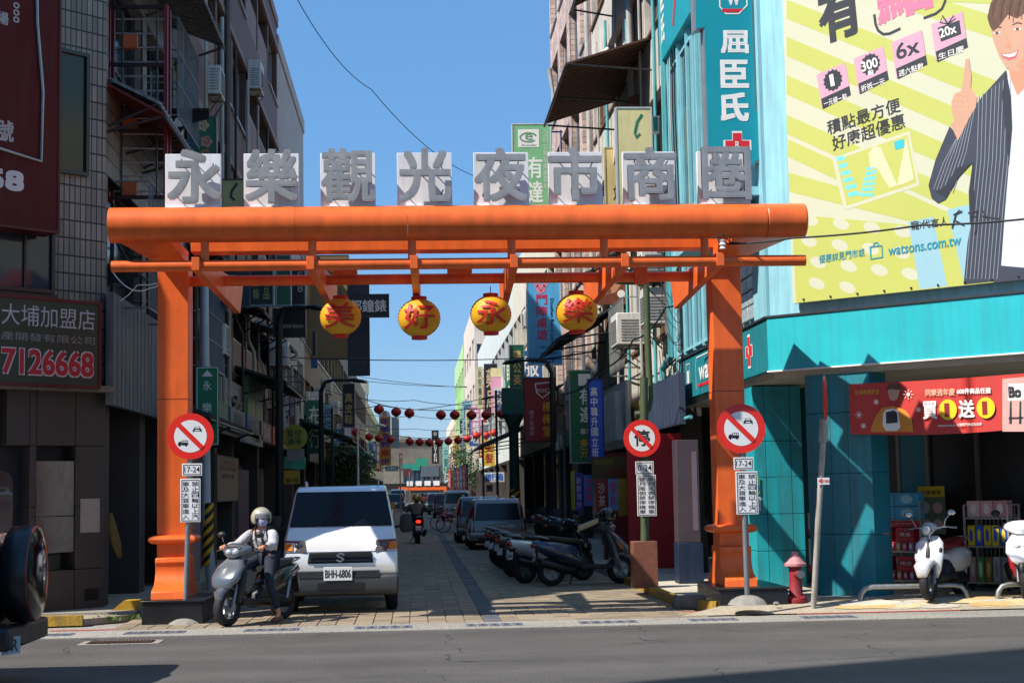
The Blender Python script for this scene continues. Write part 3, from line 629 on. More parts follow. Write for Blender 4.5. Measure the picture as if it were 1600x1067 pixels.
for xf_, xr in ((-2.52, -2.42), (-1.19, -1.1), (.02, .07), (1.2, 1.27), (2.52, 2.47), (3.66, 3.72)):
    t = .045
    prof = [(18.66, 4.17), (22.2, 4.06), (22.5, 4.5), (20.6, 4.42), (18.66, 4.325)]
    def mp(y, z, s, xf_=xf_, xr=xr): return V((xf_+(xr-xf_)*(y-18.66)/3.8+s, y, z))
    gp(MB().prism(prof, mp, -t, t), 'bracket_arm', ORG, bevel=.004)
for xc in (-3.045, 4.075):
    post = gp(MB().box(xc-.193, 20.45, .95, xc+.193, 20.86, 4.57), 'post', ORG, bevel=.006)
    gp(MB().box(xc-.195, 20.448, 2.78, xc+.195, 20.86, 2.79), 'post_seam', mat('#8a3512', .6))
    c = MB(); rs = []
    for a in [math.pi*i/8-math.pi/2 for i in range(9)]:
        k = .09*math.cos(a); z = 1.02+.055*math.sin(a)
        rs.append([(xc-.2-k, 20.44-k, z), (xc+.2+k, 20.44-k, z), (xc+.2+k, 20.88+k, z), (xc-.2-k, 20.88+k, z)])
    gp(c.rings(rs), 'collar', ORG, smooth=50)
    gp(MB().box(xc-.19, 20.43, .8, xc+.19, 20.88, .97), 'neck', ORG, bevel=.004)
    fy = [(20.40, .80), (20.36, .79), (20.35, .74), (20.37, .70), (20.37, .62), (20.33, .53), (20.24, .46), (20.14, .43), (20.08, .415), (20.05, .39), (20.03, .30)]
    pr = [(y, z) for y, z in reversed(fy)] + [(41.32-y, z) for y, z in fy]
    pr = pr[::-1]
    gp(MB().prism(pr, lambda y, z, c_: V((xc+c_, y, z)), -.2, .2), 'pedestal', ORG, smooth=35, bevel=.006)
    blk = mat('#1d1e21', .3, 0, .3, 3, bump=.08)
    x0, x1 = (xc-.29, xc+.45) if xc < 0 else (xc-.31, xc+.55)
    gp(MB().box(x0, 19.9, 0, x1, 21.5, .27), 'plinth', blk, bevel=.01)
    gp(MB().box(x0-.02, 19.88, .272, x1+.02, 21.52, .3), 'plinth_cap', blk, bevel=.006)
# floodlight housings on the tie tube
for px in (543, 722, 1008):
    x = (px-648)/2500*20.66
    gp(MB().box(x-.09 if px == 1008 else x-.16, 20.5, 4.2 if px == 1008 else 4.36, x+.08 if px == 1008 else x+.16, 20.6, 4.44), 'lamp_box', ORG, bevel=.006)
    gp(MB().box(x-.06, 20.6, 4.3, x+.06, 20.7, 4.42), 'lamp_bracket', ORG)
# characters: white boards with grey metal characters standing off in front
chs = '永樂觀光夜市商圈'
bl = [(258, 345), (381, 467), (501, 587), (621, 707), (741, 827), (858, 942), (974, 1056), (1091, 1173)]
ll = [(261, 346), (383, 466), (502, 587), (623, 706), (742, 825), (858, 942), (977, 1059), (1098, 1175)]
WB = mat('#e6e7ea', .5, 0, .1, 2, streak=.12); LT = mat('#a3a2a2', .4, .25, .18, 4, streak=.15)
for i, ch in enumerate(chs):
    F, w, h = SY(bl[i][0], 238, bl[i][1], 321, 18.82)
    F2 = fr(F.O-gl, F.r, F.u)
    F2 = fr(V((F.O.x, 18.82, 4.935))-gl, (1, 0, 0), UP)
    h = .645
    bd = MB().fbox(F2, 0, 0, w, h, -.07, 0).build('character_board', WB, gate, bevel=.004)
    Fa, wa, ha = SY(ll[i][0], 236, ll[i][1], 318, 18.64)
    F3 = fr(V((Fa.O.x, 18.69, 4.955))-gl, (1, 0, 0), UP)
    m = MB(); q = .016
    for k_, (dx, dy) in enumerate(((0, 0), (q, q), (-q, q), (q, -q), (-q, -q), (q, 0), (-q, 0))): put_text(m, ch, F3, q+dx, q+dy, wa-q+dx, .645-q+dy, k_*.0007, ext=.05, res=6)
    c = m.build('character', LT, gate)
    s = MB()
    for (a, b) in ((.1, .1), (wa-.12, .12), (wa*.5, .5), (.14, .5), (wa-.12, .45)): s.cyl(F3(a, b, -.14), F3(a+.02, b+.03, .0), .008, n=5)
    s.build('standoff', FR_D, gate)
gp(MB().box(-2.95, 18.78, 4.915, 3.95, 18.93, 4.935), 'base_rail', WB)
# old spalled paint patch on the tube
# yellow lanterns hung under the gate
YL = mat('#d3a01a', .55, 0, .12, 6); RL = mat('#c0241c', .55, 0, .12, 6)
def lantern(name, label, cat, c, rx, rz, m, mcap, ch=None, group=None, ribs=14, chm=None, fine=True, tassel=True, tilt=0):
    o = empty(name, label, cat, c, group); n = 20; b = MB(); rs = []
    for i in range(ribs+1):
        for q in (0, .5):
            if i == ribs and q: break
            p = math.pi-(i+q)/ribs*math.pi; p = .38+(p/math.pi)*(math.pi-.76); k = 1 if q else .965
            rs.append([V((rx*k*math.sin(p)*math.cos(t), rx*k*math.sin(p)*math.sin(t), rz*math.cos(p))) for t in [2*math.pi*j/n for j in range(n)]])
    rs.sort(key=lambda r: r[0].z); b.rings(rs).build('shade', m, o, smooth=60)
    if fine:
        for s in (-1, 1): MB().cyl((0, 0, s*rz*.9), (0, 0, s*rz*1.1), rx*.36, n=16).build('cap', mcap, o, smooth=40)
    if ch:
        vs, fs = text_mesh(ch, .012, 5); x0 = min(v.x for v in vs); x1 = max(v.x for v in vs); y0 = min(v.y for v in vs); y1 = max(v.y for v in vs)
        bm = bmesh.new(); bv = [bm.verts.new(v) for v in vs]
        for f in fs:
            try: bm.faces.new([bv[i] for i in f])
            except ValueError: pass
        bmesh.ops.triangulate(bm, faces=bm.faces)
        for _ in range(2): bmesh.ops.subdivide_edges(bm, edges=[e for e in bm.edges if e.calc_length() > .09], cuts=1)
        bmesh.ops.triangulate(bm, faces=bm.faces)
        m2 = MB(); bm.verts.index_update(); k = []
        for v in bm.verts:
            u = ((v.co.x-x0)/(x1-x0)-.5)*1.45*rx; w = ((v.co.y-y0)/(y1-y0)-.5)*1.3*rz
            q = max(.05, 1-(u/rx)**2-(w/rz)**2*.92); k.append(V((u, -rx*math.sqrt(q)-.014, w)))
        m2.add(k, [tuple(v.index for v in f.verts) for f in bm.faces]); bm.free(); m2.build('character', chm, o, smooth=60)
    if tassel: MB().cyl((0, 0, -rz*1.1), (0, 0, -rz*1.55), .006 if not fine else .01, n=5).build('tassel', mcap, o)
    MB().cyl((0, 0, rz*1.05), (0, 0, rz*1.5), .006, n=5).build('hook', FR_D, o)
    if tilt: o.rotation_euler = (0, tilt, 0)
    return o
for i, (px, py, r, ch, lab) in enumerate([(532, 495, 33, '美', '美, leftmost of four'), (655, 497, 34, '好', '好, second from the left of four'), (767, 491, 33, '永', '永, third from the left of four'), (901, 488, 34, '樂', '樂, rightmost of four')]):
    p = PY(px, py, 20.66)
    lantern('lantern', 'yellow paper lantern with a red character, ' + lab, 'lantern', p, r/121, r/121*.9, YL, RL, ch, 'yellow lanterns hanging under the orange gate', chm=RL, tassel=False)
# ================================================================== DRUGSTORE on the right corner
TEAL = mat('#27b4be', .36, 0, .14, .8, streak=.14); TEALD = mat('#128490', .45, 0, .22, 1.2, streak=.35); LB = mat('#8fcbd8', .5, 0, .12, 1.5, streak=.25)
RED = mat('#d2222c', .45, 0, .06); WHT = mat('#ecebe6', .5, 0, .06); DK = mat('#2b2f36', .5, 0, .1)
ws = empty('drugstore', 'turquoise corner drugstore building with a chamfered front right of the gate', 'building', (4.9, 21.6, 0)); wl = ws.location.copy()
def wp_(mb, name, m, par=None, **k): return mb.xf(Matrix.Translation(-wl)).build(name, m, par or ws, **k)
q2 = math.sqrt(.5)
def foot(c, X0, L_, Yb):   # footprint polygon: street wall, chamfer, back
    return None
E0 = V((4.9, 21.6, 0)); CH = 6.5
poly_ = [(4.9, 29.38), (4.9, 21.6), (4.9+CH, 21.6-CH), (16, 21.6-CH), (16, 29.38)]
wp_(MB().prism(poly_, lambda a, b, c: V((a, b, c)), 3.83, 14), 'upper_walls', LB)
wp_(MB().prism([(4.93, 29.3), (4.93, 21.62), (4.92+CH, 21.65-CH), (16, 21.65-CH), (16, 29.3)], lambda a, b, c: V((a, b, c)), 3.02, 3.14), 'arcade_ceiling', mat('#b9b2a2', .7, 0, .15))
fs_ = fr(V((4.84, 29.0, 3.12))-wl, (0, -1, 0), UP)              # street-side fascia
fc_ = fr(V((4.84, 21.575, 3.12))-wl, (1, -1, 0), UP)            # chamfer fascia
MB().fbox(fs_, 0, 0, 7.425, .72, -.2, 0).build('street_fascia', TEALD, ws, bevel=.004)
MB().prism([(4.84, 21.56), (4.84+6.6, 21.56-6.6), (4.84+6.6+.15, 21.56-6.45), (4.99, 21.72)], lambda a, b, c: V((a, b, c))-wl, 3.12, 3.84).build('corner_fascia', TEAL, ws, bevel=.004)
MB().fbox(fs_, 0, .722, 7.45, .75, -.2, .03).build('fascia_trim', DK, ws); MB().fbox(fc_, 0, .722, 9, .75, -.1, .03).build('fascia_trim', DK, ws)
MB().fbox(fc_, .0, -.02, 9, -.002, -.1, .03).build('fascia_edge', WHT, ws)
m = MB(); put_text(m, 'watsons', fs_, 2.15, .23, 4.6, .5, .006, .03); m.build('lettering', WHT, ws)
MB().fbox(fs_, 2.05, .13, 4.7, .18, .003, .008).build('red_stripe', RED, ws)
m = MB(); strip(m, fs_, [(1.85, .1), (1.85, .56), (1.95, .64), (4.9, .64)], .018, .006); strip(m, fs_, [(.9, .18), (.9, .6), (1.25, .6), (1.25, .18), (.9, .18)], .02, .006); m.build('logo_outline', WHT, ws)
MB().fbox(fs_, 1.0, .24, 1.15, .48, .004, .008).build('bottle_mark', WHT, ws)
def rxcross(F, a, b, s, root, sx=1.0):
    for (k, mm, c) in ((1.16, WHT, .006), (1, RED, .009)):
        m = MB(); w, t = s*.5*k, s*.17*k+.004
        pts = [(-t, -w), (t, -w), (t, -t), (w, -t), (w, t), (t, t), (t, w), (-t, w), (-t, t), (-w, t), (-w, -t), (-t, -t)]
        poly(F, [(a+x*sx, b+y) for x, y in pts], c).build('pharmacy_cross', mm, root)
    m = MB(); put_text(m, 'R', F, a-.09*s*sx, b-.13*s, a+.1*s*sx, b+.15*s, .013, .02); m.build('lettering', WHT, root)
rxcross(fs_, 6.25, .37, .42, ws, 1.0)
# ground floor: pillars, back walls, doors
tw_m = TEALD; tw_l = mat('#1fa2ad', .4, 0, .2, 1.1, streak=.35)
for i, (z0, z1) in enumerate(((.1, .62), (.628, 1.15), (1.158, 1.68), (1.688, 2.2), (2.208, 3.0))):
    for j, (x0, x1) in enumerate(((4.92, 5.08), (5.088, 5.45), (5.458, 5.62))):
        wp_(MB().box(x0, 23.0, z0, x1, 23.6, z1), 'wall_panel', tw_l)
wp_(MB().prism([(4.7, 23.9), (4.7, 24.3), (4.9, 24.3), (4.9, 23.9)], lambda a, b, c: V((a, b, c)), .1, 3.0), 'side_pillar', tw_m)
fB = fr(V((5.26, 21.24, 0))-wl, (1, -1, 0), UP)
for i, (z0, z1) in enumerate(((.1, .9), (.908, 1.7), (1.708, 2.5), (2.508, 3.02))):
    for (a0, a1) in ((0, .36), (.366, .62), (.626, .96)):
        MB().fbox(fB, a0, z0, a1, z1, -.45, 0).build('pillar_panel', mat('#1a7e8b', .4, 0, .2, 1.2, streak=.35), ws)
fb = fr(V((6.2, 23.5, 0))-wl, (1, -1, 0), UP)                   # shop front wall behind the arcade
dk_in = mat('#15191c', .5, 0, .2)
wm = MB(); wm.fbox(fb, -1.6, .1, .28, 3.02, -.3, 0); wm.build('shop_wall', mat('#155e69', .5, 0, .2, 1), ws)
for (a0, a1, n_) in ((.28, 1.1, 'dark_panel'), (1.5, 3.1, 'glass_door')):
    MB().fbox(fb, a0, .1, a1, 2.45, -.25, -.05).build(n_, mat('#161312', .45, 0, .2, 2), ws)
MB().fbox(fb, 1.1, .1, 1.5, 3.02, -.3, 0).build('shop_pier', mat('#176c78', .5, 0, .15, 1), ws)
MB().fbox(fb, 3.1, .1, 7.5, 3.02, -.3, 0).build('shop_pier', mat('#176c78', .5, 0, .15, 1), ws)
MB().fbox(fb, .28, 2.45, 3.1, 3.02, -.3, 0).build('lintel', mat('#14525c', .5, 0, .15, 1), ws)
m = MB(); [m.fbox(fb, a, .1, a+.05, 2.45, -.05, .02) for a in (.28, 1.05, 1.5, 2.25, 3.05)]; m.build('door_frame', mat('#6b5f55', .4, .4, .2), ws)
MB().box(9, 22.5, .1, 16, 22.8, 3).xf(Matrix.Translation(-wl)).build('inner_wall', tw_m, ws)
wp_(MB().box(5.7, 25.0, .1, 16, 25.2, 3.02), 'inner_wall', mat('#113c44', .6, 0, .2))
# upper storey: corner pier, glass blocks, windows, balcony, sill band under the poster
fw_ = fr(V((4.9, 29.3, 0))-wl, (0, -1, 0), UP)
MB().fbox(fw_, 6.9, 3.85, 7.7, 14, 0, .05).build('corner_pier', LB, ws)
gb = mat('#aab7bb', .12, 0, .25, 9, bump=.6, bscale=14)
for i in range(4):
    for j in range(7):
        MB().fbox(fw_, 5.05+i*.45, 3.95+j*.215, 5.47+i*.45, 4.145+j*.215, -.02, .035).build('glass_block', gb, ws, bevel=.012)
for (a0, a1, z0, z1) in ((.3, 1.15, 3.95, 5.6), (1.25, 2.1, 3.95, 5.6), (2.2, 3.0, 3.95, 5.6), (3.1, 3.9, 3.95, 5.6), (.3, 1.3, 6.0, 9.3), (1.45, 2.6, 6.0, 9.3), (2.75, 3.9, 6.0, 9.3), (4.9, 6.7, 6.6, 11.5)):
    window(fw_, a0, z0, a1, z1, ws, FR_T, glassmat('#3c5660', .05), -.04, 1, False)
for a in (.1, 1.2, 2.15, 3.05, 4.0, 4.7): MB().fbox(fw_, a-.04, 3.9, a+.05, 9.6, 0, .09).build('fin', FR_T, ws)
m = MB(); m.fbox(fw_, 4.1, 5.15, 7.5, 5.28, .0, .75).fbox(fw_, 4.1, 5.6, 7.5, 5.72, .0, .75); m.build('balcony_slab', LB, ws)
MB().fbox(fw_, 4.12, 5.284, 7.48, 5.596, .62, .72).build('balcony_front', LB, ws)
MB().cyl(fw_(7.5, 5.44, .4), fw_(7.512, 5.44, .4), .13, n=24).build('round_vent', WHT, ws)
fp = fr(V((4.9, 21.6, 0))-wl+V((.08, -.08, 0)), (1, -1, 0), UP)
for i in range(12): MB().fbox(fp, .6+i*.62, 3.86, 1.18+i*.62, 3.98, -.04, -.005+.0).build('sill_panel', mat('#1b6a5e', .6, 0, .2), ws)
# ---- the large advertising poster on the chamfered front
PO = empty('billboard', 'huge yellow striped drugstore advertisement with a smiling man in a pinstripe suit', 'billboard', fr(E0, (1, -1, 0), UP)(3.2, 4.0, .1))
fq = fr(E0+V((0, 0, 0)), (1, -1, 0), UP); a0_ = .13; PW = 6.4; PZ = 4.0; PH = 5.6
PN = V((-q2, -q2, 0))
def onposter(px, py):
    p = hit(px, py, PN, PN.dot(E0)+.12); d = p-E0; return ((d.x-d.y)*q2, p.z)
fq = fr(E0-PO.location, (1, -1, 0), UP); a0_ = onposter(1231, 250)[0]
PB = mat('#c6c8ae', .45, 0, .03, 1); PYEL = mat('#b9bf62', .45, 0, .03, 1)
MB().fbox(fq, a0_, PZ, a0_+PW, PZ+PH, .06, .118).build('panel', PB, PO)
lay = [.1185]
def pshape(pts, m, name='print', px=True):
    lay[0] += .00012; P = [onposter(*p) for p in pts] if px else pts
    P = [(max(a0_+.002, a), max(PZ+.002, b)) for a, b in P]
    return poly(fq, P, lay[0]).build(name, m, PO)
def clipx(x0): return max(x0, 1229)
# diagonal stripes
for k in range(13):
    y = -130+k*57.5 if k < 7 else 0
    if k >= 7: break
b = MB()
for k, (yl, yr) in enumerate([(-75, 60), (0, 165), (58, 235), (118, 300), (180, 365)]):
    pshape([(1229, yl+30), (1620, yr+22), (1620, yr-14), (1229, yl)], PYEL)
pshape([(1231, 245), (1620, 430), (1620, 395), (1231, 218)], PYEL); pshape([(1232, 300), (1500, 365), (1500, 345), (1232, 270)], PYEL)
pshape([(1229, -60), (1400, 0), (1620, 10), (1620, -60)], PYEL)
pshape([(1237, 335), (1425, 352), (1560, 362), (1620, 366), (1620, 440), (1244, 474)], PYEL)
dots = MB(); lay[0] += .00012
for j in range(5):
    for i in range(6):
        px = 1218+i*48+(j % 2)*-8+j*6; py = 338+j*33+i*6
        if px < 1246 or px > 1435 or py > 463-(px-1243)*.1: continue
        a, bb_ = onposter(px, py); r = .105
        if j == 4 and py > 455: continue
        dots.add([fq(a+r*1.15*math.cos(t), max(PZ+.01, bb_+r*.72*math.sin(t)-r*.35*math.cos(t)), lay[0]) for t in [2*math.pi*i_/18 for i_ in range(18)]], [tuple(range(18))])
dots.build('print', PB, PO)
BLU = mat('#93bcc8', .45, 0, .03); pshape([(1419, 347), (1458, 339), (1480, 447), (1437, 452)], BLU); pshape([(1480, 328), (1520, 318), (1545, 440), (1507, 444)], BLU)
# card with zigzag stripes
pshape([(1300, 248), (1421, 205), (1437, 290), (1319, 329)], PB); pshape([(1307, 250), (1418, 211), (1432, 286), (1323, 322)], PYEL)
pk = mat('#f2b6c6', .45, 0, .03); pko = mat('#f0cfa8', .45, 0, .03); cy = mat('#6fcfe6', .45, 0, .03)
for i in range(6):
    t = i/6; pshape([(1306+i*3.5, 247+i*11), (1318+i*4.5, 243+i*11), (1321+i*4.5, 249+i*11), (1309+i*3.5, 253+i*11)], cy)
    pshape([(1354-i*2, 262+i*8), (1370-i*1, 257+i*9), (1371-i*1.5, 262+i*9), (1354-i*2, 267+i*8)], cy)
pshape([(1357, 240), (1366, 229), (1376, 231), (1402, 290), (1390, 294), (1370, 262), (1360, 262)], pko); pshape([(1402, 290), (1416, 216), (1428, 280), (1412, 288)], pko)
pshape([(1397, 222), (1412, 217), (1414, 230), (1399, 235)], mat('#38b7c8', .4)); 
def ptext(s_, x0, y0, x1, y1, m, slope=-.37, bold=.008, lean=0, vert=False, name='lettering'):
    """text in the poster plane, baseline from (x0,y1)"""
    lay[0] += .00012; o_ = onposter(x0, y1); r_ = onposter(x1, y1+slope*(x1-x0)); u_ = onposter(x0+lean, y0)
    O = V((o_[0], o_[1], 0)); R_ = V((r_[0], r_[1], 0))-O; U_ = V((u_[0], u_[1], 0))-O
    W_, H_ = R_.length, U_.length; R_ = R_/W_; U_ = U_/H_
    f = lambda a, b, c=0: fq(O.x+R_.x*a+U_.x*b, O.y+R_.y*a+U_.y*b, lay[0]+c*.3)
    return put_text(MB(), s_, f, 0, 0, W_, H_, 0, bold, vert).build(name, m, PO)
ptext('有', 1283, -12, 1349, 73, DK, -.34, .03, -8)
PINK = mat('#d87898', .45, 0, .04); lpk = mat('#cf9fb4', .45, 0, .04)
ptext('點', 1372, -60, 1462, 42, PINK, -.34, .03, -8)
m = MB(); lay[0] += .00012
P = [onposter(x, y) for x, y in ((1366, 23), (1368, 38), (1372, 48), (1380, 54), (1390, 53), (1407, 45))]; strip(m, fq, P, .035, lay[0])
P = [onposter(x, y) for x, y in ((1443, 29), (1462, 22), (1472, 14), (1477, 2), (1475, -10))]; strip(m, fq, P, .035, lay[0]); m.build('print', DK, PO)
for k, (x, y, t1, t2, kind) in enumerate([(1276, 113, '一元積一點', '1', 'b'), (1334, 88, '折抵一元', '300', 'b'), (1393, 63, '週六點數', '6x', ''), (1455, 35, '生日慶', '20x', 'g')]):
    w = 45+k*1.3; s = -.36; hh = 50+k*1.5
    pshape([(x, y+4), (x+w, y+w*s*.9), (x+w+8, y+w*s+hh), (x+8, y+hh+6)], lpk)
    pshape([(x+7, y+hh-8), (x+w+6, y+w*s+hh-12), (x+w+8.5, y+w*s+hh+2), (x+10, y+hh+8)], DK)
    cx, cy_ = x+w/2+3, y+w*s/2+hh*.42
    if kind == 'b':
        a, b_ = onposter(cx, cy_); lay[0] += .00012
        rr = [.15 if i % 2 else .128 for i in range(28)]; poly(fq, [(a+rr[i]*math.cos(2*math.pi*i/28), b_+rr[i]*math.sin(2*math.pi*i/28)*1.02) for i in range(28)], lay[0]).build('print', DK, PO)
    if kind == 'g':
        pshape([(cx-17, cy_-5), (cx+17, cy_-17), (cx+20, cy_+5), (cx-12, cy_+17)], DK)
        m = MB(); lay[0] += .00012; 
        for sx in (-1, 1): strip(m, fq, [onposter(cx+q_[0], cy_+q_[1]) for q_ in ((-1, -11), (sx*9-1, -24), (sx*12-1, -16+sx*-3), (-1, -11))], .02, lay[0])
        m.build('print', DK, PO)
    c_ = WHT if kind else DK; hgt = {'1': 18, '300': 15, '6x': 25, '20x': 14}[t2]; wd_ = {'1': 6, '300': 25, '6x': 36, '20x': 26}[t2]
    ptext(t2, cx-wd_/2, cy_-hgt/2+wd_*.17, cx+wd_/2, cy_+hgt/2+wd_*.17, c_ if t2 != '6x' else DK, -.35, .02 if len(t2) > 1 else 0, -3)
    if t2 == '300': ptext('點', cx-4, cy_+10, cx+5, cy_+18, WHT, -.3, .02)
    ptext(t1, x+12, y+hh-5, x+w+3, y+hh+5, WHT, -.34, .005, -1)
ptext('積點最方便', 1294, 190, 1408, 212, DK, -.33, .005, -3); ptext('好康超優惠', 1302, 214, 1415, 237, DK, -.33, .005, -3)
ptext('寵i代言人', 1424, 346, 1482, 360, DK, -.13, .003, -1)
ptext('優惠詳見門市或', 1280, 399, 1351, 412, mat('#2f93a3', .4), -.16, .004, 0); ptext('watsons.com.tw', 1388, 387, 1502, 400, mat('#2f93a3', .4), -.15, .02, 0)
m = MB(); lay[0] += .00012; strip(m, fq, [onposter(*q_) for q_ in ((1360, 386), (1378, 384), (1379, 402), (1361, 405), (1360, 386))], .02, lay[0]); strip(m, fq, [onposter(*q_) for q_ in ((1365, 385), (1366, 380), (1371, 379), (1374, 384))], .018, lay[0]); m.build('print', mat('#2f93a3', .4), PO)
m = MB(); lay[0] += .00012
for st in (((1488, 357), (1494, 335), (1500, 328)), ((1490, 336), (1504, 330)), ((1493, 345), (1507, 352)), ((1513, 333), (1530, 330)), ((1516, 340), (1528, 338)), ((1520, 333), (1518, 347)), ((1526, 330), (1527, 358), (1523, 366)), ((1534, 326), (1544, 344)), ((1535, 338), (1560, 342), (1562, 340))):
    strip(m, fq, [onposter(*q_) for q_ in st], .018, lay[0])
sig = m
# the man: printed, flat
skin = mat('#c89a80', .5, 0, .06, 3); skd = mat('#c98f70', .5, 0, .05); suit = mat('#343b4a', .5, 0, .1, 2); hair = mat('#5f4030', .5, 0, .25, 9); shirt = mat('#cdd1d8', .5, 0, .04)
pshape([(1575, 112), (1620, 95), (1620, 450), (1535, 440), (1560, 300), (1573, 160)], shirt)
pshape([(1572, 110), (1545, 140), (1536, 150), (1528, 160), (1500, 214), (1484, 198), (1462, 250), (1451, 290), (1456, 310), (1466, 318), (1478, 312), (1500, 275), (1519, 255), (1521, 330), (1512, 380), (1506, 444), (1563, 438), (1570, 340), (1579, 230), (1578, 140)], suit)
pshape([(1554, 425), (1562, 415), (1620, 420), (1620, 446), (1553, 446)], suit)
m = MB(); lay[0] += .00012; pin = mat('#8d93a0', .5)
for k in range(9):
    x = 1524+k*6; strip(m, fq, [onposter(x+8-(k < 3)*2, 150+k*-4), onposter(x+3, 250), onposter(x-6, 340), onposter(x-14, 436)], .008, lay[0])
for k in range(7):
    strip(m, fq, [onposter(1494+k*5, 218-k*9), onposter(1474+k*6, 255-k*3), onposter(1459+k*5, 296+k*1)], .008, lay[0])
m.build('print', pin, PO)
pshape([(1486, 196), (1492, 188), (1488, 178), (1487, 160), (1492, 147), (1502, 143), (1506, 122), (1509, 93), (1514, 92), (1518, 118), (1517, 138), (1527, 152), (1525, 168), (1516, 182), (1509, 196), (1497, 220)], skin)
m = MB(); lay[0] += .00012
for st in (((1490, 160), (1499, 158), (1507, 160)), ((1491, 168), (1500, 166), (1507, 168)), ((1494, 150), (1503, 149), (1510, 154)), ((1515, 140), (1512, 155), (1514, 168)), ((1494, 176), (1503, 176))): strip(m, fq, [onposter(*q_) for q_ in st], .012, lay[0])
m.build('print', skd, PO)
pshape([(1576, 96), (1604, 96), (1620, 118), (1590, 150), (1578, 120)], skd)
pshape([(1548, 44), (1556, 22), (1620, 10), (1620, 98), (1592, 113), (1572, 106), (1562, 90), (1553, 66)], skin)
pshape([(1543, 28), (1548, 6), (1560, -14), (1600, -30), (1625, -20), (1625, 22), (1612, 34), (1606, 18), (1590, 30), (1575, 24), (1560, 44), (1552, 50), (1547, 42)], hair)
for (x, y) in ((1558, 52), (1590, 46)):
    pshape([(x-6, y+1), (x, y-3), (x+6, y-1), (x+1, y+3)], WHT); pshape([(x-2.5, y-2), (x+2.5, y-2.5), (x+2.5, y+2.5), (x-2.5, y+2.5)], hair)
    pshape([(x-8, y-7), (x, y-11), (x+8, y-9), (x+7, y-7), (x, y-8.5), (x-8, y-5)], hair)
pshape([(1572, 52), (1575, 66), (1569, 74), (1578, 76), (1582, 72), (1578, 66)], skd)
pshape([(1564, 84), (1578, 84), (1592, 79), (1588, 91), (1577, 95), (1567, 91)], mat('#c8696a', .5)); pshape([(1566, 85), (1578, 85.5), (1590, 81), (1586, 88), (1577, 90), (1569, 88)], WHT)
sig.v = [p+fq.n*.006 for p in sig.v]; sig.build('signature', DK, PO)
pshape([(1600, 60), (1620, 52), (1620, 97), (1597, 110), (1588, 104), (1600, 88)], skd)
pshape([(1590, 113), (1604, 104), (1620, 99), (1620, 112), (1600, 128)], skd)
for k in range(10):
    m = MB(); lay[0] += .00012; strip(m, fq, [onposter(1560+k*6, -8+k), onposter(1553+k*6.5, 10), onposter(1551+k*6.5, 26+(k % 3)*5)], .012, lay[0]); m.build('print', mat('#7a5642' if k % 2 else '#41291f', .5), PO)
lapel = mat('#262b37', .5, 0, .08)
pshape([(1572, 112), (1580, 150), (1582, 200), (1577, 260), (1571, 200), (1566, 150)], lapel); pshape([(1521, 250), (1523, 330), (1516, 350), (1514, 300)], lapel)
pshape([(1462, 300), (1478, 308), (1500, 275), (1519, 255), (1497, 262), (1476, 292)], lapel)
# grommets along the bottom of the poster
for i in range(9):
    a, b_ = onposter(1256+i*42, 470-i*4.2); MB().cyl(fq(a, PZ+.04, .118), fq(a, PZ+.04, .135), .014, n=8).build('grommet', FR_D, PO)
# ---- tall hanging sign of the drugstore
F, w, h = SY(1105, 38, 1184, 262, 21.75); zb_ = PY(1150, 262, 21.75).z
sg = empty('hanging_sign', 'tall turquoise drugstore sign with rounded white characters and a red cross', 'sign', (F.O.x+w/2, 21.75, zb_))
fh = fr(V((F.O.x, 21.75, zb_))-sg.location, (1, 0, 0), UP)
outl = [(0, 0), (.67, -.0), (.69, .06), (.8, .08), (.82, .2), (.8, .25), (.82, .85), (.73, .87), (.735, 3.2), (0.0, 3.2), (-.02, 1.95), (-.13, 1.92), (-.12, 3.2), (-.12, 3.2)]
outl = [(0, 0), (.67, 0), (.69, .06), (.78, .08), (.8, .2), (.82, .8), (.73, .83), (.73, 3.4), (-.13, 3.4), (-.13, 1.95), (0, 1.98)]
MB().prism([(a, b) for a, b in outl], lambda a, b, c: fh(a, b, c), -.2, -.01).build('edge_frame', mat('#9a9a9d', .4, .4), sg)
MB().prism([(.02, .03), (.65, .03), (.67, .09), (.76, .11), (.775, .2), (.79, .77), (.7, .8), (.7, 3.38), (-.1, 3.38), (-.1, 1.98), (.02, 2.0)], lambda a, b, c: fh(a, b, c), -.01, .004).build('panel', mat('#0b93a3', .4, 0, .08, 1), sg)
m = MB()
for ch, y0, y1 in (('屈', 48, 84), ('臣', 94, 138), ('氏', 145, 190)):
    A = PY(1126, y1, 21.75); B = PY(1169, y0, 21.75); put_text(m, ch, fh, A.x-F.O.x, A.z-zb_, B.x-F.O.x, B.z-zb_, .008, .03, res=6)
m.build('lettering', WHT, sg); A = PY(1152, 227, 21.75); rxcross(fh, A.x-F.O.x, A.z-zb_, .34, sg)
lw = MB(); A = PY(1125, 22, 21.75); B = PY(1166, -20, 21.75)
x0, z0, x1, z1 = A.x-F.O.x, A.z-zb_, B.x-F.O.x, B.z-zb_
strip(lw, fh, [(x0, z1), (x0, z0+.1), (x0+.08, z0), (x1-.12, z0), (x1, z0+.12), (x1, z1)], .02, .008); put_text(lw, 'w', fh, x0+.09, z0+.12, x1-.08, z0+.36, .008, .03); lw.build('lettering', WHT, sg)
MB().add([fh(x0+.03, z0+.02, .009), fh(x1-.12, z0+.02, .009), fh(x1-.05, z0+.07, .009), fh(x0+.03, z0+.07, .009)], [(0, 1, 2, 3)]).build('red_stripe', RED, sg)
MB().fbox(fh, .73, .3, 1.1, .38, -.15, -.08).fbox(fh, .73, 2.4, 1.1, 2.48, -.15, -.08).build('bracket', FR_D, sg)
fz = fr((4.74, 29.6, 9.55), (0, -1, 0), UP)
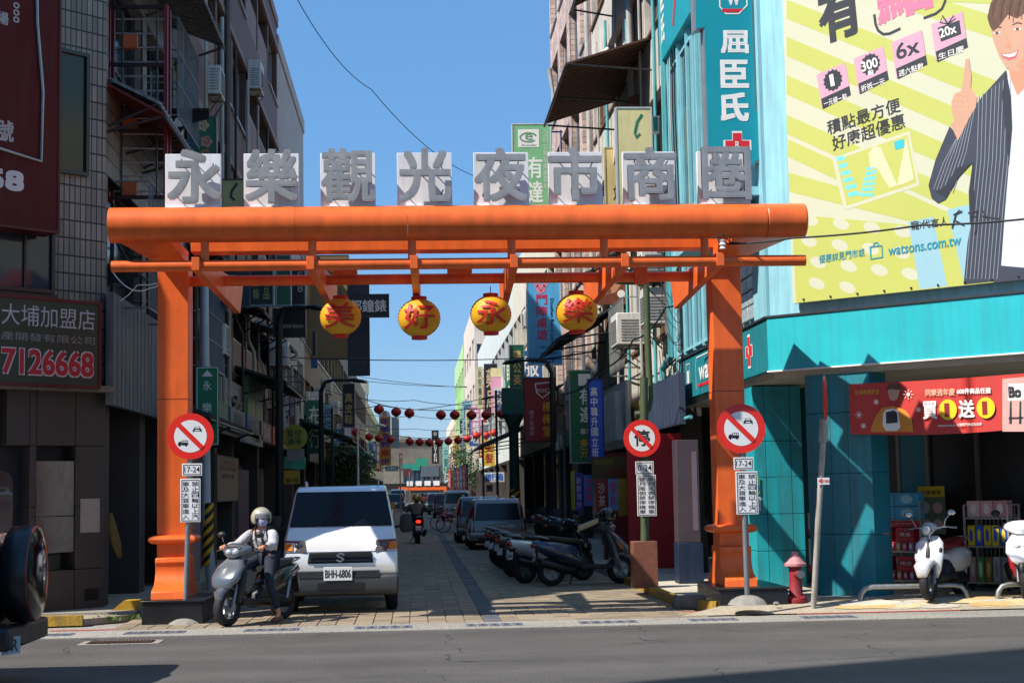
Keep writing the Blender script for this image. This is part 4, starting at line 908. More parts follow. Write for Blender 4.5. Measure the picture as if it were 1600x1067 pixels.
sign('wall_sign', 'turquoise sign board along the side wall high at the top of the picture', 'sign', fz, 3.4, 2.6, '#0f9aa8', [('屈臣氏', .1, .1, .22, .8, '#e8e8e4', .03, True)], .25, extra=lambda r, f, w, h: MB().add([f(1.6, .3, .006), f(1.75, .25, .006), f(2.6, 1.6, .006), f(2.45, 1.7, .006)], [(0, 1, 2, 3)]).build('red_stripe', RED, r))
# ---- red banner under the fascia
BN = V((-q2, -q2, 0)); bc = V((5.2, 21.2, 0))
def onb(px, py): p = hit(px, py, BN, BN.dot(bc)); d = p-bc; return (d.x-d.y)*q2, p.z
a0, z0 = onb(1329, 678); a1, _ = onb(1640, 670); _, z1 = onb(1329, 600)
ban = empty('banner', 'red promotional banner with yellow circles hanging below the turquoise fascia', 'banner', fr(bc, (1, -1, 0), UP)((a0+a1)/2, z0)); fbn = fr(bc-ban.location, (1, -1, 0), UP)
N = 24; b = MB()
for i in range(N):
    A = a0+(a1-a0)*i/N; B = a0+(a1-a0)*(i+1)/N; s0 = -.05*math.sin(math.pi*i/N)-.0; s1 = -.05*math.sin(math.pi*(i+1)/N); w0 = .012*math.sin(i*1.7); w1 = .012*math.sin((i+1)*1.7)
    b.hexa([fbn(A, z0+s0, w0-.004), fbn(B, z0+s1, w1-.004), fbn(B, z0+s1, w1-.008), fbn(A, z0+s0, w0-.008), fbn(A, z1+s0*.3, -.004), fbn(B, z1+s1*.3, -.004), fbn(B, z1+s1*.3, -.008), fbn(A, z1+s0*.3, -.008)])
b.build('cloth', mat('#c23a34', .55, 0, .08, 1.5), ban, smooth=60)
def bt(s_, x0, y0, x1, y1, m, bold=.02, slope=-.03, name='lettering', lift=.016):
    o_ = onb(x0, y1); r_ = onb(x1, y1+slope*(x1-x0)); u_ = onb(x0, y0); W_ = r_[0]-o_[0]; H_ = u_[1]-o_[1]; f = lambda a, b, c=0: fbn(o_[0]+a, o_[1]+(r_[1]-o_[1])*a/W_+b, lift+c)
    return put_text(MB(), s_, f, 0, 0, W_, H_, 0, bold).build(name, m, ban)
def bs(pts, m, l=.015, name='print'): return poly(fbn, [onb(*p) for p in pts], l).build(name, m, ban)
YC = mat('#f0c81e', .5, 0, .05)
bt('買', 1443, 627, 1466, 655, WHT, .02); bt('送', 1499, 625, 1524, 653, WHT, .02)
for cx, cy_ in ((1482, 640), (1541, 637)):
    a, b_ = onb(cx, cy_); disc(fbn, a, b_, .12, .015, 28, .13).build('print', YC, ban); bt('1', cx-5, cy_-10, cx+3, cy_+11, mat('#8e2320', .5), .0, lift=.018); bs([(cx-2.2, cy_-9), (cx+1.8, cy_-9), (cx+1.8, cy_+10), (cx-2.2, cy_+10)], mat('#8e2320', .5), .0185)
bt('同樂週年慶', 1447, 608, 1493, 619, mat('#f3c9a8', .5), .01); bt('600件商品任選', 1496, 607, 1549, 616, WHT, .03); bt('watsons.com.tw 以實際門市公告為準', 1466, 662, 1535, 667, WHT, .01); bt('玩美每個笑容', 1337, 609, 1375, 617, mat('#d9a53a', .5), .01)
bs([(1567, 592), (1610, 588), (1610, 674), (1567, 674)], mat('#e0a49a', .5)); bs([(1576, 600), (1610, 598), (1610, 624), (1576, 626)], mat('#efe6dc', .5), .0165); bt('Bo', 1577, 604, 1597, 622, DK, .06, lift=.018)
for x in (1579, 1594): bs([(x, 627), (x+2.5, 627), (x+3, 662), (x-1, 662)], DK, .018)
bs([(1577, 652), (1600, 651), (1600, 654), (1577, 655)], DK, .018)
bs([(1362, 668), (1369, 650), (1379, 637), (1395, 634), (1415, 640), (1426, 655), (1428, 675), (1362, 675)], mat('#d78a2c', .5)); bs([(1387, 607), (1394, 601), (1403, 602), (1407, 610), (1404, 622), (1398, 627), (1391, 624)], skin, .0165)
bs([(1386, 612), (1387, 603), (1394, 599), (1404, 600), (1408, 608), (1403, 609), (1391, 608)], hair, .018)
bs([(1381, 646), (1385, 640), (1397, 638), (1404, 641), (1408, 668), (1402, 673), (1385, 673), (1380, 664)], WHT, .018); bs([(1385, 644), (1398, 641), (1403, 645), (1404, 660), (1386, 662)], DK, .0195)
for cx, cy_, r in ((1343, 648, 4), (1420, 616, 5), (1370, 628, 3), (1436, 640, 3), (1350, 665, 3)):
    m = MB()
    for k in range(8):
        t = k*math.pi/4; strip(m, fbn, [onb(cx+r*.9*math.cos(t), cy_+r*.9*math.sin(t)), onb(cx+r*1.6*math.cos(t), cy_+r*1.6*math.sin(t))], .008, .016)
    a, b_ = onb(cx, cy_); m.add([fbn(a+.025*math.cos(t), b_+.025*math.sin(t), .016) for t in [i*math.pi/5 for i in range(10)]], [tuple(range(10))]); m.build('print', mat('#f0d8c8', .5), ban)
# ================================================================== LEFT CORNER (chamfered front, in shade)
la = V((-4.2, 22.0, 0)); fl = fr((0, 0, 0), (1, 1, 0), UP); LL = 1.75
lc = empty('corner_building', 'dark tiled corner house with a chamfered front at the left edge', 'building', la-V((q2*LL, q2*LL, 0)))
beige = mat('#463d39', .55, 0, .2, 1.5, streak=.3); 
def la_(px):   # distance along the chamfer for a picture column
    p = hit(px, 700, V((q2, -q2, 0)), V((q2, -q2, 0)).dot(la)); return (p-lc.location).dot(V((q2, q2, 0)))
def lz(px, py, out=0): return hit(px, py, V((q2, -q2, 0)), V((q2, -q2, 0)).dot(la)+out).z
MB().prism([(0, 0), (LL, 0), (LL, -.3), (0, -.3)], lambda a, b, c: fl(a, c, b), 3.1, 13.2).build('upper_wall', tile_g, lc)
MB().box(-24, .02, .1, -.02, 8, 13.2).build('upper_wall', tile_g, lc)
xs = [.02, la_(10), la_(46), la_(57), la_(118), la_(166)-.01]
zs = [.1, .62, 1.45, 2.25, 3.05]
for i in range(5):
    for j in range(4):
        if i == 0 or i == 1 and j < 3: continue
        if i == 3 and j in (1, 2): continue
        MB().fbox(fl, xs[i]+.004, zs[j]+.004, xs[i+1]-.004, zs[j+1]-.004, -.35, -.002*(i+j) % .006).build('wall_panel', beige, lc, bevel=.004)
MB().fbox(fl, .02, .1, xs[2], 2.4, -.8, -.2).build('doorway', dk_in, lc)
st = mat('#8a8580', .22, .85, .2, 3, bump=.15, bscale=9)
for z0, z1 in ((.85, 1.32), (1.33, 2.05)): MB().fbox(fl, xs[3]+.01, z0, xs[4]-.01, z1, -.1, -.012).build('steel_door', st, lc, bevel=.004)
MB().fbox(fl, xs[3]+.01, 2.06, xs[4]-.01, 2.4, -.3, -.2).build('dark_gap', dk_in, lc); MB().fbox(fl, xs[4]+.15, .2, xs[4]+.38, .36, -.003, .004).build('vent', dk_in, lc)
MB().fbox(fl, xs[4]+.08, 1.1, xs[4]+.38, 1.55, 0, .006).build('notice', mat('#a99c90', .6, 0, .2), lc)
window(fl, .05, 4.25, la_(78), 5.15, lc, FR_D, GLB, -.05, 1, True)
for k, (a, z0, z1, w_) in enumerate(((.55, 5.9, 7.6, .9), (.55, 9, 10.6, .9))): window(fl, a, z0, a+w_, z1, lc, FR_D, GL, -.03, 1, False)
MB().fbox(fl, .05, 2.97, LL, 3.05, .25, .02).build('ledge', mat('#7d7468', .7, 0, .3, 2, streak=.5), lc)
# fascia sign and red billboard of the estate agent
lo = lc.location; n_ = V((q2, -q2, 0))
p_ = hit(152, 500, n_, n_.dot(la)+.28); a_r = (p_-lo).dot(V((q2, q2, 0)))+.02; Fs = fr(lo+V((q2, q2, 0))*(a_r-2.6)+n_*.28+V((0, 0, lz(75, 600, .28))), (1, 1, 0), UP)
def wpx(px): # fraction on the sign for a picture column
    p = hit(px, 500, n_, n_.dot(la)+.28); return (p-Fs.O).dot(V((q2, q2, 0)))/2.6
sign('shop_sign', 'dark green estate agency sign with large red telephone number at the left edge', 'sign', Fs, 2.6, lz(75, 470, .28)-lz(75, 600, .28), '#2d3a2c', [
    ('大埔加盟店', wpx(2), .68, wpx(148), .93, '#b9b4bb'), ('產開發有限公司', wpx(1), .5, wpx(148), .6, '#8e8a8a'), ('7126668', wpx(2)-.0, .09, wpx(147), .42, '#d9c9c9', .06), ('7126668', wpx(3), .105, wpx(146), .405, '#b8202c', .03)], .25, '#5c1d22', .04)
sb = [o for o in bpy.data.objects if o.name.startswith('lettering') and o.data.materials[0] == mat('#b8202c', .5, 0, .08)]
for o in sb: o.location = n_*.006
p_ = hit(90, 300, n_, n_.dot(la)+.5); Fb = fr(lo+V((q2, q2, 0))*((p_-lo).dot(V((q2, q2, 0)))-3.0)+n_*.5+V((0, 0, lz(45, 356, .5))), (1, 1, 0), UP)
def bpx(px): p = hit(px, 300, n_, n_.dot(la)+.5); return (p-Fb.O).dot(V((q2, q2, 0)))/3.0
def bz(py): return (lz(30, py, .5)-Fb.O.z)/3.6
sign('wall_sign', 'large dark red sign with a white house number at the top left corner', 'sign', Fb, 3.0, 3.6, '#4e0404', [('號', bpx(-6), bz(225), bpx(20), bz(192), '#a7a2a2', .02), ('58', bpx(-22), bz(300), bpx(37), bz(268), '#c9c6c6', .06), ('場', bpx(-8), bz(45), bpx(10), bz(25), '#a7a2a2', .02), ('ooo', bpx(17), bz(38), bpx(27), bz(5), '#a7a2a2', .03, True)], .35, '#4c1212', .03, rough=.85,
     extra=lambda r, f, w, h: MB().tube([f(bpx(52)*w, h*.95, .03), f(bpx(54)*w, h*.75, .03), f(bpx(64)*w, h*.5, .03), f(bpx(62)*w, bz(248)*h, .03), f(bpx(-10)*w, bz(237)*h, .03)], .02, 6).build('steel_strip', FR_L, r))
# empty sign rack with red posts on the corner
Y_ = 23.0; F, w, h = SY(165, 8, 262, 312, Y_)
rk = empty('sign_rack', 'empty tall steel sign rack with dark red posts above the gate\'s left end', 'sign rack', (F.O.x, Y_, F.O.z)); f = fr((0, 0, 0), (1, 0, 0), UP)
rdp = mat('#6d1a26', .35, .2, .2, 3)
for a, d in ((.03, 0), (w-.03, 0), (.03, .3), (w-.03, .3)): MB().fbox(f, a-.028, 0, a+.028, h, -d-.03, -d+.03).build('post', rdp, rk)
for z in (0.03, h*.35, h*.69, h-.03): MB().fbox(f, .06, z-.025, w-.06, z+.025, -.03, .02).build('beam', mat('#2a1518', .5, .2), rk)
for i in range(13): MB().cyl(f(.08, .15+i*h/13.5, -.15), f(w-.08, .15+i*h/13.5+random.uniform(-.02, .02), -.15), .014, n=6).build('rung', FR_L, rk)
for z in (.08, 1.0, 2.25): MB().fbox(f, .22, z, .42, z+.2, -.2, -.08).build('ballast_box', mat('#b05a2a', .6, 0, .2), rk)
for a in (.2, w-.18): MB().fbox(f, a-.01, .05, a+.01, h-.05, -.17, -.13).build('rail', FR_D, rk)
# corrugated panels of the first left shopfront (vertical ribs)
def ribpanel(label, F, w, h, m, step=.12, cat='wall panel', extra=None, name='corrugated_panel'):
    o = empty(name, label, cat, F(w/2, 0, 0)); f = fr(F.O-o.location, F.r, F.u)
    MB().fbox(f, 0, 0, w, h, -.1, -.03).build('backing', m, o)
    n = int(w/step)
    for i in range(n): MB().fbox(f, i*w/n+.01, 0, (i+1)*w/n-.03, h, -.03, 0).build('rib', m, o)
    if extra: extra(o, f, w, h)
    return o
F, w, h = SX(176, 252, XL+.15, 455, 632)
ribpanel('grey ribbed panel wall behind the left end of the gate', F, w, h, mat('#6c6e74', .6, .1, .3, 1.5, streak=.6), .3)
F, w, h = SX(346, 379, XL+.2, 585, 675)
ribpanel('white ribbed sign panel with black raised characters', F, w, h, mat('#aeaaa8', .6, .1, .2, 1.5, streak=.4), .3, 'sign', extra=lambda o, f, w, h: put_text(MB(), '衣', f, w*.3, h*.25, w*.85, h*.75, .02, .05, ext=.06).build('character', DK, o))
F, w, h = SX(388, 411, XL+.25, 585, 660)
sign('wall_sign', 'plain light green sign board above the second left shop', 'sign', F, w, h, '#7fa06a', [], .1)
F, w, h = SX(382, 411, XL+.3, 672, 690)
sign('shop_sign', 'long white shop sign with black letters under the green board', 'sign', F, w, h, '#9aa3ab', [('Levis', .5, .3, .8, .75, '#1c1c1e', .03)], .1)
F, w, h = SX(483, 500, XL+.3, 612, 665)
ribpanel('cream slatted shutters lit by the sun on the left wall', F, w, h, mat('#d9cfa0', .6, 0, .12, 1.5), 1.4)
F, w, h = SX(503, 512, XL+.32, 612, 672); sign('wall_sign', 'pale narrow panel right of the cream shutters', 'sign', F, w, h, '#c7c9cc', [], .1)
F, w, h = SX(484, 500, XL+.3, 680, 720); sign('wall_sign', 'grey shop board under the cream shutters', 'sign', F, w, h, '#8d8a88', [('MAX', .2, .6, .8, .8, '#2a2a2c', .03)], .1)
# ================================================================== STREET SIGNS, POLES, LANTERNS, WIRES
GP = mat('#8d9296', .45, .6, .2, 6, streak=.2); GRN = mat('#4a5a3c', .55, .1, .25, 3, streak=.4); DKG = mat('#173a33', .5, .1, .2, 3); CON = mat('#8f8b84', .85, 0, .3, 9, bump=.6)
SR = mat('#e02a1e', .38, 0, .04, key='sred'); SW = mat('#e4e4e4', .4, 0, .05, key='swht'); SK = mat('#15161a', .5, 0, .05, key='sblk')
def ringdisc(root, F, r, R_ink=True, kind='truck'):
    """round prohibition sign: steel disc, red ring, white ground, pictures, red bar"""
    m = MB(); m.prism([(r*math.cos(t), r*math.sin(t)) for t in [2*math.pi*i/40 for i in range(40)]], lambda a, b, c: F(a, b, c), -.012, 0); m.build('disc', SR, root)
    disc(F, 0, 0, r*.7, .002, 36).build('white_field', SW, root)
    if kind == 'truck':
        m = MB(); s = r/.29
        # car, upper right, seen from the front
        cx, cy = .085*s, .085*s
        m.add([F(cx+x*s, cy+y*s, .004) for x, y in ((-.052, 0), (-.056, -.03), (-.05, -.035), (-.046, -.022), (.046, -.022), (.05, -.035), (.056, -.03), (.052, 0), (.04, .012), (.03, .036), (-.03, .036), (-.04, .012))], [tuple(range(12))])
        # lorry, lower left
        cx, cy = -.09*s, -.085*s
        m.add([F(cx+x*s, cy+y*s, .004) for x, y in ((-.02, -.025), (.06, -.025), (.06, .035), (-.02, .035))], [(0, 1, 2, 3)])
        m.add([F(cx+x*s, cy+y*s, .004) for x, y in ((-.065, -.025), (-.024, -.025), (-.024, .02), (-.045, .02), (-.066, -.002))], [(0, 1, 2, 3, 4)])
        for wx in (-.045, .035): m.add([F(cx+wx*s+.012*s*math.cos(t), cy-.028*s+.012*s*math.sin(t), .004) for t in [i*math.pi/6 for i in range(12)]], [tuple(range(12))])
        m.build('pictogram', SK, root)
        m = MB(); cx, cy = .085*s, .085*s
        m.add([F(cx+x*s, cy+y*s, .0045) for x, y in ((-.03, .014), (.03, .014), (.024, .03), (-.024, .03))], [(0, 1, 2, 3)]); m.add([F(cx+x*s, cy+y*s, .0045) for x, y in ((-.028, -.016), (.028, -.016), (.028, -.004), (-.028, -.004))], [(0, 1, 2, 3)])
        cx, cy = -.09*s, -.085*s
        for k in range(3): m.add([F(cx+(-.012+k*.025)*s+x*s, cy+y*s, .0045) for x, y in ((0, .008), (.017, .008), (.017, .026), (0, .026))], [(0, 1, 2, 3)])
        m.build('pictogram_windows', SW, root)
    else:
        m = MB(); put_text(m, '停', F, -r*.42, -r*.42, r*.42, r*.45, .004, .012); m.build('pictogram', SK, root)
    w = r*.105; d = r*.72*q2
    MB().add([F(-d-w*q2, d-w*q2, .006), F(d-w*q2, -d-w*q2, .006), F(d+w*q2, -d+w*q2, .006), F(-d+w*q2, d+w*q2, .006)], [(0, 1, 2, 3)]).build('bar', SR, root)
def plate(root, F, w, h, rows, t=.01, bord=.008, col=SW, vertical=None, name='plate', c0=0):
    f = lambda a, b, c=0: F(a, b, c+c0)
    MB().fbox(f, -w/2, 0, w/2, h, -t, 0).build(name, col, root, bevel=.003)
    m = MB(); e = .014
    m.fbox(f, -w/2+e, e, w/2-e, e+bord, .001, .0018).fbox(f, -w/2+e, h-e-bord, w/2-e, h-e, .001, .0018).fbox(f, -w/2+e, e+bord, -w/2+e+bord, h-e-bord, .001, .0018).fbox(f, w/2-e-bord, e+bord, w/2-e, h-e-bord, .001, .0018)
    for s_, u0, v0, u1, v1, ve in rows: put_text(m, s_, f, -w/2+u0*w, v0*h, -w/2+u1*w, v1*h, .002, .004, ve)
    m.build('lettering', SK, root)
def traffic(label, base, top, disc_c, r, Yd, rows1, rows2, b2, kind='truck', pm=GP, pr=.032, yaw_=0, mound=True):
    o = empty('road_sign', label, 'road sign', base)
    MB().cyl((0, 0, 0), V(top)-V(base), pr, n=14).build('post', pm, o, smooth=40)
    F = fr(V(disc_c)-V(base), (math.cos(yaw_), math.sin(yaw_), 0), UP); ringdisc(o, F, r, kind=kind)
    if mound: MB().lathe([(.0, -.02), (.24, -.02), (.2, .03), (.13, .07), (.08, .085), (.04, .09)], (0, 0, 0), 18).build('concrete_foot', CON, o, smooth=60)
    for (w, h, z, rows, dx) in rows1: plate(o, fr(V(disc_c)-V(base)+V((dx, .005, z)), (math.cos(yaw_), math.sin(yaw_), 0), UP), w, h, rows)
    c = MB()
    for z in (-.05, .12): c.box(-.04, -.006, z-.012, .04, .05, z+.012)
    c.xf(Matrix.Translation(V(disc_c)-V(base)+V((0, .01, 0)))).build('clamp', FR_D, o)
    return o
rt = [('禁止四輪以上汽', .56, .06, .9, .94, True), ('車及大貨車進入', .1, .06, .44, .94, True)]
bL = G(289, 975); tL = PY(297, 650, bL.y-.0); dL = PY(297.5, 681.5, bL.y-.045)
traffic('round red no-lorries sign on a grey post before the left orange post', bL, PY(297, 712, bL.y), dL, .285, 0, [(.245, .15, -.485, [('17-24', .12, .28, .88, .74, False)], .02), (.245, .53, -1.05, rt, .0)], None, None)
bR = PY(1168, 941, 19.38); dR = PY(1158, 669.5, bR.y-.045)
traffic('round red no-lorries sign on a grey post before the right orange post', bR, PY(1159, 700, bR.y), dR, .30, 0, [(.245, .15, -.50, [('17-24', .12, .28, .88, .74, False)], .02), (.27, .52, -1.04, rt, .05)], None, None)
bN = G(1008, 918, .1); dN = PY(1003, 684.5, bN.y-.13)
o = traffic('round red no-parking sign on the green pole set in a brown stone box', bN, PY(1006, 590, bN.y), dN, .275, 0, [(.27, .19, -.53, [('0-24', .12, .25, .88, .75, False)], .03), (.285, .6, -1.14, [('單月北側禁停機車', .56, .05, .9, .95, True), ('雙月南側禁停機車', .1, .05, .44, .95, True)], .05)], None, None, 'stop', GRN, .062, 0, False)
MB().box(-.18, -.13, 0, .18, .2, .68).build('stone_box', mat('#7a4a38', .6, 0, .3, 12, bump=.2), o, bevel=.008)
b = bN; MB().box(-.05, -.075, 1.06, .04, -.065, 1.2).build('blue_tag', mat('#1d3b8f', .5), o)
# green lamp pole with the bent arm beside it
p0 = PY(1010, 645, b.y+.15); mbp = MB(); mbp.tube([PY(x, y, b.y+.15)-b for x, y in ((992, 648), (1006, 646), (1013, 638), (1016, 620), (1013, 560), (1011, 500), (1010, 452), (1006, 442), (995, 440), (965, 439))], .052, 12)
tag(mbp.xf(Matrix.Translation(b)).build('bent_pipe', GRN, None, smooth=50), 'dark green bent lamp arm rising from the no-parking pole', 'lamp arm')
# pole right of the gate with a sign seen edge-on
bP = G(1271, 952, .03)
o = empty('road_sign', 'worn round sign seen edge on, on a pale leaning pole beside the turquoise pillar', 'road sign', bP)
MB().tube([(0, 0, 0), PY(1279, 800, bP.y)-bP, PY(1287, 680, bP.y)-bP, PY(1288, 660, bP.y)-bP], .036, 12).build('post', mat('#b3ada3', .6, .2, .3, 8, streak=.5), o, smooth=40)
MB().cyl(PY(1286, 690, bP.y)-bP, PY(1288, 655, bP.y)-bP, .055, n=12).build('sleeve', mat('#b3ada3', .6, .2, .3, 8, streak=.5), o)
F = fr(PY(1289.5, 622, bP.y)-bP, (-.32, -.947, 0), UP)
MB().prism([(.28*math.cos(t), .28*math.sin(t)) for t in [i*math.pi/18 for i in range(36)]], F, -.008, .008).build('disc', SR, o); disc(F, 0, 0, .2, .011).build('white_field', SW, o)
F = fr(PY(1276, 757, bP.y)-bP+V((0, -.05, 0)), (1, 0, 0), UP)
MB().fbox(F, 0, 0, .15, .085, -.004, 0).build('plate', SW, o); MB().add([F(.01, .045, .002), F(.06, .01, .002), F(.06, .08, .002)], [(0, 1, 2)]).build('arrow', SR, o); m = MB(); put_text(m, '100', F, .07, .025, .145, .06, .002, .02); m.build('lettering', SR, o)
# left lamp post with the street name sign and hazard stripes
bS = G(331, 922, .0); 
o = empty('lamp_post', 'white round lamp post with yellow and black hazard sleeve left of the rider', 'lamp post', bS)
MB().tube([(0, 0, 0), PY(322, 800, bS.y)-bS, PY(319, 430, bS.y)-bS, PY(318, 330, bS.y)-bS], [.088, .082, .072, .07], 16).build('post', mat('#b9bdc4', .4, .1, .15, 4, streak=.3), o, smooth=40)
z0, z1 = PY(325, 883, bS.y).z, PY(325, 785, bS.y).z
def sleeve(root, c0, c1, r, n=6):
    c0, c1 = V(c0), V(c1); L_ = (c1-c0).length; N = 20; tw = 1.15
    for q, mm in ((0, mat('#e5a81c', .5, 0, .15)), (1, mat('#17181a', .5, 0, .15))):
        b = MB()
        for k in range(-3, n+1):
            for j in range(N):
                t0, t1 = 2*math.pi*j/N, 2*math.pi*(j+1)/N
                pts = []
                for (t, dz) in ((t0, 0), (t1, 0), (t1, .5), (t0, .5)):
                    z = (k+q*.5+dz + (t/(2*math.pi))*3)/n*L_; z = min(max(z, 0), L_); pts.append(c0+V((r*math.sin(t), -r*math.cos(t), z)))
                if max(p.z for p in pts)-min(p.z for p in pts) > .004: b.add(pts, [(0, 1, 2, 3)])
        b.build('hazard_sleeve', mm, root)
c0 = PY(325.5, 883, bS.y)-bS; c1 = PY(324, 785, bS.y)-bS; sleeve(o, (c0.x-.003, c0.y, c0.z), (c0.x, c0.y, c1.z), .093)
F, w, h = SY(306, 573, 342, 696, bS.y-.12)
def arrow(r, f, w, h):
    MB().add([f(w*.25, h*.875, .006), f(w*.75, h*.875, .006), f(w*.5, h*.955, .006)], [(0, 1, 2)]).build('arrow', SW, r)
    m = MB(); e = .012
    m.fbox(f, e, e, w-e, e+.012, .001, .006).fbox(f, e, h-e-.012, w-e, h-e, .001, .006).fbox(f, e, e, e+.012, h-e, .001, .005).fbox(f, w-e-.012, e, w-e, h-e, .001, .005); m.build('border', SW, r)
sign('street_name_sign', 'tall green street name sign with a white arrow beside the left orange post', 'sign', F, w, h, '#0a7a55', [('永', .3, .7, .68, .82, '#e4e4e4', .005), ('樂', .28, .42, .7, .54, '#e4e4e4', .005)], .02, extra=arrow)
# ---- projecting shop signs, left side (in shade)
def PSIGN(px0, py0, px1, py1, Y, label, col, texts=(), **k):
    F, w, h = SY(px0, py0, px1, py1, Y); return sign(k.pop('name', 'hanging_sign'), label, 'sign', F, w, h, col, texts, k.pop('t', .14), **k)
def roses(r, f, w, h):
    for k, (u, v, c) in enumerate(((.2, .72, '#c98a4a'), (.65, .8, '#c9b48f'), (.28, .35, '#3a5a8a'), (.75, .38, '#c08a7a'), (.3, .03, '#b9a58a'), (.72, .03, '#b07a50'))):
        m = MB()
        pts = [(u*w+(.13+.02*math.cos(5*t))*w*1.3*math.cos(t), v*h+(.13+.02*math.cos(5*t))*w*1.3*math.sin(t)) for t in [i*math.pi/12 for i in range(24)]]
        poly(f, [(a, max(b, .005)) for a, b in pts], .006).build('rose_print', mat(c, .6), r)
        m = MB(); strip(m, f, [(u*w+.012*i*math.cos(i*.9)*w*1.0, max(.01, v*h+.012*i*math.sin(i*.9)*w)) for i in range(1, 10)], .012, .009); m.build('rose_print', mat('#20303a', .6), r)
PSIGN(281, 184, 336, 245, 29.5, 'green sign with printed roses left above the first gate character', '#1d6b52', [], extra=roses, frame='#5a5f5c')
PSIGN(347, 282, 381, 330, 30, 'cream sign with a dark leaf mark between the first two gate characters', '#b5aa78', [], extra=lambda r, f, w, h: strip(MB(), f, [(w*.7, h*.9), (w*.45, h*.65), (w*.4, h*.45), (w*.6, h*.35)], .05, .007).build('leaf_mark', DKG, r), frame='#3a3f44')
PSIGN(336, 424, 389, 478, 31, 'dark teal hanging sign behind the first sloping gate arm', '#16303a', [('•', .2, .6, .75, .9, '#8d8f6a')], frame='#4b5560')
PSIGN(391, 410, 426, 476, 31.4, 'black clothing shop sign with gold characters under the gate', '#10181a', [('服飾', .12, .1, .4, .7, '#9a905a', .01, True), ('精品', .58, .1, .86, .7, '#9a905a', .01, True)], frame='#7d8a92')
PSIGN(433, 400, 453, 476, 33, 'narrow green hanging sign behind the gate beam', '#1f5a38', [], frame='#8b9297')
PSIGN(454, 412, 476, 476, 35, 'black hanging sign with white rings beside the green one', '#0e1014', [('S', .5, .62, .9, .8, '#9a9a9a', .02), ('8', .5, .3, .9, .5, '#9a9a9a', .02)], frame='#8b9297')
PSIGN(428, 484, 476, 525, 36, 'black shirt shop sign under the narrow signs', '#0b0c10', [('shirtism', .3, .3, .95, .46, '#b0aca0', .01)], frame='#30343a')
PSIGN(478, 400, 545, 560, 66, 'tall plain tan wall sign box beyond the shirt sign', '#7d6a48', [], t=.5, frame='#5a5040')
PSIGN(488, 518, 494, 555, 44, 'small dark green box sign on the tan wall', '#12382c', [])
PSIGN(545, 461, 607, 495, 58, 'dark clock shop sign with white characters next to the sky', '#20242c', [('都鐘錶', .03, .2, .95, .78, '#e8e8e8', .012)], frame='#3a3d44')
PSIGN(545, 436, 577, 586, 60, 'tall dark blue hanging sign with script lettering at the skyline', '#2b3140', [('style', .1, .1, .9, .2, '#4a5060', .01)], frame='#1c2028')
PSIGN(536, 600, 554, 667, 62, 'navy leather shop sign with tan characters', '#14182e', [('真皮鞋', .15, .05, .85, .8, '#b8a468', .01, True)], frame='#9a9a98')
def curvetop(r, f, w, h): poly(f, [(w*.5+w*.5*math.cos(t), h+h*.13*math.sin(t)) for t in [math.pi*i/14 for i in range(15)]], -.01).build('round_top', WHT, r); m = MB(); put_text(m, '@', f, w*.3, h*1.01, w*.7, h*1.1, .006, .01); m.build('print', mat('#8a3a6a', .5), r)
PSIGN(593, 651, 611, 727, 78, 'tall orange sign with blue characters beside the lantern string', '#d08a1c', [('年華金飾', .12, .35, .88, .98, '#1c2c96', .02, True), ('樂', .12, .18, .88, .33, '#b0341c', .02), ('步', .12, .02, .88, .15, '#1c2c96', .02)], extra=curvetop)
PSIGN(612, 652, 624, 700, 100, 'pale panel sign behind the orange sign', '#8fa0a0', [])
PSIGN(602, 728, 622, 736, 88, 'small green street name plate far down the left side', '#11906a', [('永樂街', .1, .15, .9, .85, '#e8e8e8', .01)])
PSIGN(440, 735, 468, 756, 41, 'small yellow shop sign with black characters at the left shops', '#c99a12', [('滷六味', .2, .1, .95, .45, '#3a2408', .01)])
PSIGN(616, 682, 621, 700, 105, 'thin red and yellow sign beyond the orange one', '#c8a83c', [('旺旺', .1, .1, .9, .9, '#c02418', .03, True)])
PSIGN(624, 708, 629, 735, 160, 'thin red vertical sign before the concrete building', '#c92a3a', [('東京堂', .15, .05, .85, .95, '#eeeeee', .02, True)])
PSIGN(630, 732, 643, 745, 200, 'poster with a portrait on the far left corner', '#c06a7a', [])
PSIGN(486, 560, 496, 575, 50, 'little blue plastic sign on a far bracket', '#2a5a9a', [])
PSIGN(452, 612, 462, 690, 47, 'narrow red and white banner sign before the round yellow sign', '#8a5a5a', [('特價', .2, .5, .8, .9, '#c9c9c9', .01, True)])
# round yellow food sign
c = PY(460, 683, 42); o = empty('hanging_sign', 'round yellow snack sign with green characters at the left shops', 'sign', (c.x, 42, c.z)); F = fr((0, 0, 0), (1, 0, 0), UP); r = .33
MB().prism([(r*math.cos(t), r*math.sin(t)) for t in [i*math.pi/18 for i in range(36)]], F, -.12, 0).build('disc', mat('#a8a030', .5, 0, .15), o)
m = MB(); put_text(m, '買空', F, -.2, 0, .18, .2, .004, .01); put_text(m, '滷味', F, -.2, -.2, .18, -.01, .004, .01); m.build('lettering', DKG, o)
MB().fbox(F, -.2, -.6, .25, -.3, -.1, -.02).build('lower_board', mat('#9a8a88', .6), o)
# green scalloped shop awnings at the round sign
for k, (px, py, Y) in enumerate(((452, 722, 43), (468, 724, 44))):
    c = PY(px, py, Y); o = empty('shop_awning', ['small green valance under the round yellow sign', 'second green valance right of the round sign'][k], 'awning', c)
    for i in range(4): MB().hexa([(-.15+i*.08, 0, -.16), (-.08+i*.08, 0, -.16), (-.08+i*.08, .02, -.16), (-.15+i*.08, .02, -.16), (-.15+i*.08, .3, .16), (-.08+i*.08, .3, .16), (-.08+i*.08, .32, .16), (-.15+i*.08, .32, .16)]).build('panel', mat('#2a9a7a', .6, 0, .15), o)
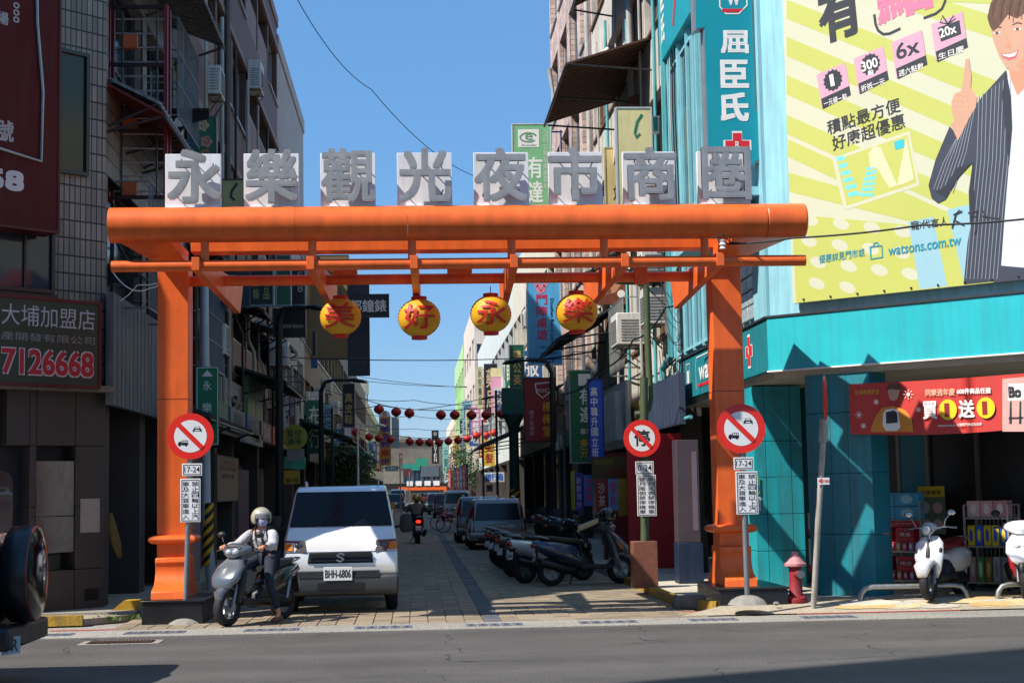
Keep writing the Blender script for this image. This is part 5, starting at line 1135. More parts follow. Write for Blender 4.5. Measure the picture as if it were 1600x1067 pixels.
# ---- projecting shop signs, right side (sunlit)
def aleader(r, f, w, h):
    MB().add([f(w*.14, h*.72, .006), f(w*.7, h*.72, .006), f(w*.7, h*.94, .006), f(w*.14, h*.94, .006)], [(0, 1, 2, 3)]).build('logo_field', WHT, r)
    m = MB(); cx, cy_ = w*.42, h*.84; strip(m, f, [(cx+w*.2*math.cos(t)*1.1, cy_+w*.12*math.sin(t)) for t in [math.radians(a) for a in range(20, 330, 20)]], .05, .009); put_text(m, 'e', f, cx-w*.09, cy_-w*.08, cx+w*.11, cy_+w*.1, .009, .02); put_text(m, 'ALeader', f, w*.22, h*.735, w*.64, h*.76, .009, .01); m.build('logo_print', mat('#6f9a7a', .5), r)
PSIGN(803, 195, 862, 322, 46, 'tall pale green cram school sign above the gate between two characters', '#7fc08c', [('有達', .38, .02, .78, .62, '#e9efe6', .02, True), ('公司立案短期補習班', .8, .2, .94, .93, '#c9dcc6', .005, True)], frame='#d8dcd8', extra=aleader)
MB().box(0, 0, 0, .02, .02, .02)
o = empty('sign_bracket', 'dark blue steel ladder bracket between the green sign and the pink tower', 'bracket', PY(862, 255, 46)); s = MB(); 
for z in (-.9, -.3, .3, .95): s.cyl((0, .1, z), (.35, .1, z), .025, n=6)
for x in (.0, .3): s.cyl((x, .1, -.95), (x, .1, 1.0), .025, n=6)
s.build('rails', mat('#263a66', .5, .3), o)
def city(r, f, w, h):
    strip(MB(), f, [(w*.75, h*.94), (w*.6, h*.86), (w*.52, h*.75), (w*.56, h*.7), (w*.68, h*.74)], .045, .007).build('leaf_mark', mat('#0f7a5a', .5), r)
    poly(f, [(w*.15, h*.22), (w*.9, h*.22), (w*.9, h*.42), (w*.8, h*.41), (w*.76, h*.38), (w*.7, h*.46), (w*.55, h*.47), (w*.5, h*.44), (w*.35, h*.49), (w*.25, h*.46), (w*.2, h*.5), (w*.15, h*.49)], .006).build('skyline_print', mat('#0b6a62', .5), r)
PSIGN(967, 170, 1020, 322, 29.6, 'cream sign with a green crescent and skyline print over the gate', '#ddd09a', [], frame='#c4c6c6', extra=city)
PSIGN(1021, 184, 1028, 205, 29.7, 'small teal box sign beside the cream one', '#148a80', [], frame='#c4c6c6')
PSIGN(948, 232, 966, 322, 38, 'narrow cream sign with dark brush strokes left of the crescent sign', '#d9c98e', [('文', .6, .1, .98, .35, '#1c1c1c', .02)], frame='#c9b98c')
PSIGN(940, 282, 952, 322, 41, 'small blue sign with white characters peeping above the gate', '#2a3f9a', [('名店', .2, .05, .9, .8, '#e8e8e8', .02, True)])
def bear(r, f, w, h):
    pkm = mat('#e58aa0', .5); 
    for (u, v, q) in ((.42, .9, .08), (.28, .94, .035), (.56, .94, .035)): disc(f, u*w, v*h, q*w*1.9, .005, 18).build('bear_print', pkm, r)
    m = MB()
    for (u, v, q) in ((.36, .905, .018), (.48, .905, .018), (.42, .88, .03)): m.add([f(u*w+q*w*math.cos(t), v*h+q*w*math.sin(t), .008) for t in [i*math.pi/5 for i in range(10)]], [tuple(range(10))])
    m.build('bear_print', mat('#8a2a4a', .5), r)
PSIGN(826, 438, 877, 569, 45, 'light blue board game shop sign with red characters and a pink bear', '#59b4e8', [('鬥陣桌遊', .27, .28, .6, .84, '#c92a5a', .014, True), ('Douzhen Board Game', .7, .84, .8, .842, '#1c4a8a'), ('一樓的山寨力廣場', .3, .18, .9, .22, '#1c4a8a', .005), ('二樓古物咖啡屋', .3, .1, .9, .14, '#1c4a8a', .005), ('04-7227', .08, .01, .8, .07, '#14305a', .02)], extra=bear, frame='#cfd3d6')
bx = [o for o in bpy.data.objects if o.get('label', '').startswith('light blue board game')][0]
F, w, h = SY(826, 438, 877, 569, 45); f = fr(F.O-bx.location, (0, 0, -1), (1, 0, 0)); m = MB()
g = lambda a, b, c=0: fr(F.O-bx.location, (1, 0, 0), UP)(b, h-a, .006); put_text(m, 'Douzhen Board Game', g, h*.22, w*.7, h*.78, w*.8, 0, .01); m.build('lettering', mat('#1c4a8a', .5), bx)
for q in list(bx.children):
    if q.name.startswith('lettering') and len(q.data.vertices) and max(v.co.z for v in q.data.vertices)-min(v.co.z for v in q.data.vertices) < .012: bpy.data.objects.remove(q)
PSIGN(798, 540, 819, 606, 55, 'dark green hanging sign with gold characters above the lamp box', '#0d5a45', [('蒲公英', .2, .05, .8, .9, '#d8c27a', .01, True)], frame='#6f8f88')
PSIGN(821, 592, 868, 689, 38, 'red hanging sign with a white shield and yellow characters', '#a3141c', [('棒棒堂', .58, .06, .88, .64, '#e8a820', .012, True), ('親子餐廳館', .14, .08, .3, .5, '#c8a0b8', .006, True), ('ROC', .42, .78, .78, .84, '#e8e2d8', .01)], frame='#2a0d10',
      extra=lambda r, f, w, h: strip(MB(), f, [(w*.36, h*.92), (w*.86, h*.94), (w*.84, h*.78), (w*.6, h*.69), (w*.4, h*.78), (w*.36, h*.92)], .03, .006).build('shield_print', WHT, r))
PSIGN(893, 580, 926, 722, 34, 'tall dark green cram school sign with white brush characters', '#0c6a45', [('有達', .45, .42, .98, .82, '#e4ebe4', .015, True), ('專攻', .45, .3, .98, .37, '#dfe6df', .005), ('多元', .42, .04, .85, .26, '#d8a81c', .01, True)], frame='#8f9a94', extra=lambda r, f, w, h: MB().add([f(w*.4, h*.84, .006), f(w*.97, h*.84, .006), f(w*.97, h*.97, .006), f(w*.4, h*.97, .006)], [(0, 1, 2, 3)]).build('logo_field', WHT, r))
PSIGN(923, 594, 943, 718, 32.6, 'bright blue hanging sign with a column of white characters', '#1c55d0', [('高中職升國立班', .1, .03, .62, .92, '#f0f2f5', .012, True)], frame='#14307a')
PSIGN(926, 714, 990, 748, 30.5, 'dark yellow fried rice stall sign under the blue sign', '#4f3d10', [('沙鍋炒飯炒麵', .25, .1, .98, .55, '#7a2c10', .01), ('本店招牌', .05, .62, .5, .9, '#8a7a28', .005)])
PSIGN(957, 444, 972, 466, 36, 'faded peach sign board behind the rightmost lantern', '#c08a6c', [], name='wall_sign')
PSIGN(930, 446, 972, 466, 37, 'faded salmon roof sign under the gate arm', '#b98268', [('大宏國際', .3, .3, .9, .7, '#8a5a48', .005)], frame='#4a2c20')
PSIGN(757, 738, 788, 753, 75, 'white luggage shop sign with blue characters', '#dfe6ea', [('旅行箱', .05, .1, .95, .9, '#1c6ac8', .015)])
PSIGN(760, 757, 770, 768, 74, 'round-marked white board below the luggage sign', '#d8d4cc', [('商', .2, .2, .8, .8, '#2a2a2a', .01)])
PSIGN(675, 672, 686, 724, 130, 'black vertical sign with white letters near the end of the street', '#15171c', [('O', .3, .84, .7, .94, '#e8e8e8', .01), ('NGTEN', .3, .04, .7, .7, '#e8e8e8', .01, True)])
PSIGN(746, 573, 755, 640, 96, 'slim yellow and dark vertical sign on the pale shophouse', '#cfc79a', [('永安藥局', .2, .1, .8, .95, '#2a4a3a', .01, True)])
PSIGN(756, 575, 768, 645, 92, 'pink vertical sign on the pale shophouse', '#e59ab0', [('山', .3, .75, .7, .9, '#e8c83c', .01)])
PSIGN(768, 575, 784, 645, 86, 'pink and cream vertical sign nearer along the right row', '#e8a0bc', [], extra=lambda r, f, w, h: MB().fbox(f, 0, h*.8, w, h, .001, .01).build('cream_field', mat('#e6d9a0', .5), r))
PSIGN(755, 600, 760, 660, 98, 'thin red vertical sign between pink ones', '#c9202c', [])
PSIGN(716, 600, 727, 715, 160, 'pale green vertical sign on the green house', '#b5dca0', [('山葉鋼琴', .5, .3, .9, .7, '#4a5a4a', .01, True)])
PSIGN(728, 640, 737, 700, 120, 'cream vertical sign before the narrow white house', '#d8cf9c', [('SINNO', .3, .1, .8, .8, '#2a2a3a', .01, True)])
PSIGN(692, 690, 702, 740, 150, 'small aqua sign by the far right shops', '#8ac8c0', [('中醫', .2, .2, .8, .8, '#2a6a6a', .01, True)])
PSIGN(650, 716, 668, 728, 245, 'small green sign on the concrete building', '#1c8a70', [])
# nobori flags on the right
fc = [('#c84a6a', '#e8e0c8'), ('#d8a02c', '#a02c3c'), ('#7a4a9a', '#e8e8e8'), ('#e06a5a', '#f0e8d0'), ('#4a8ac8', '#f0f0f0'), ('#d84a3c', '#f0e0b0'), ('#a8489a', '#f0e0f0'), ('#e0b040', '#3a3a8a')]
for k in range(7):
    PSIGN(700+k*4.6, 734-k*1.6+(k % 2), 704+k*4.6, 765, 110-k*6, 'upright printed advertising flag on the right, %s along the row' % ['farthest', 'second farthest', 'third farthest', 'middle', 'third nearest', 'second nearest', 'nearest'][k], fc[k][0], [('大特價', .2, .1, .8, .9, fc[k][1], .02, True)], name='flag', t=.02, group='printed flags by the right shops')
for k, (x0, x1, y0, y1, Y, c, tx, tc_) in enumerate([(899, 912, 738, 805, 31.5, '#3c3580', '新鮮現炒', '#b0a8d8'), (913, 927, 742, 790, 31, '#4a6ab8', '牛肉麵', '#c84a5a'), (893, 900, 736, 800, 32.5, '#a89a1c', '', ''), (951, 966, 748, 798, 29.5, '#5a7ab0', '現炒', '#c02438'), (966, 984, 748, 806, 29.8, '#a8881c', '', ''), (932, 950, 748, 800, 30.0, '#8a1c24', '沙茶', '#d8c09a')]):
    PSIGN(x0, y0, x1, y1, Y, ['purple', 'light blue', 'olive yellow', 'pale blue', 'mustard', 'dark red'][k]+' cloth banner hanging behind the parked scooters', c, [(tx, .2, .15, .8, .9, tc_, .01, True)] if tx else [], name='cloth_banner', t=.02, group='cloth banners of the food stall')
# white relief panel, navy corrugated panel, red awning pieces and box on the right arcade front
F, w, h = SX(943, 980, XR-.45, 612, 705)
ribpanel('white weathered panel with raised bamboo shapes on the right side', F, w, h, mat('#d5d3cc', .6, 0, .15, 2, streak=.5), 4, 'sign', extra=lambda o, f, w, h: [MB().tube([f(w*(.12+.15*i), h*.12, .05), f(w*(.14+.15*i), h*.85, .07)], .16, 8).build('bamboo_relief', mat('#e0ddd4', .6, 0, .15, 3, streak=.3), o) for i in range(6)], name='relief_panel')
F, w, h = SX(1014, 1064, XR-.3, 603, 675)
ribpanel('navy blue ribbed panel under the light blue pipe', F, w, h, mat('#33435e', .6, .1, .3, 1.5, streak=.4), .35)
MB().prism([(26.0, 3.0), (29.0, 3.0), (29.0, 2.82), (26.0, 2.82)], lambda y, z, c: V((XR-.9+c, y, z)), 0, .9).xf(Matrix.Translation((0, 0, 0)))
def simple(name, label, cat, mb, m, **k):
    o = mb.build(name, m, None, **k); return tag(o, label, cat)
A = PY(1012, 715, 30); B = PY(1058, 860, 30)
simple('wall_board', 'tall red tiled wall panel in the arcade right of the no-parking sign', 'wall panel', MB().box(A.x-.5, 29.2, .1, B.x, 29.3, 2.55), mat('#b8202c', .5, 0, .15, 2))
simple('wall_board', 'dark red wall panel beside the food stall banners', 'wall panel', MB().box(3.0+.9, 33.2, .1, 5.2, 33.3, 2.3), mat('#7a1820', .5, 0, .2, 2))
cb = empty('electric_cabinet', 'mauve electrical cabinet with a dark blue base beside the right orange post', 'cabinet', (4.17, 24.5, zp))
MB().box(-.17, -.15, .62, .17, .25, 2.18).build('cabinet', mat('#4a3b45', .5, 0, .2, 2, streak=.3), cb, bevel=.006)
MB().box(-.18, -.17, 0, .2, .27, .615).build('base', mat('#10223e', .5, 0, .2, 3, streak=.2), cb, bevel=.006)
MB().box(.06, -.155, .8, .14, -.151, 2.0).build('door_panel', mat('#6f5f6c', .5, 0, .2, 2), cb)
# street lamps along the street
def lamp(label, px, pyt, Y, armpx, m, base_r=.07, group=None, headm=None):
    b_ = PY(px, 800, Y); o = empty('street_lamp', label, 'street lamp', (b_.x, Y, 0), group); zt = PY(px, pyt, Y).z; ax = PY(armpx, pyt, Y).x-b_.x
    MB().tube([(0, 0, 0), (0, 0, zt*.6), (0, 0, zt-.3), (ax*.1, 0, zt-.06), (ax*.3, 0, zt), (ax*.72, 0, zt-.01)], [base_r, base_r*.85, base_r*.7, base_r*.6, base_r*.5, base_r*.4], 10).build('pole', m, o, smooth=50)
    s_ = math.copysign(1, ax); e = ax*.72; L_ = abs(ax)*.32+.15
    MB().loft([((e-.02*s_, 0, zt), (0, .04, 0), (0, 0, .03)), ((e+L_*.3*s_, 0, zt-.01), (0, .11, 0), (0, 0, .06)), ((e+L_*.8*s_, 0, zt-.05), (0, .12, 0), (0, 0, .045)), ((e+L_*s_, 0, zt-.08), (0, .05, 0), (0, 0, .02))], 12).build('lamp_head', headm or m, o, smooth=60)
    return o
lamp('dark street lamp arching over the left shops by the cream shutters', 503, 594, 43, 562, mat('#1c2224', .5, .2, .2), .09)
lamp('white curved lamp beside the lantern string on the left', 560, 664, 60, 596, WHT, .05, headm=WHT)
lamp('near dark lamp pole standing in the left shadow', 437, 480, 34, 498, mat('#16181a', .5, .2, .2), .1)
lamp('dark lamp pole holding a long arm over the red shield sign', 866, 562, 36, 798, mat('#1c2426', .5, .2, .2), .07)
lamp('dark green lamp with an arm above the far right lanterns', 800, 620, 62, 760, mat('#1c2a2a', .5, .2, .2), .06)
# transformer-like green lamp box on a flared pole
b_ = PY(806, 860, 50); o = empty('lamp_pillar', 'dark green box pillar with a flared neck behind the red shield sign', 'lamp pillar', (b_.x, 50, 0)); z = lambda py: PY(806, py, 50).z
hw = (822-787)/50/2
MB().box(-hw, -.2, z(648), hw, .3, z(606)).build('box', mat('#1c5a4c', .5, 0, .2, 2), o, bevel=.02)
MB().loft([((0, 0, z(672)), (.16, 0, 0), (0, .16, 0)), ((0, 0, z(664)), (.2, 0, 0), (0, .18, 0)), ((0, 0, z(655)), (hw*.8, 0, 0), (0, .2, 0)), ((0, 0, z(648)), (hw, 0, 0), (0, .2, 0))], 16, 4).build('neck', mat('#0f2f2a', .5, 0, .2, 2), o, smooth=40)
MB().cyl((0, 0, 0), (0, 0, z(672)), .17, .15, n=14).build('pole', mat('#14342e', .5, 0, .2, 2), o, smooth=40)
sleeve(o, (0, 0, .5), (0, 0, 1.6), .175, 5)
for k, (px, Y, zt, mm) in enumerate([(884, 40, 3.4, 'grey'), (756, 66, 4.5, 'grey'), (778, 58, 5.2, 'dark'), (626, 120, 4.0, 'grey'), (640, 150, 3.5, 'white'), (536, 80, 5, 'dark'), (520, 57, 4.6, 'dark')]):
    b_ = PY(px, 800, Y); simple('pole', '%s thin post %s' % (mm, ['right of the lamp pillar', 'by the luggage sign', 'before the far right awning', 'on the far left pavement', 'near the concrete building', 'under the far left awning', 'beside the left green awning'][k]), 'post', MB().cyl((b_.x, Y, 0), (b_.x, Y, zt), .045, n=8), {'grey': GP, 'dark': FR_D, 'white': WHT}[mm])
# rust-red cut bracket plates (old lamp brackets) left and right
def ornbracket(label, px, py, Y, s, m, flip=1):
    c = PY(px, py, Y); o = empty('sign_bracket', label, 'bracket', c)
    pts = [(0, 0), (0, 1.0), (-.18, .98), (-.22, .62), (-.45, .3), (-1.0, .16), (-1.0, 0)]
    pts = [(a*s*flip, b*s) for a, b in pts]
    if flip > 0: pts = pts[::-1]
    MB().prism(pts, lambda a, b, c_: V((a, -c_, b)), -.02, .02).build('plate', m, o)
    MB().cyl((-.28*s*flip, -.03, .25*s), (-.28*s*flip, -.02, .25*s), .12*s, n=16).build('round_hole', SW, o)
    MB().box(-1.0*s*flip, -.06, -.08*s, .05*s, .06, 0).build('flange', m, o)
ornbracket('rust brown cut-out bracket plate right of the cream sign', 1037, 160, 33, .75, mat('#6d3a24', .6, .2, .35, 3, streak=.3))
ornbracket('rust brown bracket plate under the salmon sign', 985, 472, 36, .75, mat('#7d4630', .6, .2, .35, 3), 1)
ornbracket('dark bracket plate left above the flower sign', 262, 176, 27, -.7, mat('#0e0f12', .6, .2, .2), 1)
ornbracket('black bracket plate with a round hole at the left end of the main tube', 135, 420, 22.3, -.72, mat('#0e0f12', .6, .2, .2), 1)
# small red lanterns on two strings across the street
RL2 = mat('#b8241c', .5, 0, .15, 5); RC = mat('#8a6a1c', .5, 0, .2)
r1 = [(592, 639.5), (619, 643.5), (639.7, 645.5), (689, 648), (710.6, 648), (736.7, 648.3), (759.7, 648), (784, 646.5)]
r2 = [(556, 675.5), (577, 682.5), (592, 684.5), (610.5, 686.5), (640, 689.6), (655.7, 690.4), (671, 691.3), (686, 691.3), (700.7, 689.3), (716, 687.4), (730, 685.4), (744.5, 680.3), (759.4, 680), (772, 676)]
ords = ['leftmost', 'second', 'third', 'fourth', 'fifth', 'sixth', 'seventh', 'eighth', 'ninth', 'tenth', 'eleventh', 'twelfth', 'thirteenth', 'fourteenth']
first = None
for row_, (L_, Y, r, nm) in enumerate(((r1, 58, .19, 'nearer'), (r2, 68, .18, 'farther'))):
    for k, (px, py) in enumerate(L_):
        p = PY(px, py, Y); lab = 'small red lantern, %s from the left on the %s string' % (ords[k], nm) if k else 'small red lantern, leftmost on the %s string' % nm
        if first is None:
            first = lantern('red_lantern', lab, 'lantern', p, .19, .16, RL2, RC, None, 'small red lanterns strung across the street', ribs=8, tassel=True)
        else:
            c = dup(first); c.location = p; c['label'] = lab; c.scale = (r/.19,)*3
        if k == len(L_)-1 and row_ == 0: pass
def wire(label, pts, r=.012, sag=0, m=None, group='overhead wires'):
    P = []
    for a, b in zip(pts[:-1], pts[1:]):
        a, b = V(a), V(b)
        for i in range(12): t = i/12; p = a.lerp(b, t); p.z -= sag*4*t*(1-t); P.append(p)
    P.append(V(pts[-1])); o = MB().tube(P, r, 5).build('wire', m or mat('#141518', .6, 0, 0), None); return tag(o, label, 'wire', group)
wire('wire carrying the nearer red lanterns', [PY(530, 640, 58), PY(592, 633, 58), PY(689, 641, 58), PY(800, 632, 58)], .014, .05)
wire('wire carrying the farther red lanterns', [PY(530, 664, 68), PY(640, 683, 68), PY(700, 683, 68), PY(800, 664, 68)], .014, .05)
wire('long wire rising through the sky behind the characters', [PY(462, -5, 30), PY(580, 140, 34), PY(740, 275, 40)], .009, .25)
wire('level black wire crossing the street at the blue sign', [PY(440, 558, 40), PY(650, 563, 40), PY(820, 559, 40), PY(905, 560, 40)], .012, .02)
wire('upper thin wire far over the street', [PY(560, 588, 90), PY(730, 605, 90)], .016, .1); wire('lower thin wire far over the street', [PY(560, 594, 92), PY(730, 604, 92)], .016, .1)
wire('wire sloping from the left roofs to the right lamp', [PY(560, 620, 62), PY(650, 640, 62), PY(800, 610, 62)], .014, .1)
wire('service wire from the right orange post to the billboard side', [PY(1125, 381, 18.9), PY(1240, 372, 18.2), PY(1440, 352, 17), PY(1640, 338, 16)], .012, .02)
wire('black cable loop on the right end of the gate', [PY(1112, 372, 18.6), PY(1130, 366, 18.6), PY(1140, 378, 18.6), PY(1165, 381, 18.6), PY(1200, 377, 18.5)], .008, 0)
wire('black cable from the drugstore wall down to the old shophouse', [PY(1105, 432, 24), PY(1040, 480, 26), PY(990, 530, 27), PY(940, 575, 29), PY(880, 615, 31)], .015, .12)
wire('white cable drooping at the left orange post', [PY(176, 425, 21), PY(205, 452, 20.8), PY(235, 450, 20.6), PY(253, 438, 20.5)], .006, .03, SW)
wire('second white cable drooping at the left orange post', [PY(188, 470, 21), PY(215, 445, 20.8), PY(253, 440, 20.5)], .006, .02, SW)
wire('dark cable along the left facade under the billboards', [(XL+.05, 22.2, 5.2), (XL+.05, 26, 5.0), (XL+.1, 32, 4.6), (XL+.1, 40, 4.4)], .02, .15)
wire('dark cable along the right facade', [(XR-.1, 29, 3.9), (XR-.1, 36, 4.1), (XR-.1, 50, 4.6)], .02, .2)
for k in range(6): wire('loose cable tangle by the green lamp arm, ' + ['top', 'second', 'third', 'fourth', 'fifth', 'lowest'][k]+' strand', [(XR-.15, 30+random.random(), 6.2-k*.5), (XR-.3, 28.9, 5.2-k*.4), (XR-.12, 28.2, 4.5-k*.2)], .008, random.uniform(.1, .5))
for k in range(5): wire('thin wire over the far street, ' + ['highest', 'second', 'third', 'fourth', 'lowest'][k]+' of the bundle', [(XL, 70+k*9, 6.2-k*.25), (0, 74+k*9, 5.8-k*.3), (XR, 78+k*9, 6.0-k*.2)], .014, .25)
def ll(label, px, py, Y):   # letter-box like lamp on gate
    pass
# insulator on the gate
o = empty('insulator', 'white porcelain insulator clamped to the right end of the gate', 'insulator', PY(1129, 382, 18.62)); MB().lathe([(.01, -.06), (.04, -.05), (.02, -.02), (.045, 0), (.02, .025), (.04, .05), (.01, .06)], n=14).build('body', SW, o, smooth=60)
# trees far down the street
def tree(label, x, y, h, w, seed, name='street_tree'):
    rnd = random.Random(seed); o = empty(name, label, 'tree', (x, y, 0)); 
    t = MB(); t.tube([(0, 0, 0), (.05, 0, h*.3), (0, .05, h*.55), (.1, 0, h*.8)], [.1, .08, .06, .02], 7)
    for i in range(6): a = rnd.uniform(0, 6.28); t.tube([(0, 0, h*.4+i*.08*h), (math.cos(a)*w*.4, math.sin(a)*w*.4, h*.6+i*.07*h)], [.03, .01], 5)
    t.build('trunk', mat('#4a3a2c', .8, 0, .3), o)
    b = MB()
    for i in range(1500):
        k = rnd.randint(0, 8); rr = random.Random(k*7+seed); cx, cy_, cz = rr.uniform(-w*.4, w*.4), rr.uniform(-w*.4, w*.4), h*(.5+.45*rr.random())
        p = V((cx+rnd.gauss(0, w*.16), cy_+rnd.gauss(0, w*.16), cz+rnd.gauss(0, h*.08))); a = V((rnd.uniform(-1, 1), rnd.uniform(-1, 1), rnd.uniform(-1, 1))).normalized()*.09; c = a.orthogonal().normalized()*.05
        b.add([p-a, p+c, p+a, p-c], [(0, 1, 2, 3)])
    b.build('crown', mat('#31502a', .7, 0, .5, 1.5), o)
tree('small leafy tree under the orange sign on the left pavement', -2.9, 70, 3.4, 1.6, 3); tree('second leafy tree behind the small street name plate', -3.1, 82, 3.8, 1.8, 5)
tree('tree before the narrow white house far on the right', 4.0, 135, 5.6, 2.4, 8); tree('tree far right near the flags', 3.8, 118, 4.4, 2.2, 11)

g2 = empty('archway', 'small distant orange gate with white character boards at the street end', 'archway', (1, 236, 0))
MB().box(-3.4, 0, 1.9, 3.6, .6, 2.4).build('beam', ORG, g2); [MB().box(a, 0, 0, a+.4, .5, 1.9).build('post', ORG, g2) for a in (-3.4, 3.2)]
for k in range(4): MB().box(-2.2+k*1.3, -.1, 2.55, -1.3+k*1.3, 0, 3.25).build('character_board', WB, g2)

# further small shop signs, air conditioners and grilles that crowd the two rows
rs_ = random.Random(11); NAMES = ['first', 'second', 'third', 'fourth', 'fifth', 'sixth', 'seventh', 'eighth', 'ninth', 'tenth', 'eleventh', 'twelfth', 'thirteenth', 'fourteenth', 'fifteenth', 'sixteenth']
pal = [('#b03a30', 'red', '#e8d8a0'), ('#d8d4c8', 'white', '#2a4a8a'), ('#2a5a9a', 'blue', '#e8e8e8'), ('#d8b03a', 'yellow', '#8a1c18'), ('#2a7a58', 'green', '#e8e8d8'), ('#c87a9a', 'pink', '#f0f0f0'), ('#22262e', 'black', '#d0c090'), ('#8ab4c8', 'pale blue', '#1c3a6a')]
words = ['服飾', '鞋店', '眼鏡', '茶飲', '藥局', '美髮', '精品', '童裝', '小吃', '銀樓', '書局', '麵館', '手機', '皮件', '布行', '花店']
for k in range(16):
    Y = 57+k*7.5; c, nm, tc_ = pal[(k*5+2) % 8]; h = rs_.uniform(1.3, 2.8); z = rs_.uniform(3.0, 5.8); w = rs_.uniform(.5, .85)
    sign('hanging_sign', 'small %s shop sign, %s beyond the lamp pillar on the right row' % (nm, NAMES[k]), 'sign', fr((XR-w-.15-rs_.random()*.3, Y, z), (1, 0, 0), UP), w, h, c, [(words[k], .15, .08, .85, .92, tc_, .012, True)], .14, group='small shop signs of the right row')
for k in range(14):
    Y = 50+k*9; c, nm, tc_ = pal[(k*3+1) % 8]; h = rs_.uniform(1.0, 2.2); z = rs_.uniform(2.7, 4.6); w = rs_.uniform(.45, .75)
    sign('hanging_sign', 'small %s shop sign, %s along the shaded left row' % (nm, NAMES[k]), 'sign', fr((XL+.12+rs_.random()*.3, Y, z), (1, 0, 0), UP), w, h, c, [(words[-k-1], .15, .08, .85, .92, tc_, .012, True)], .14, group='small shop signs of the left row')
for k in range(9):
    ac('white air conditioner, %s along the upper right row past the blue sign' % NAMES[k], XR, 1, 56+k*7, rs_.uniform(4.2, 8.2), .9, .65, .45)
for k in range(7):
    ac('grimy air conditioner, %s along the shaded left row' % NAMES[k], XL, -1, 47+k*6.5, rs_.uniform(3.9, 6.5), .85, .65, .42)
for k in range(8):
    s_ = -1 if k % 2 else 1; Y = 44+k*8
    cage('iron window grille, %s one into the street on the %s' % (NAMES[k//2], 'left' if s_ < 0 else 'right'), XL if s_ < 0 else XR, s_, Y, Y+2.4, 4.3, 5.9, .45, mat('#8d9294' if s_ > 0 else '#4a4d4f', .5, .5, .2), .3)
for k in range(6):
    Y = 31+k*3.4; z = 2.95
    F = fr((XL+.3, Y, z), (0, 1, 0), UP); c, nm, tc_ = pal[(k*3+4) % 8]
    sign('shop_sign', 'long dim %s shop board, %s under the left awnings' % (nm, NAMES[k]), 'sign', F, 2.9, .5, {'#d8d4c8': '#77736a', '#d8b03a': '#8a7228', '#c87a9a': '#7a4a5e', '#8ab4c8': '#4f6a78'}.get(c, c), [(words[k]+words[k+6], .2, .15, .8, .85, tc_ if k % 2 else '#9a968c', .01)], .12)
for k in range(7):
    Y = 31.5+k*3.3; F = fr((XR-.3, Y+2.9, 2.85), (0, -1, 0), UP); c, nm, tc_ = pal[(k*5+3) % 8]
    sign('shop_sign', 'long %s shop board, %s under the right awnings' % (nm, NAMES[k]), 'sign', F, 2.8, .5, c, [(words[k+5]+words[k+8], .2, .15, .8, .85, tc_, .01)], .12)

# pipes, meters and awnings that clutter the shaded left row and the sunny old shophouse
for k in range(8):
    Y = 29.2+k*2.7; x = XL+.1; pipe('thin drainpipe down the left row, %s from the gate' % NAMES[k], [(x, Y, 12), (x, Y, 6.2-.2*k), (x+.12, Y+.25, 5.9-.2*k), (x+.12, Y+.25, 3.2)], .03 if k % 2 else .045, wp if k % 3 else FR_D, group='thin drainpipes of the left row')
for k in range(6):
    Y = 30.6+k*1.9; x = XR-.1; pipe('thin grey pipe on the old shophouse front, %s from the drugstore' % NAMES[k], [(x, Y, 13), (x, Y, 7-.3*k), (x-.1, Y+.2, 6.6-.3*k), (x-.1, Y+.2, 3.4)], .028 if k % 2 else .04, wp if k % 2 else tp, group='thin pipes of the old shophouse')
for k in range(5):
    awning('narrow grey awning above a left window, %s from the gate' % NAMES[k], XL, -1, 29.5+k*4.1, 32.2+k*4.1, 6.25-.05*k, .7, .25, corr if k % 2 else rust, 'narrow awnings of the left row')
for k in range(4):
    awning('narrow pale awning above a right window, %s from the drugstore' % NAMES[k], XR, 1, 30.0+k*3.0, 32.0+k*3.0, 6.9+.1*k, .6, .25, mat('#b8b6ac', .6, .2, .3, 3, streak=.5), 'narrow awnings of the old shophouse')
for k in range(6):
    Y = 30.4+k*3.3; o = empty('meter_box', 'small meter box with cables on the left row, %s from the gate' % NAMES[k], 'meter box', (XL+.02, Y, 3.5), 'meter boxes of the left row')
    MB().box(0, 0, 0, .18, .45, .55).build('casing', mat('#77736c', .6, .1, .25, 4), o, bevel=.01); MB().tube([(.1, .2, 0), (.14, .1, -.3), (.1, -.3, -.35)], .015, 5).build('cable', mat('#141518', .6, 0, 0), o)
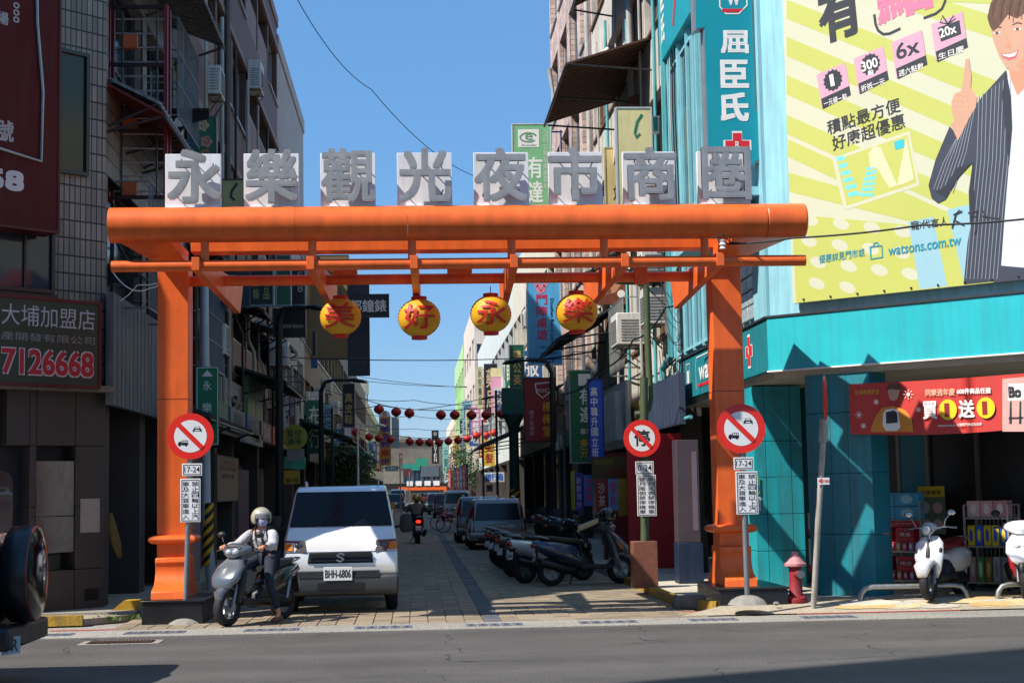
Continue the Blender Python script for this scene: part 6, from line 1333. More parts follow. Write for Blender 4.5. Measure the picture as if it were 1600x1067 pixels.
# ================================================================== VEHICLES
TYR = mat('#17171a', .75, 0, .15, 20, bump=.3, bscale=80); BLKP = mat('#1c1d20', .5, 0, .15, 6); CHR = mat('#c9ccd0', .15, .95, .05, 3); ALU = mat('#8d9196', .35, .8, .15, 6)
REDL = mat('#a8141a', .2, 0, .05, 4, coat=1); AMB = mat('#d8781c', .25, 0, .05, 4, coat=1); LENS = mat('#b8c0c6', .12, .3, .1, 9, coat=1); SEATM = mat('#1a1a1c', .55, 0, .1, 8, bump=.15)
def carpaint(c): return mat(c, .22, .25, .06, 3, coat=.8)
def wheel(root, c, r, w, spokes=5, rimm=None, axis=0, name='wheel', hub=.62, d=0):
    """tyre and rim as separate parts; axis 0: axle along x, 1: along y"""
    e = bpy.data.objects.new(name, None); COL.objects.link(e); e.parent = root; e.location = c
    pr = [(r*.62, -w*.36), (r*.8, -w*.5), (r*.95, -w*.42), (r, -w*.22), (r, w*.22), (r*.95, w*.42), (r*.8, w*.5), (r*.62, w*.36)]
    b = MB(); rs = []
    n = 28
    for rr, h in pr+[pr[0]]:
        rs.append([V((h, rr*math.cos(t), rr*math.sin(t))) if axis == 0 else V((rr*math.cos(t), h, rr*math.sin(t))) for t in [2*math.pi*j/n for j in range(n)]])
    b.rings(rs, False).build('tyre', TYR, e, smooth=50)
    ax = V((1, 0, 0)) if axis == 0 else V((0, 1, 0)); m = MB(); m.cyl(-ax*w*.42, ax*w*.42, r*.16, n=12)
    A = V((0, 1, 0)) if axis == 0 else V((1, 0, 0)); Z = V((0, 0, 1))
    for k in range(spokes):
        t = 2*math.pi*k/spokes+.3; u = A*math.cos(t)+Z*math.sin(t); s = A*-math.sin(t)+Z*math.cos(t); p = u*r*.64
        m.hexa([-s*r*.09-ax*w*.2, p-s*r*.06-ax*w*.2, p+s*r*.06-ax*w*.2, s*r*.09-ax*w*.2, -s*r*.09+ax*w*.2, p-s*r*.06+ax*w*.2, p+s*r*.06+ax*w*.2, s*r*.09+ax*w*.2])
    q = MB(); rs = []
    for rr, h in ((r*.66, -w*.3), (r*.66, w*.3), (r*.6, w*.3), (r*.6, -w*.3), (r*.66, -w*.3)):
        rs.append([V((h, rr*math.cos(t), rr*math.sin(t))) if axis == 0 else V((rr*math.cos(t), h, rr*math.sin(t))) for t in [2*math.pi*j/n for j in range(n)]])
    m.rings(rs, False)
    if d: m.cyl(ax*w*.1, ax*w*.12, r*.6, n=20)
    m.build('rim', rimm or ALU, e, smooth=40); return e
def scooter(label, loc, rz, body, side=None, style='std', seat=SEATM, group=None, plate=None, screen=False, name='motor_scooter', lean=0, light=None, rim=ALU, mirrors=True, fine=True, shield=None, taillens=REDL):
    """x is forward, origin on the ground midway between the wheels"""
    o = empty(name, label, 'scooter', loc, group, rz); side = side or body; shield = shield or BLKP; o.rotation_euler = (lean, 0, rz)
    r = .24 if style != 'retro' else .225; xf, xr = .64, -.6
    wheel(o, (xf, 0, r), r, .125, 5, rim, 1, 'front_wheel'); wheel(o, (xr, 0, r), r, .12, 5, rim, 1, 'rear_wheel', d=1)
    MB().loft([((xf+.19, 0, .33), (.012, 0, .02), (0, .05, 0)), ((xf+.17, 0, .44), (.05, 0, .03), (0, .075, 0)), ((xf+.02, 0, .52), (.03, 0, .035), (0, .085, 0)), ((xf-.16, 0, .45), (.03, 0, .045), (0, .08, 0)), ((xf-.24, 0, .33), (.02, 0, .04), (0, .055, 0))], 12).build('front_fender', body if style != 'sport' else BLKP, o, smooth=70)
    f = MB(); [f.tube([(xf, s*.085, r), (xf-.09, s*.085, .5), (xf-.15, s*.06, .66)], .024, 8) for s in (-1, 1)]; f.build('fork', ALU, o, smooth=60)
    if style == 'retro':
        MB().loft([((.5, 0, .3), (.02, 0, 0), (0, .1, 0)), ((.54, 0, .42), (.035, 0, 0), (0, .17, 0)), ((.52, 0, .6), (.05, 0, 0), (0, .21, 0)), ((.45, 0, .78), (.05, 0, 0), (0, .2, 0)), ((.38, 0, .88), (.04, 0, 0), (0, .11, 0))], 18, 2.6).build('leg_shield', body, o, smooth=70)
        MB().loft([((.578, 0, .42), (.01, 0, 0), (0, .015, 0)), ((.575, 0, .6), (.012, 0, 0), (0, .03, 0)), ((.51, 0, .78), (.012, 0, 0), (0, .024, 0)), ((.46, 0, .84), (.01, 0, 0), (0, .01, 0))], 10).build('centre_trim', BLKP, o, smooth=70)
        MB().loft([((xf+.22, 0, .34), (.02, 0, .02), (0, .07, 0)), ((xf+.17, 0, .47), (.07, 0, .04), (0, .12, 0)), ((xf, 0, .54), (.04, 0, .045), (0, .13, 0)), ((xf-.18, 0, .46), (.03, 0, .06), (0, .12, 0))], 14, 2.5).build('front_fender', body, o, smooth=70)
        for s in (-1, 1): MB().ball((.5, s*.17, .66), .04, .03, .06).build('indicator', BLKP, o, smooth=60)
    else:
        MB().loft([((.72, 0, .46), (.02, 0, 0), (0, .06, 0)), ((.73, 0, .53), (.06, 0, 0), (0, .16, 0)), ((.66, 0, .65), (.08, 0, 0), (0, .225, 0)), ((.55, 0, .78), (.07, 0, 0), (0, .21, 0)), ((.46, 0, .88), (.05, 0, 0), (0, .13, 0)), ((.42, 0, .95), (.04, 0, 0), (0, .09, 0))], 18, 2.8).build('front_body', body, o, smooth=60)
        MB().loft([((.5, 0, .3), (.03, 0, 0), (0, .13, 0)), ((.52, 0, .45), (.05, 0, 0), (0, .19, 0)), ((.48, 0, .65), (.05, 0, 0), (0, .2, 0)), ((.4, 0, .85), (.04, 0, 0), (0, .14, 0))], 14, 3).build('leg_shield', shield, o, smooth=60)
        m = MB()
        for k in range(4): m.box(.645-k*.028, -.05, .70+k*.022, .66-k*.028, .05, .712+k*.022)
        m.build('air_intake', BLKP, o)
        for s in (-1, 1): MB().loft([((.64, s*.13, .57), (.03, 0, 0), (0, .03, 0)), ((.61, s*.155, .64), (.045, 0, 0), (0, .035, 0)), ((.54, s*.15, .73), (.03, 0, 0), (0, .02, 0))], 10).build('indicator', LENS if style != 'dark' else AMB, o, smooth=70)
    # floor, under-seat body, tail
    MB().hexa([(-.12, -.17, .26), (.46, -.15, .26), (.46, .15, .26), (-.12, .17, .26), (-.12, -.17, .33), (.46, -.15, .34), (.46, .15, .34), (-.12, .17, .33)]).build('floorboard', BLKP, o, bevel=.015)
    MB().loft([((-.08, 0, .42), (0, .12, 0), (0, 0, .14)), ((-.2, 0, .5), (0, .17, 0), (0, 0, .2)), ((-.45, 0, .58), (0, .185, 0), (0, 0, .17)), ((-.7, 0, .64), (0, .15, 0), (0, 0, .13)), ((-.9, 0, .7), (0, .07, 0), (0, 0, .06))] if style != 'retro' else
              [((-.08, 0, .45), (0, .12, 0), (0, 0, .16)), ((-.25, 0, .5), (0, .19, 0), (0, 0, .2)), ((-.5, 0, .52), (0, .22, 0), (0, 0, .19)), ((-.72, 0, .53), (0, .2, 0), (0, 0, .16)), ((-.9, 0, .5), (0, .1, 0), (0, 0, .08))], 18, 2.6).build('rear_body', side, o, smooth=60)
    MB().loft([((.0, 0, .71), (0, .09, 0), (0, 0, .03)), ((-.15, 0, .73), (0, .14, 0), (0, 0, .05)), ((-.4, 0, .755), (0, .15, 0), (0, 0, .055)), ((-.62, 0, .79), (0, .13, 0), (0, 0, .05)), ((-.78, 0, .8), (0, .08, 0), (0, 0, .03))], 16, 2.8).build('seat', seat, o, smooth=60)
    m = MB(); m.tube([(-.66, -.12, .78), (-.8, -.13, .82), (-.92, -.07, .83), (-.92, .07, .83), (-.8, .13, .82), (-.66, .12, .78)], .014, 8); m.build('grab_rail', ALU if style != 'retro' else CHR, o, smooth=60)
    MB().ball((-.9, 0, .68), .045, .08, .045).build('tail_light', taillens, o, smooth=60)
    # engine, exhaust, stand, mudflap and plate
    MB().loft([((-.05, .03, .3), (0, .1, 0), (0, 0, .08)), ((-.25, .04, .3), (0, .13, 0), (0, 0, .11)), ((-.6, .1, .27), (0, .06, 0), (0, 0, .1))], 12).build('engine', mat('#2a2a2d', .45, .5, .2), o, smooth=60)
    MB().loft([((-.22, -.15, .24), (0, .03, 0), (0, 0, .03)), ((-.4, -.18, .27), (0, .055, 0), (0, 0, .06)), ((-.82, -.2, .38), (0, .06, 0), (0, 0, .07)), ((-.86, -.2, .39), (0, .03, 0), (0, 0, .035))], 14).build('exhaust', mat('#2c2c30', .4, .6, .15), o, smooth=60)
    MB().tube([(-.15, .12, .25), (-.2, .26, .02)], .012, 6).build('side_stand', BLKP, o)
    MB().hexa([(-.88, -.08, .35), (-.82, -.08, .62), (-.82, .08, .62), (-.88, .08, .35), (-.9, -.08, .35), (-.84, -.08, .62), (-.84, .08, .62), (-.9, .08, .35)]).build('mudflap', BLKP, o)
    fp_ = fr((-.905, .085, .42), (0, -1, 0), V((.16, 0, .98)))
    MB().fbox(fp_, 0, 0, .17, .13, -.003, 0).build('number_plate', SW, o)
    if plate:
        m = MB(); put_text(m, plate, fp_, .02, .03, .15, .09, .002, .01); m.build('lettering', SK, o)
    MB().loft([((.1, 0, .3), (0, .12, 0), (0, 0, .1)), ((-.05, 0, .38), (0, .13, 0), (0, 0, .16)), ((-.3, 0, .42), (0, .14, 0), (0, 0, .14)), ((-.5, 0, .45), (0, .12, 0), (0, 0, .1))], 12).build('inner_cover', BLKP, o, smooth=60)
    MB().tube([(-.5, .14, .3), (-.55, .15, .5), (-.58, .13, .62)], .03, 8).build('shock_absorber', ALU, o, smooth=60)
    # handlebar
    m = MB(); m.tube([(.28, -.34, .98), (.36, -.2, 1.0), (.4, 0, .97), (.36, .2, 1.0), (.28, .34, .98)], .013, 8)
    m.tube([(.46, 0, .8), (.39, 0, 1.0)], .025, 8); m.build('handlebar', CHR if style == 'retro' else BLKP, o, smooth=60)
    for s in (-1, 1):
        MB().cyl((.33, s*.24, .995), (.275, s*.355, .98), .018, n=10).build('grip', BLKP, o, smooth=60)
        MB().tube([(.35, s*.22, 1.0), (.41, s*.3, .985), (.37, s*.38, .97)], .007, 6).build('brake_lever', ALU, o)
    MB().loft([((.34, 0, .99), (0, .1, 0), (0, 0, .04)), ((.4, 0, 1.0), (0, .23 if style != 'retro' else .1, 0), (0, 0, .075)), ((.48, 0, .98), (0, .19 if style != 'retro' else .085, 0), (0, 0, .09)), ((.54, 0, .95), (0, .11 if style != 'retro' else .07, 0), (0, 0, .06))], 16, 2.4).build('handlebar_cover', body if style != 'sport' else WHT, o, smooth=60)
    if style == 'retro': MB().ball((.53, 0, .97), .03, .07, .07).build('headlight', LENS, o, smooth=60); MB().lathe([(.062, 0), (.078, 0), (.078, .03), (.062, .03)], (.515, 0, .97), 18, 0).build('headlight_ring', CHR, o, smooth=40)
    elif style == 'sport': [MB().ball((.66, s*.06, .72), .04, .055, .03).build('headlight', LENS, o, smooth=60) for s in (-1, 1)]
    else:
        for s in (-1, 1): MB().ball((.515, s*.055, .965), .05, .062, .045).build('headlight', LENS, o, smooth=60)
        MB().loft([((.36, 0, 1.05), (0, .1, 0), (0, 0, .02)), ((.44, 0, 1.055), (0, .16, 0), (0, 0, .025)), ((.53, 0, 1.015), (0, .12, 0), (0, 0, .015))], 14).build('dash_visor', BLKP, o, smooth=60)
    if mirrors:
        for s in (-1, 1):
            MB().tube([(.37, s*.2, 1.01), (.4, s*.24, 1.1), (.36, s*.3, 1.17)], .007, 6).build('mirror_stem', CHR if style == 'retro' else BLKP, o)
            h = MB().loft([((.39, s*.31, 1.19), (0, .02, 0), (0, 0, .02)), ((.37, s*.31, 1.19), (0, .06, 0), (0, 0, .04)), ((.345, s*.31, 1.19), (0, .065, 0), (0, 0, .045))], 14).build('mirror', CHR if style == 'retro' else BLKP, o, smooth=60)
            MB().prism([(.058*math.cos(t), .038*math.sin(t)) for t in [i*math.pi/8 for i in range(16)]], lambda a, b, c: V((.342-c, s*.31+a, 1.19+b)), 0, .002).build('mirror_glass', mat('#9fb4c4', .03, .9, 0), h)
    if screen: MB().prism([(-.14, 1.0), (.14, 1.0), (.12, 1.3), (-.12, 1.3)], lambda a, b, c: V((.5-.25*(b-1)+c, a, b)), 0, .006).build('windscreen', GL, o)
    return o
# --- parked row on the right, nearest first
SIL = carpaint('#79818c'); BLU = carpaint('#2c4058'); BLK = carpaint('#16171a'); WHP = carpaint('#d9dadb'); GRY = carpaint('#565b62'); RDP = carpaint('#8c1c20')
row = [('silver blue scooter nearest the camera in the parked row, black helmet on its mirror', 26.15, 2.75, 12, SIL, BLU, 'dark'),
       ('white sided scooter second in the parked row, amber rear indicator', 27.2, 2.55, 30, BLK, WHP, 'std'), ('blue scooter third in the parked row', 28.2, 2.6, 32, BLU, BLU, 'std'),
       ('grey scooter fourth in the parked row', 29.2, 2.55, 30, GRY, GRY, 'std'), ('black scooter fifth in the parked row with a round mirror raised', 30.2, 2.6, 33, BLK, BLK, 'dark'),
       ('silver scooter sixth in the parked row', 31.3, 2.65, 30, SIL, GRY, 'std'), ('dark red scooter seventh in the parked row', 32.4, 2.6, 34, RDP, BLK, 'dark'), ('black scooter farthest in the parked row, before the silver estate car', 33.6, 2.65, 28, BLK, BLK, 'std')]
for k, (lab, Y, X, a, b1, b2, stl) in enumerate(row):
    scooter(lab, (X-(.0 if k == 0 else .2+.03*k), Y, .012), math.radians(a), b1, b2, stl, group='scooters parked along the right kerb', plate='MAB-%d' % (5217+k*137) if k < 3 else None, lean=-.07+.02*(k % 3), shield=GRY if k == 0 else None)
def helmet_mb(mb_cls=MB): pass
def helmet(name, label, c, m, vis=None, parent=None, r=.13, rz=0, full=False, cat='helmet'):
    o = empty(name, label, cat, c, None, rz) if parent is None else None
    if o is None: o = bpy.data.objects.new(name, None); COL.objects.link(o); o.parent = parent; o.location = c; o.rotation_euler = (0, 0, rz)
    b = MB(); rs = []                      # x forward; open shell with a face opening
    N, M = 24, 12
    for i in range(M+1):
        p = i/M*math.radians(118 if not full else 135)
        rs.append([V((r*1.08*math.sin(p)*math.cos(t), r*.95*math.sin(p)*math.sin(t), r*1.02*math.cos(p))) for t in [2*math.pi*j/N for j in range(N)]])
    b.v = [q for rr in rs for q in rr]
    for i in range(M):
        for j in range(N):
            t = (j+.5)/N*2*math.pi; p = (i+.5)/M*math.radians(118 if not full else 135)
            if math.cos(t) > .35 and p > math.radians(72) and not (full and p > math.radians(118)): continue
            a = i*N+j; c2 = i*N+(j+1) % N; b.f.append((a, c2, c2+N, a+N))
    s = b.build('shell', m, o, smooth=70); sm = s.modifiers.new('solid', 'SOLIDIFY'); sm.thickness = .012
    v = MB(); rs = []
    for z in (.35, .12, -.12, -.38): rs.append([V((r*1.12*math.cos(t)*math.sqrt(1-z*z*.8), r*1.0*math.sin(t)*math.sqrt(1-z*z*.8), r*z+.01)) for t in [math.radians(a) for a in range(-66, 67, 12)]])
    n = len(rs[0]); v.v = [q for rr in rs for q in rr]; v.f = [(i*n+j, i*n+j+1, (i+1)*n+j+1, (i+1)*n+j) for i in range(3) for j in range(n-1)]
    if vis: v.build('visor', vis, o, smooth=70).modifiers.new('solid', 'SOLIDIFY').thickness = .003
    return o
sc0 = PY(933, 822, 26.0); helmet('helmet', 'glossy black helmet hung on the handlebar of the nearest parked scooter', (3.12, 26.0, 1.12), carpaint('#0e0f12'), GL, rz=math.radians(160), full=True)
tag(MB().loft([((2.62, 25.9, .92), (0, .04, 0), (0, 0, .05)), ((2.8, 25.9, .99), (0, .06, 0), (0, 0, .05)), ((2.95, 25.9, 1.05), (0, .05, 0), (0, 0, .04))], 10).build('glove', mat('#b8a888', .8, 0, .2, 8, bump=.3), None, smooth=60), 'tan handlebar mitt on the nearest parked scooter', 'glove')
scooter('white retro scooter with a red seat parked before the drugstore racks', (6.74, 20.25, zp), math.radians(232), carpaint('#dcdcdc'), carpaint('#dad7d0'), 'retro', mat('#7a1a22', .5, 0, .1, 6), lean=.05)
scooter('white and red sport scooter cut off by the right edge of the picture', (7.76, 20.2, zp), math.radians(250), carpaint('#e4e4e6'), carpaint('#b01c24'), 'sport', lean=.04, shield=carpaint('#b01c24'))
SCR = scooter('silver grey scooter with a helmeted rider stopped at the street mouth', (-1.95, 19.9, .012), math.radians(-121), carpaint('#5f656d'), carpaint('#2b2e33'), 'std', lean=0)
SC2 = scooter('black scooter with a lit red tail light riding away up the street', (.06, 49.6, .0), math.radians(92), BLK, BLK, 'dark', plate='KLC-816', taillens=mat('#ff2010', .3, 0, 0, emit=2.5))
SC3 = scooter('far scooter carrying a rider in a pink shirt', (.62, 125, .004), math.radians(90), BLK, BLK, 'dark', mirrors=False)
# ------------------------------------------------------------------ cars
def hull(root, prof, hw, m, name='body', bevel=.04, y0=0):
    """side outline (y, z) swept across the car; hw(z, y) is the half width"""
    n = 8; rs = []
    for i in range(n+1):
        k = -1+2*i/n; rs.append([V((k*hw(z, y), y, z)) for y, z in prof])
    return MB().rings(rs).build(name, m, root, smooth=28, bevel=bevel)
def onside(root, pts, hw, s, m, name, off=.006, t=.012):
    P = [V((s*(hw(z, y)+off), y, z)) for y, z in pts]; Q = [p-V((s*t, 0, 0)) for p in P]
    return MB().rings([Q, P]).build(name, m, root)
def slab(root, pts, m, name, n, t=.012, bevel=0):
    n = V(n).normalized(); P = [V(p) for p in pts]
    return MB().rings([[p-n*t for p in P], P]).build(name, m, root, bevel=bevel)
wsm = mat('#0b0d10', .16, 0, .1, 1, key='wsg'); wsm.node_tree.nodes['Principled BSDF'].inputs['Specular IOR Level'].default_value = .22
TR = empty('pickup_truck', 'small white flatbed truck facing the camera behind the scooter rider', 'truck', (-.97, 21.0, 0), rz=math.radians(1.6))
tw_ = lambda z, y=0: .735 if z < .95 else .735-.125*(z-.95)/.7
WP = carpaint('#e6e6e4')
prof = [(.02, .5), (.0, .56), (.0, .68), (.03, .80), (.1, .92), (.24, 1.04), (.38, 1.115), (.64, 1.36), (.9, 1.575), (1.02, 1.63), (1.35, 1.66), (1.95, 1.64), (2.0, 1.5), (2.0, .5), (.95, .5), (.93, .62), (.84, .72), (.7, .76), (.56, .72), (.47, .62), (.45, .5)]
hull(TR, prof, tw_, WP, 'cab', .03)
hull(TR, [(-.03, .27), (-.05, .33), (-.045, .5), (-.01, .505), (.45, .5), (.42, .3), (.3, .22)], lambda z, y=0: .745, mat('#3d3f43', .6, 0, .12, 8, bump=.1), 'bumper', .03)
slab(TR, [(-.30, -.056, .33), (.30, -.056, .33), (.30, -.054, .41), (-.30, -.054, .41)], mat('#0c0d0f', .6), 'bumper_intake', (0, -1, 0))
slab(TR, [(-.57, -.052, .475), (.5, -.052, .475), (.5, -.03, .56), (-.57, -.03, .56)], mat('#0f1012', .5), 'black_band', (0, -1, 0))
slab(TR, [(-.43, -.012, .66), (.42, -.012, .66), (.4, .012, .8), (-.41, .012, .8)], mat('#101113', .5), 'grille', (0, -1, .2), bevel=.01)
MB().box(-.735, .024, .802, .735, .034, .808).build('hood_seam', mat('#4a4a4a', .6), TR)
for z in (.69, .735, .775): MB().box(-.4, -.03, z, .39, -.008, z+.012).build('grille_bar', mat('#2a2c2f', .4, .3), TR)
m = MB(); F = fr((-.005, -.034, .735), (1, 0, 0), UP)
for s in (1, -1): strip(m, F, [(s*.05, s*.032), (s*.0, s*.056), (s*-.045, s*.028), (s*.03, s*-.014)], .02, .004)
m.build('emblem', CHR, TR)
F = fr((-.22, -.062, .44), (1, 0, 0), UP); MB().fbox(F, 0, 0, .365, .175, -.006, 0).build('number_plate', SW, TR, bevel=.003); m = MB(); put_text(m, 'BHH-6806', F, .018, .035, .347, .14, .002, .012); m.build('lettering', SK, TR)
for s in (-1, 1):
    slab(TR, [(s*.44, .008, .80), (s*.735, .05, .80), (s*.737, .13, .965), (s*.46, .115, .955)] if s > 0 else [(-.735, .05, .80), (-.44, .008, .80), (-.46, .115, .955), (-.737, .13, .965)], mat('#787c80', .1, .6, .35, 14, coat=1), 'headlight', (0, -1, .5), .02, .01)
    slab(TR, [(s*.62, .02, .83), (s*.725, .035, .83), (s*.727, .085, .92), (s*.63, .075, .92)] if s > 0 else [(-.725, .035, .83), (-.62, .02, .83), (-.63, .075, .92), (-.727, .085, .92)], AMB, 'indicator', (0, -1, .5), .012)
    MB().ball((s*.54, .075, .88), .055, .02, .045).build('headlight_lens', mat('#4a4e54', .1, .7, .1, 3, coat=1), TR, smooth=60)
    wheel(TR, (s*.66, .7, .265), .265, .16, 8, mat('#a8abae', .4, .5), 0, d=1); wheel(TR, (s*.66, 2.75, .265), .265, .16, 8, mat('#a8abae', .4, .5), 0, d=1)
    onside(TR, [(.62, 1.14), (1.55, 1.14), (1.5, 1.54), (1.0, 1.54)], tw_, s, GL, 'side_window')
    onside(TR, [(.56, .78), (1.62, .78), (1.62, .8), (.56, .8)], tw_, s, mat('#8f8f8d', .5), 'door_seam', .003, .01)
    MB().tube([(s*.7, .62, 1.1), (s*.83, .56, 1.12)], .018, 6).build('mirror_arm', BLKP, TR)
    MB().loft([((s*.86, .53, 1.15), (.055, 0, 0), (0, 0, .09)), ((s*.86, .57, 1.15), (.085, 0, 0), (0, 0, .125)), ((s*.86, .62, 1.15), (.075, 0, 0), (0, 0, .115))], 14, 3.5).build('mirror', BLKP, TR, smooth=50)
ws_ = [(-.675, .39, 1.135), (.675, .39, 1.135), (.60, .905, 1.585), (-.60, .905, 1.585)]
slab(TR, [(x, y-.012, z) for x, y, z in ws_], mat('#0b0d10', .16, 0, .1, 1, key='wsg'), 'windscreen', (0, -.66, .75), .015, .02)
for x in (-.35, .15): MB().tube([(x, .38, 1.125), (x+.16, .47, 1.22), (x+.32, .5, 1.235)], .006, 5).build('wiper', BLKP, TR)
for s in (-1, 1): MB().tube([(s*.5, 1.45, 1.64), (s*.5, 1.45, 1.72), (s*.5, 1.85, 1.72), (s*.5, 1.85, 1.64)], .014, 6).build('roof_rail', CHR, TR)
MB().box(-.74, 2.05, .62, .74, 3.7, .68).build('bed_floor', WP, TR, bevel=.005)
for s in (-1, 1):
    MB().box(s*.74, 2.05, .68, s*.705, 3.7, 1.0).build('bed_side', WP, TR, bevel=.006)
    for k in range(4): MB().box(s*.745, 2.1+k*.42, .72, s*.741, 2.44+k*.42, .95).build('side_rib', mat('#c9c9c7', .4), TR)
MB().box(-.74, 3.66, .68, .74, 3.7, 1.0).build('tailgate', WP, TR, bevel=.006); MB().box(-.7, 2.0, .45, .7, 3.5, .6).build('chassis', BLKP, TR)
MB().tube([(-.7, 2.08, .68), (-.7, 2.08, 1.3), (.7, 2.08, 1.3), (.7, 2.08, .68)], .02, 8).build('headboard_rail', WP, TR)
tag(MB().box(-.42, 23.3, .7, -.3, 23.9, 1.42).build('cardboard_box', mat('#a0744a', .8, 0, .15, 4), None), 'brown cardboard box standing on the truck bed', 'box')
def car(label, loc, w, h, L_, m, kind='estate', plate=None, rz=0, group=None, fine=True, cat='car', name='parked_car'):
    """y runs from the rear (facing the camera) to the front"""
    o = empty(name, label, cat, loc, group, rz); W = w/2
    b = h*.56
    hw = lambda z, y=0: W if z < b else W-(z-b)/(h-b)*W*.2
    if kind == 'sedan': pr = [(.05, .25), (0, .45), (.02, b*.98), (.15, b+.04), (.55, b+.06), (1.15, h-.04), (1.5, h), (2.3, h-.02), (2.95, b+.04), (L_-.5, b-.05), (L_-.05, b-.25), (L_, .4), (L_-.05, .25)]
    elif kind == 'van': pr = [(.03, .25), (0, .5), (.02, b), (.1, h-.12), (.2, h-.02), (.6, h), (2.6, h-.03), (3.2, b+.1), (L_-.1, b-.15), (L_, .4), (L_-.05, .25)]
    else: pr = [(.05, .25), (0, .42), (.03, b*.9), (.06, b+.02), (.28, h-.1), (.42, h-.01), (.9, h), (2.3, h-.03), (3.0, b+.04), (L_-.5, b-.08), (L_-.05, b-.28), (L_, .4), (L_-.05, .25)]
    hull(o, pr, hw, m, 'body', .07)
    if kind == 'sedan': slab(o, [(-W*.72, .6, b+.09), (W*.72, .6, b+.09), (W*.62, 1.12, h-.06), (-W*.62, 1.12, h-.06)], GL, 'rear_window', (0, -.7, .7), .012)
    else:
        yb, yt = (.035, .1) if kind == 'van' else (.06, .27)
        slab(o, [(-W*.8, yb-.012, b+.03), (W*.8, yb-.012, b+.03), (W*.7, yt-.016, h-.13), (-W*.7, yt-.016, h-.13)], GL, 'rear_window', (0, -1, .3), .012, .01)
    for s in (-1, 1):
        z0, z1 = (b*.72, b+.0) if kind == 'sedan' else (b*.66, h-.2 if kind == 'estate' else b+.25)
        P = [(s*W*.83, -.01, z0), (s*(W+.004), .06, z0), (s*(hw(z1)+.002), .16 if kind == 'estate' else .08, z1), (s*W*.8, .06 if z1 < b+.1 else yb+.05, z1)]
        slab(o, P if s > 0 else [P[1], P[0], P[3], P[2]], REDL, 'tail_light', (0, -1, .1), .03)
        for yy in (.75, L_-.75): wheel(o, (s*(W-.09), yy, .3), .3, .18, 6, ALU, 0, d=1)
        onside(o, [(.62 if kind != 'sedan' else 1.0, b+.04), (2.75, b+.04), (2.3, h-.09), (.7 if kind != 'sedan' else 1.3, h-.09)], hw, s, GL, 'side_window')
    hull(o, [(-.06, .24), (-.08, .3), (-.07, .46), (0, .48), (.3, .46), (.3, .24)], lambda z, y=0: W, m, 'rear_bumper', .03)
    slab(o, [(-W*.7, -.085, .26), (W*.7, -.085, .26), (W*.7, -.085, .33), (-W*.7, -.085, .33)], BLKP, 'bumper_lip', (0, -1, 0))
    F = fr((-.16, -.02, b*.68), (1, 0, 0), UP); MB().fbox(F, 0, 0, .32, .15, -.02, 0).build('number_plate', SW, o)
    if plate: m2 = MB(); put_text(m2, plate, F, .02, .03, .3, .12, .003, .01); m2.build('lettering', SK, o)
    MB().box(-W*.35, -.03, b*.9, W*.35, .03, b*.93).build('handle_trim', CHR, o)
    if kind == 'estate': [MB().tube([(s*W*.66, .7, h-.01), (s*W*.66, .8, h+.04), (s*W*.66, 2.1, h+.03), (s*W*.66, 2.2, h-.03)], .015, 6).build('roof_rail', CHR, o) for s in (-1, 1)]
    return o
car('silver estate car with big dark rear window parked behind the scooter row', (2.18, 42.6, .0), 1.52, 1.36, 4.2, carpaint('#7d786f'), 'estate', '9596-LJ')
car('grey green hatchback parked ahead of the silver estate car', (1.98, 48.2, 0), 1.5, 1.4, 3.9, carpaint('#3f4848'), 'estate')
car('silver people carrier parked farther up on the right', (2.25, 86, 0), 1.6, 1.62, 4.3, carpaint('#85878a'), 'van', group=None)
car('dark red car parked beyond the silver people carrier', (1.9, 97, 0), 1.6, 1.5, 4.3, carpaint('#3a1c20'), 'estate')
car('dark blue car in the far row on the right', (1.7, 112, 0), 1.6, 1.5, 4.3, carpaint('#22303c'), 'van')
car('pale car in the far row on the right', (1.6, 128, 0), 1.6, 1.5, 4.3, carpaint('#a9acac'), 'van')
car('grey car at the far end of the right parked row', (1.5, 146, 0), 1.6, 1.5, 4.3, carpaint('#6a7078'), 'estate')
car('white van parked far away on the left', (-1.6, 150, 0), 1.7, 1.9, 4.3, carpaint('#d0d2d4'), 'van', cat='van')
car('dark car standing far away on the left', (-1.7, 138, 0), 1.6, 1.5, 4.3, carpaint('#2a2a2c'), 'estate')
# off-road car at the left edge: only its rear with the spare wheel is in view
SV = empty('off_road_car', 'dark off-road car with a covered spare wheel entering at the lower left edge', 'car', (-3.62, 13.9, 0))
sw = lambda z, y=0: 0
# x grows towards the tail here: body runs from x=-4 (front) to x=.2 (tail)
MB().loft([((.18, 0, .78), (0, .82, 0), (0, 0, .33)), ((.1, 0, .85), (0, .86, 0), (0, 0, .42)), ((-.3, 0, .86), (0, .88, 0), (0, 0, .44)), ((-3.6, 0, .84), (0, .88, 0), (0, 0, .42))], 20, 6).build('body', carpaint('#14181f'), SV, smooth=40)
MB().loft([((.02, 0, 1.5), (0, .76, 0), (0, 0, .3)), ((-.1, 0, 1.5), (0, .78, 0), (0, 0, .34)), ((-2.2, 0, 1.5), (0, .78, 0), (0, 0, .34))], 20, 6).build('cabin', carpaint('#14181f'), SV, smooth=40)
MB().box(.0, -.7, .34, .36, .7, .52).build('rear_bumper', BLKP, SV, bevel=.03)
wheel(SV, (-.75, -.72, .36), .36, .22, 6, ALU, 1, d=1); wheel(SV, (-.75, .72, .36), .36, .22, 6, ALU, 1, d=1)
sp = bpy.data.objects.new('spare_wheel', None); COL.objects.link(sp); sp.parent = SV; sp.location = (.32, -.05, .93)
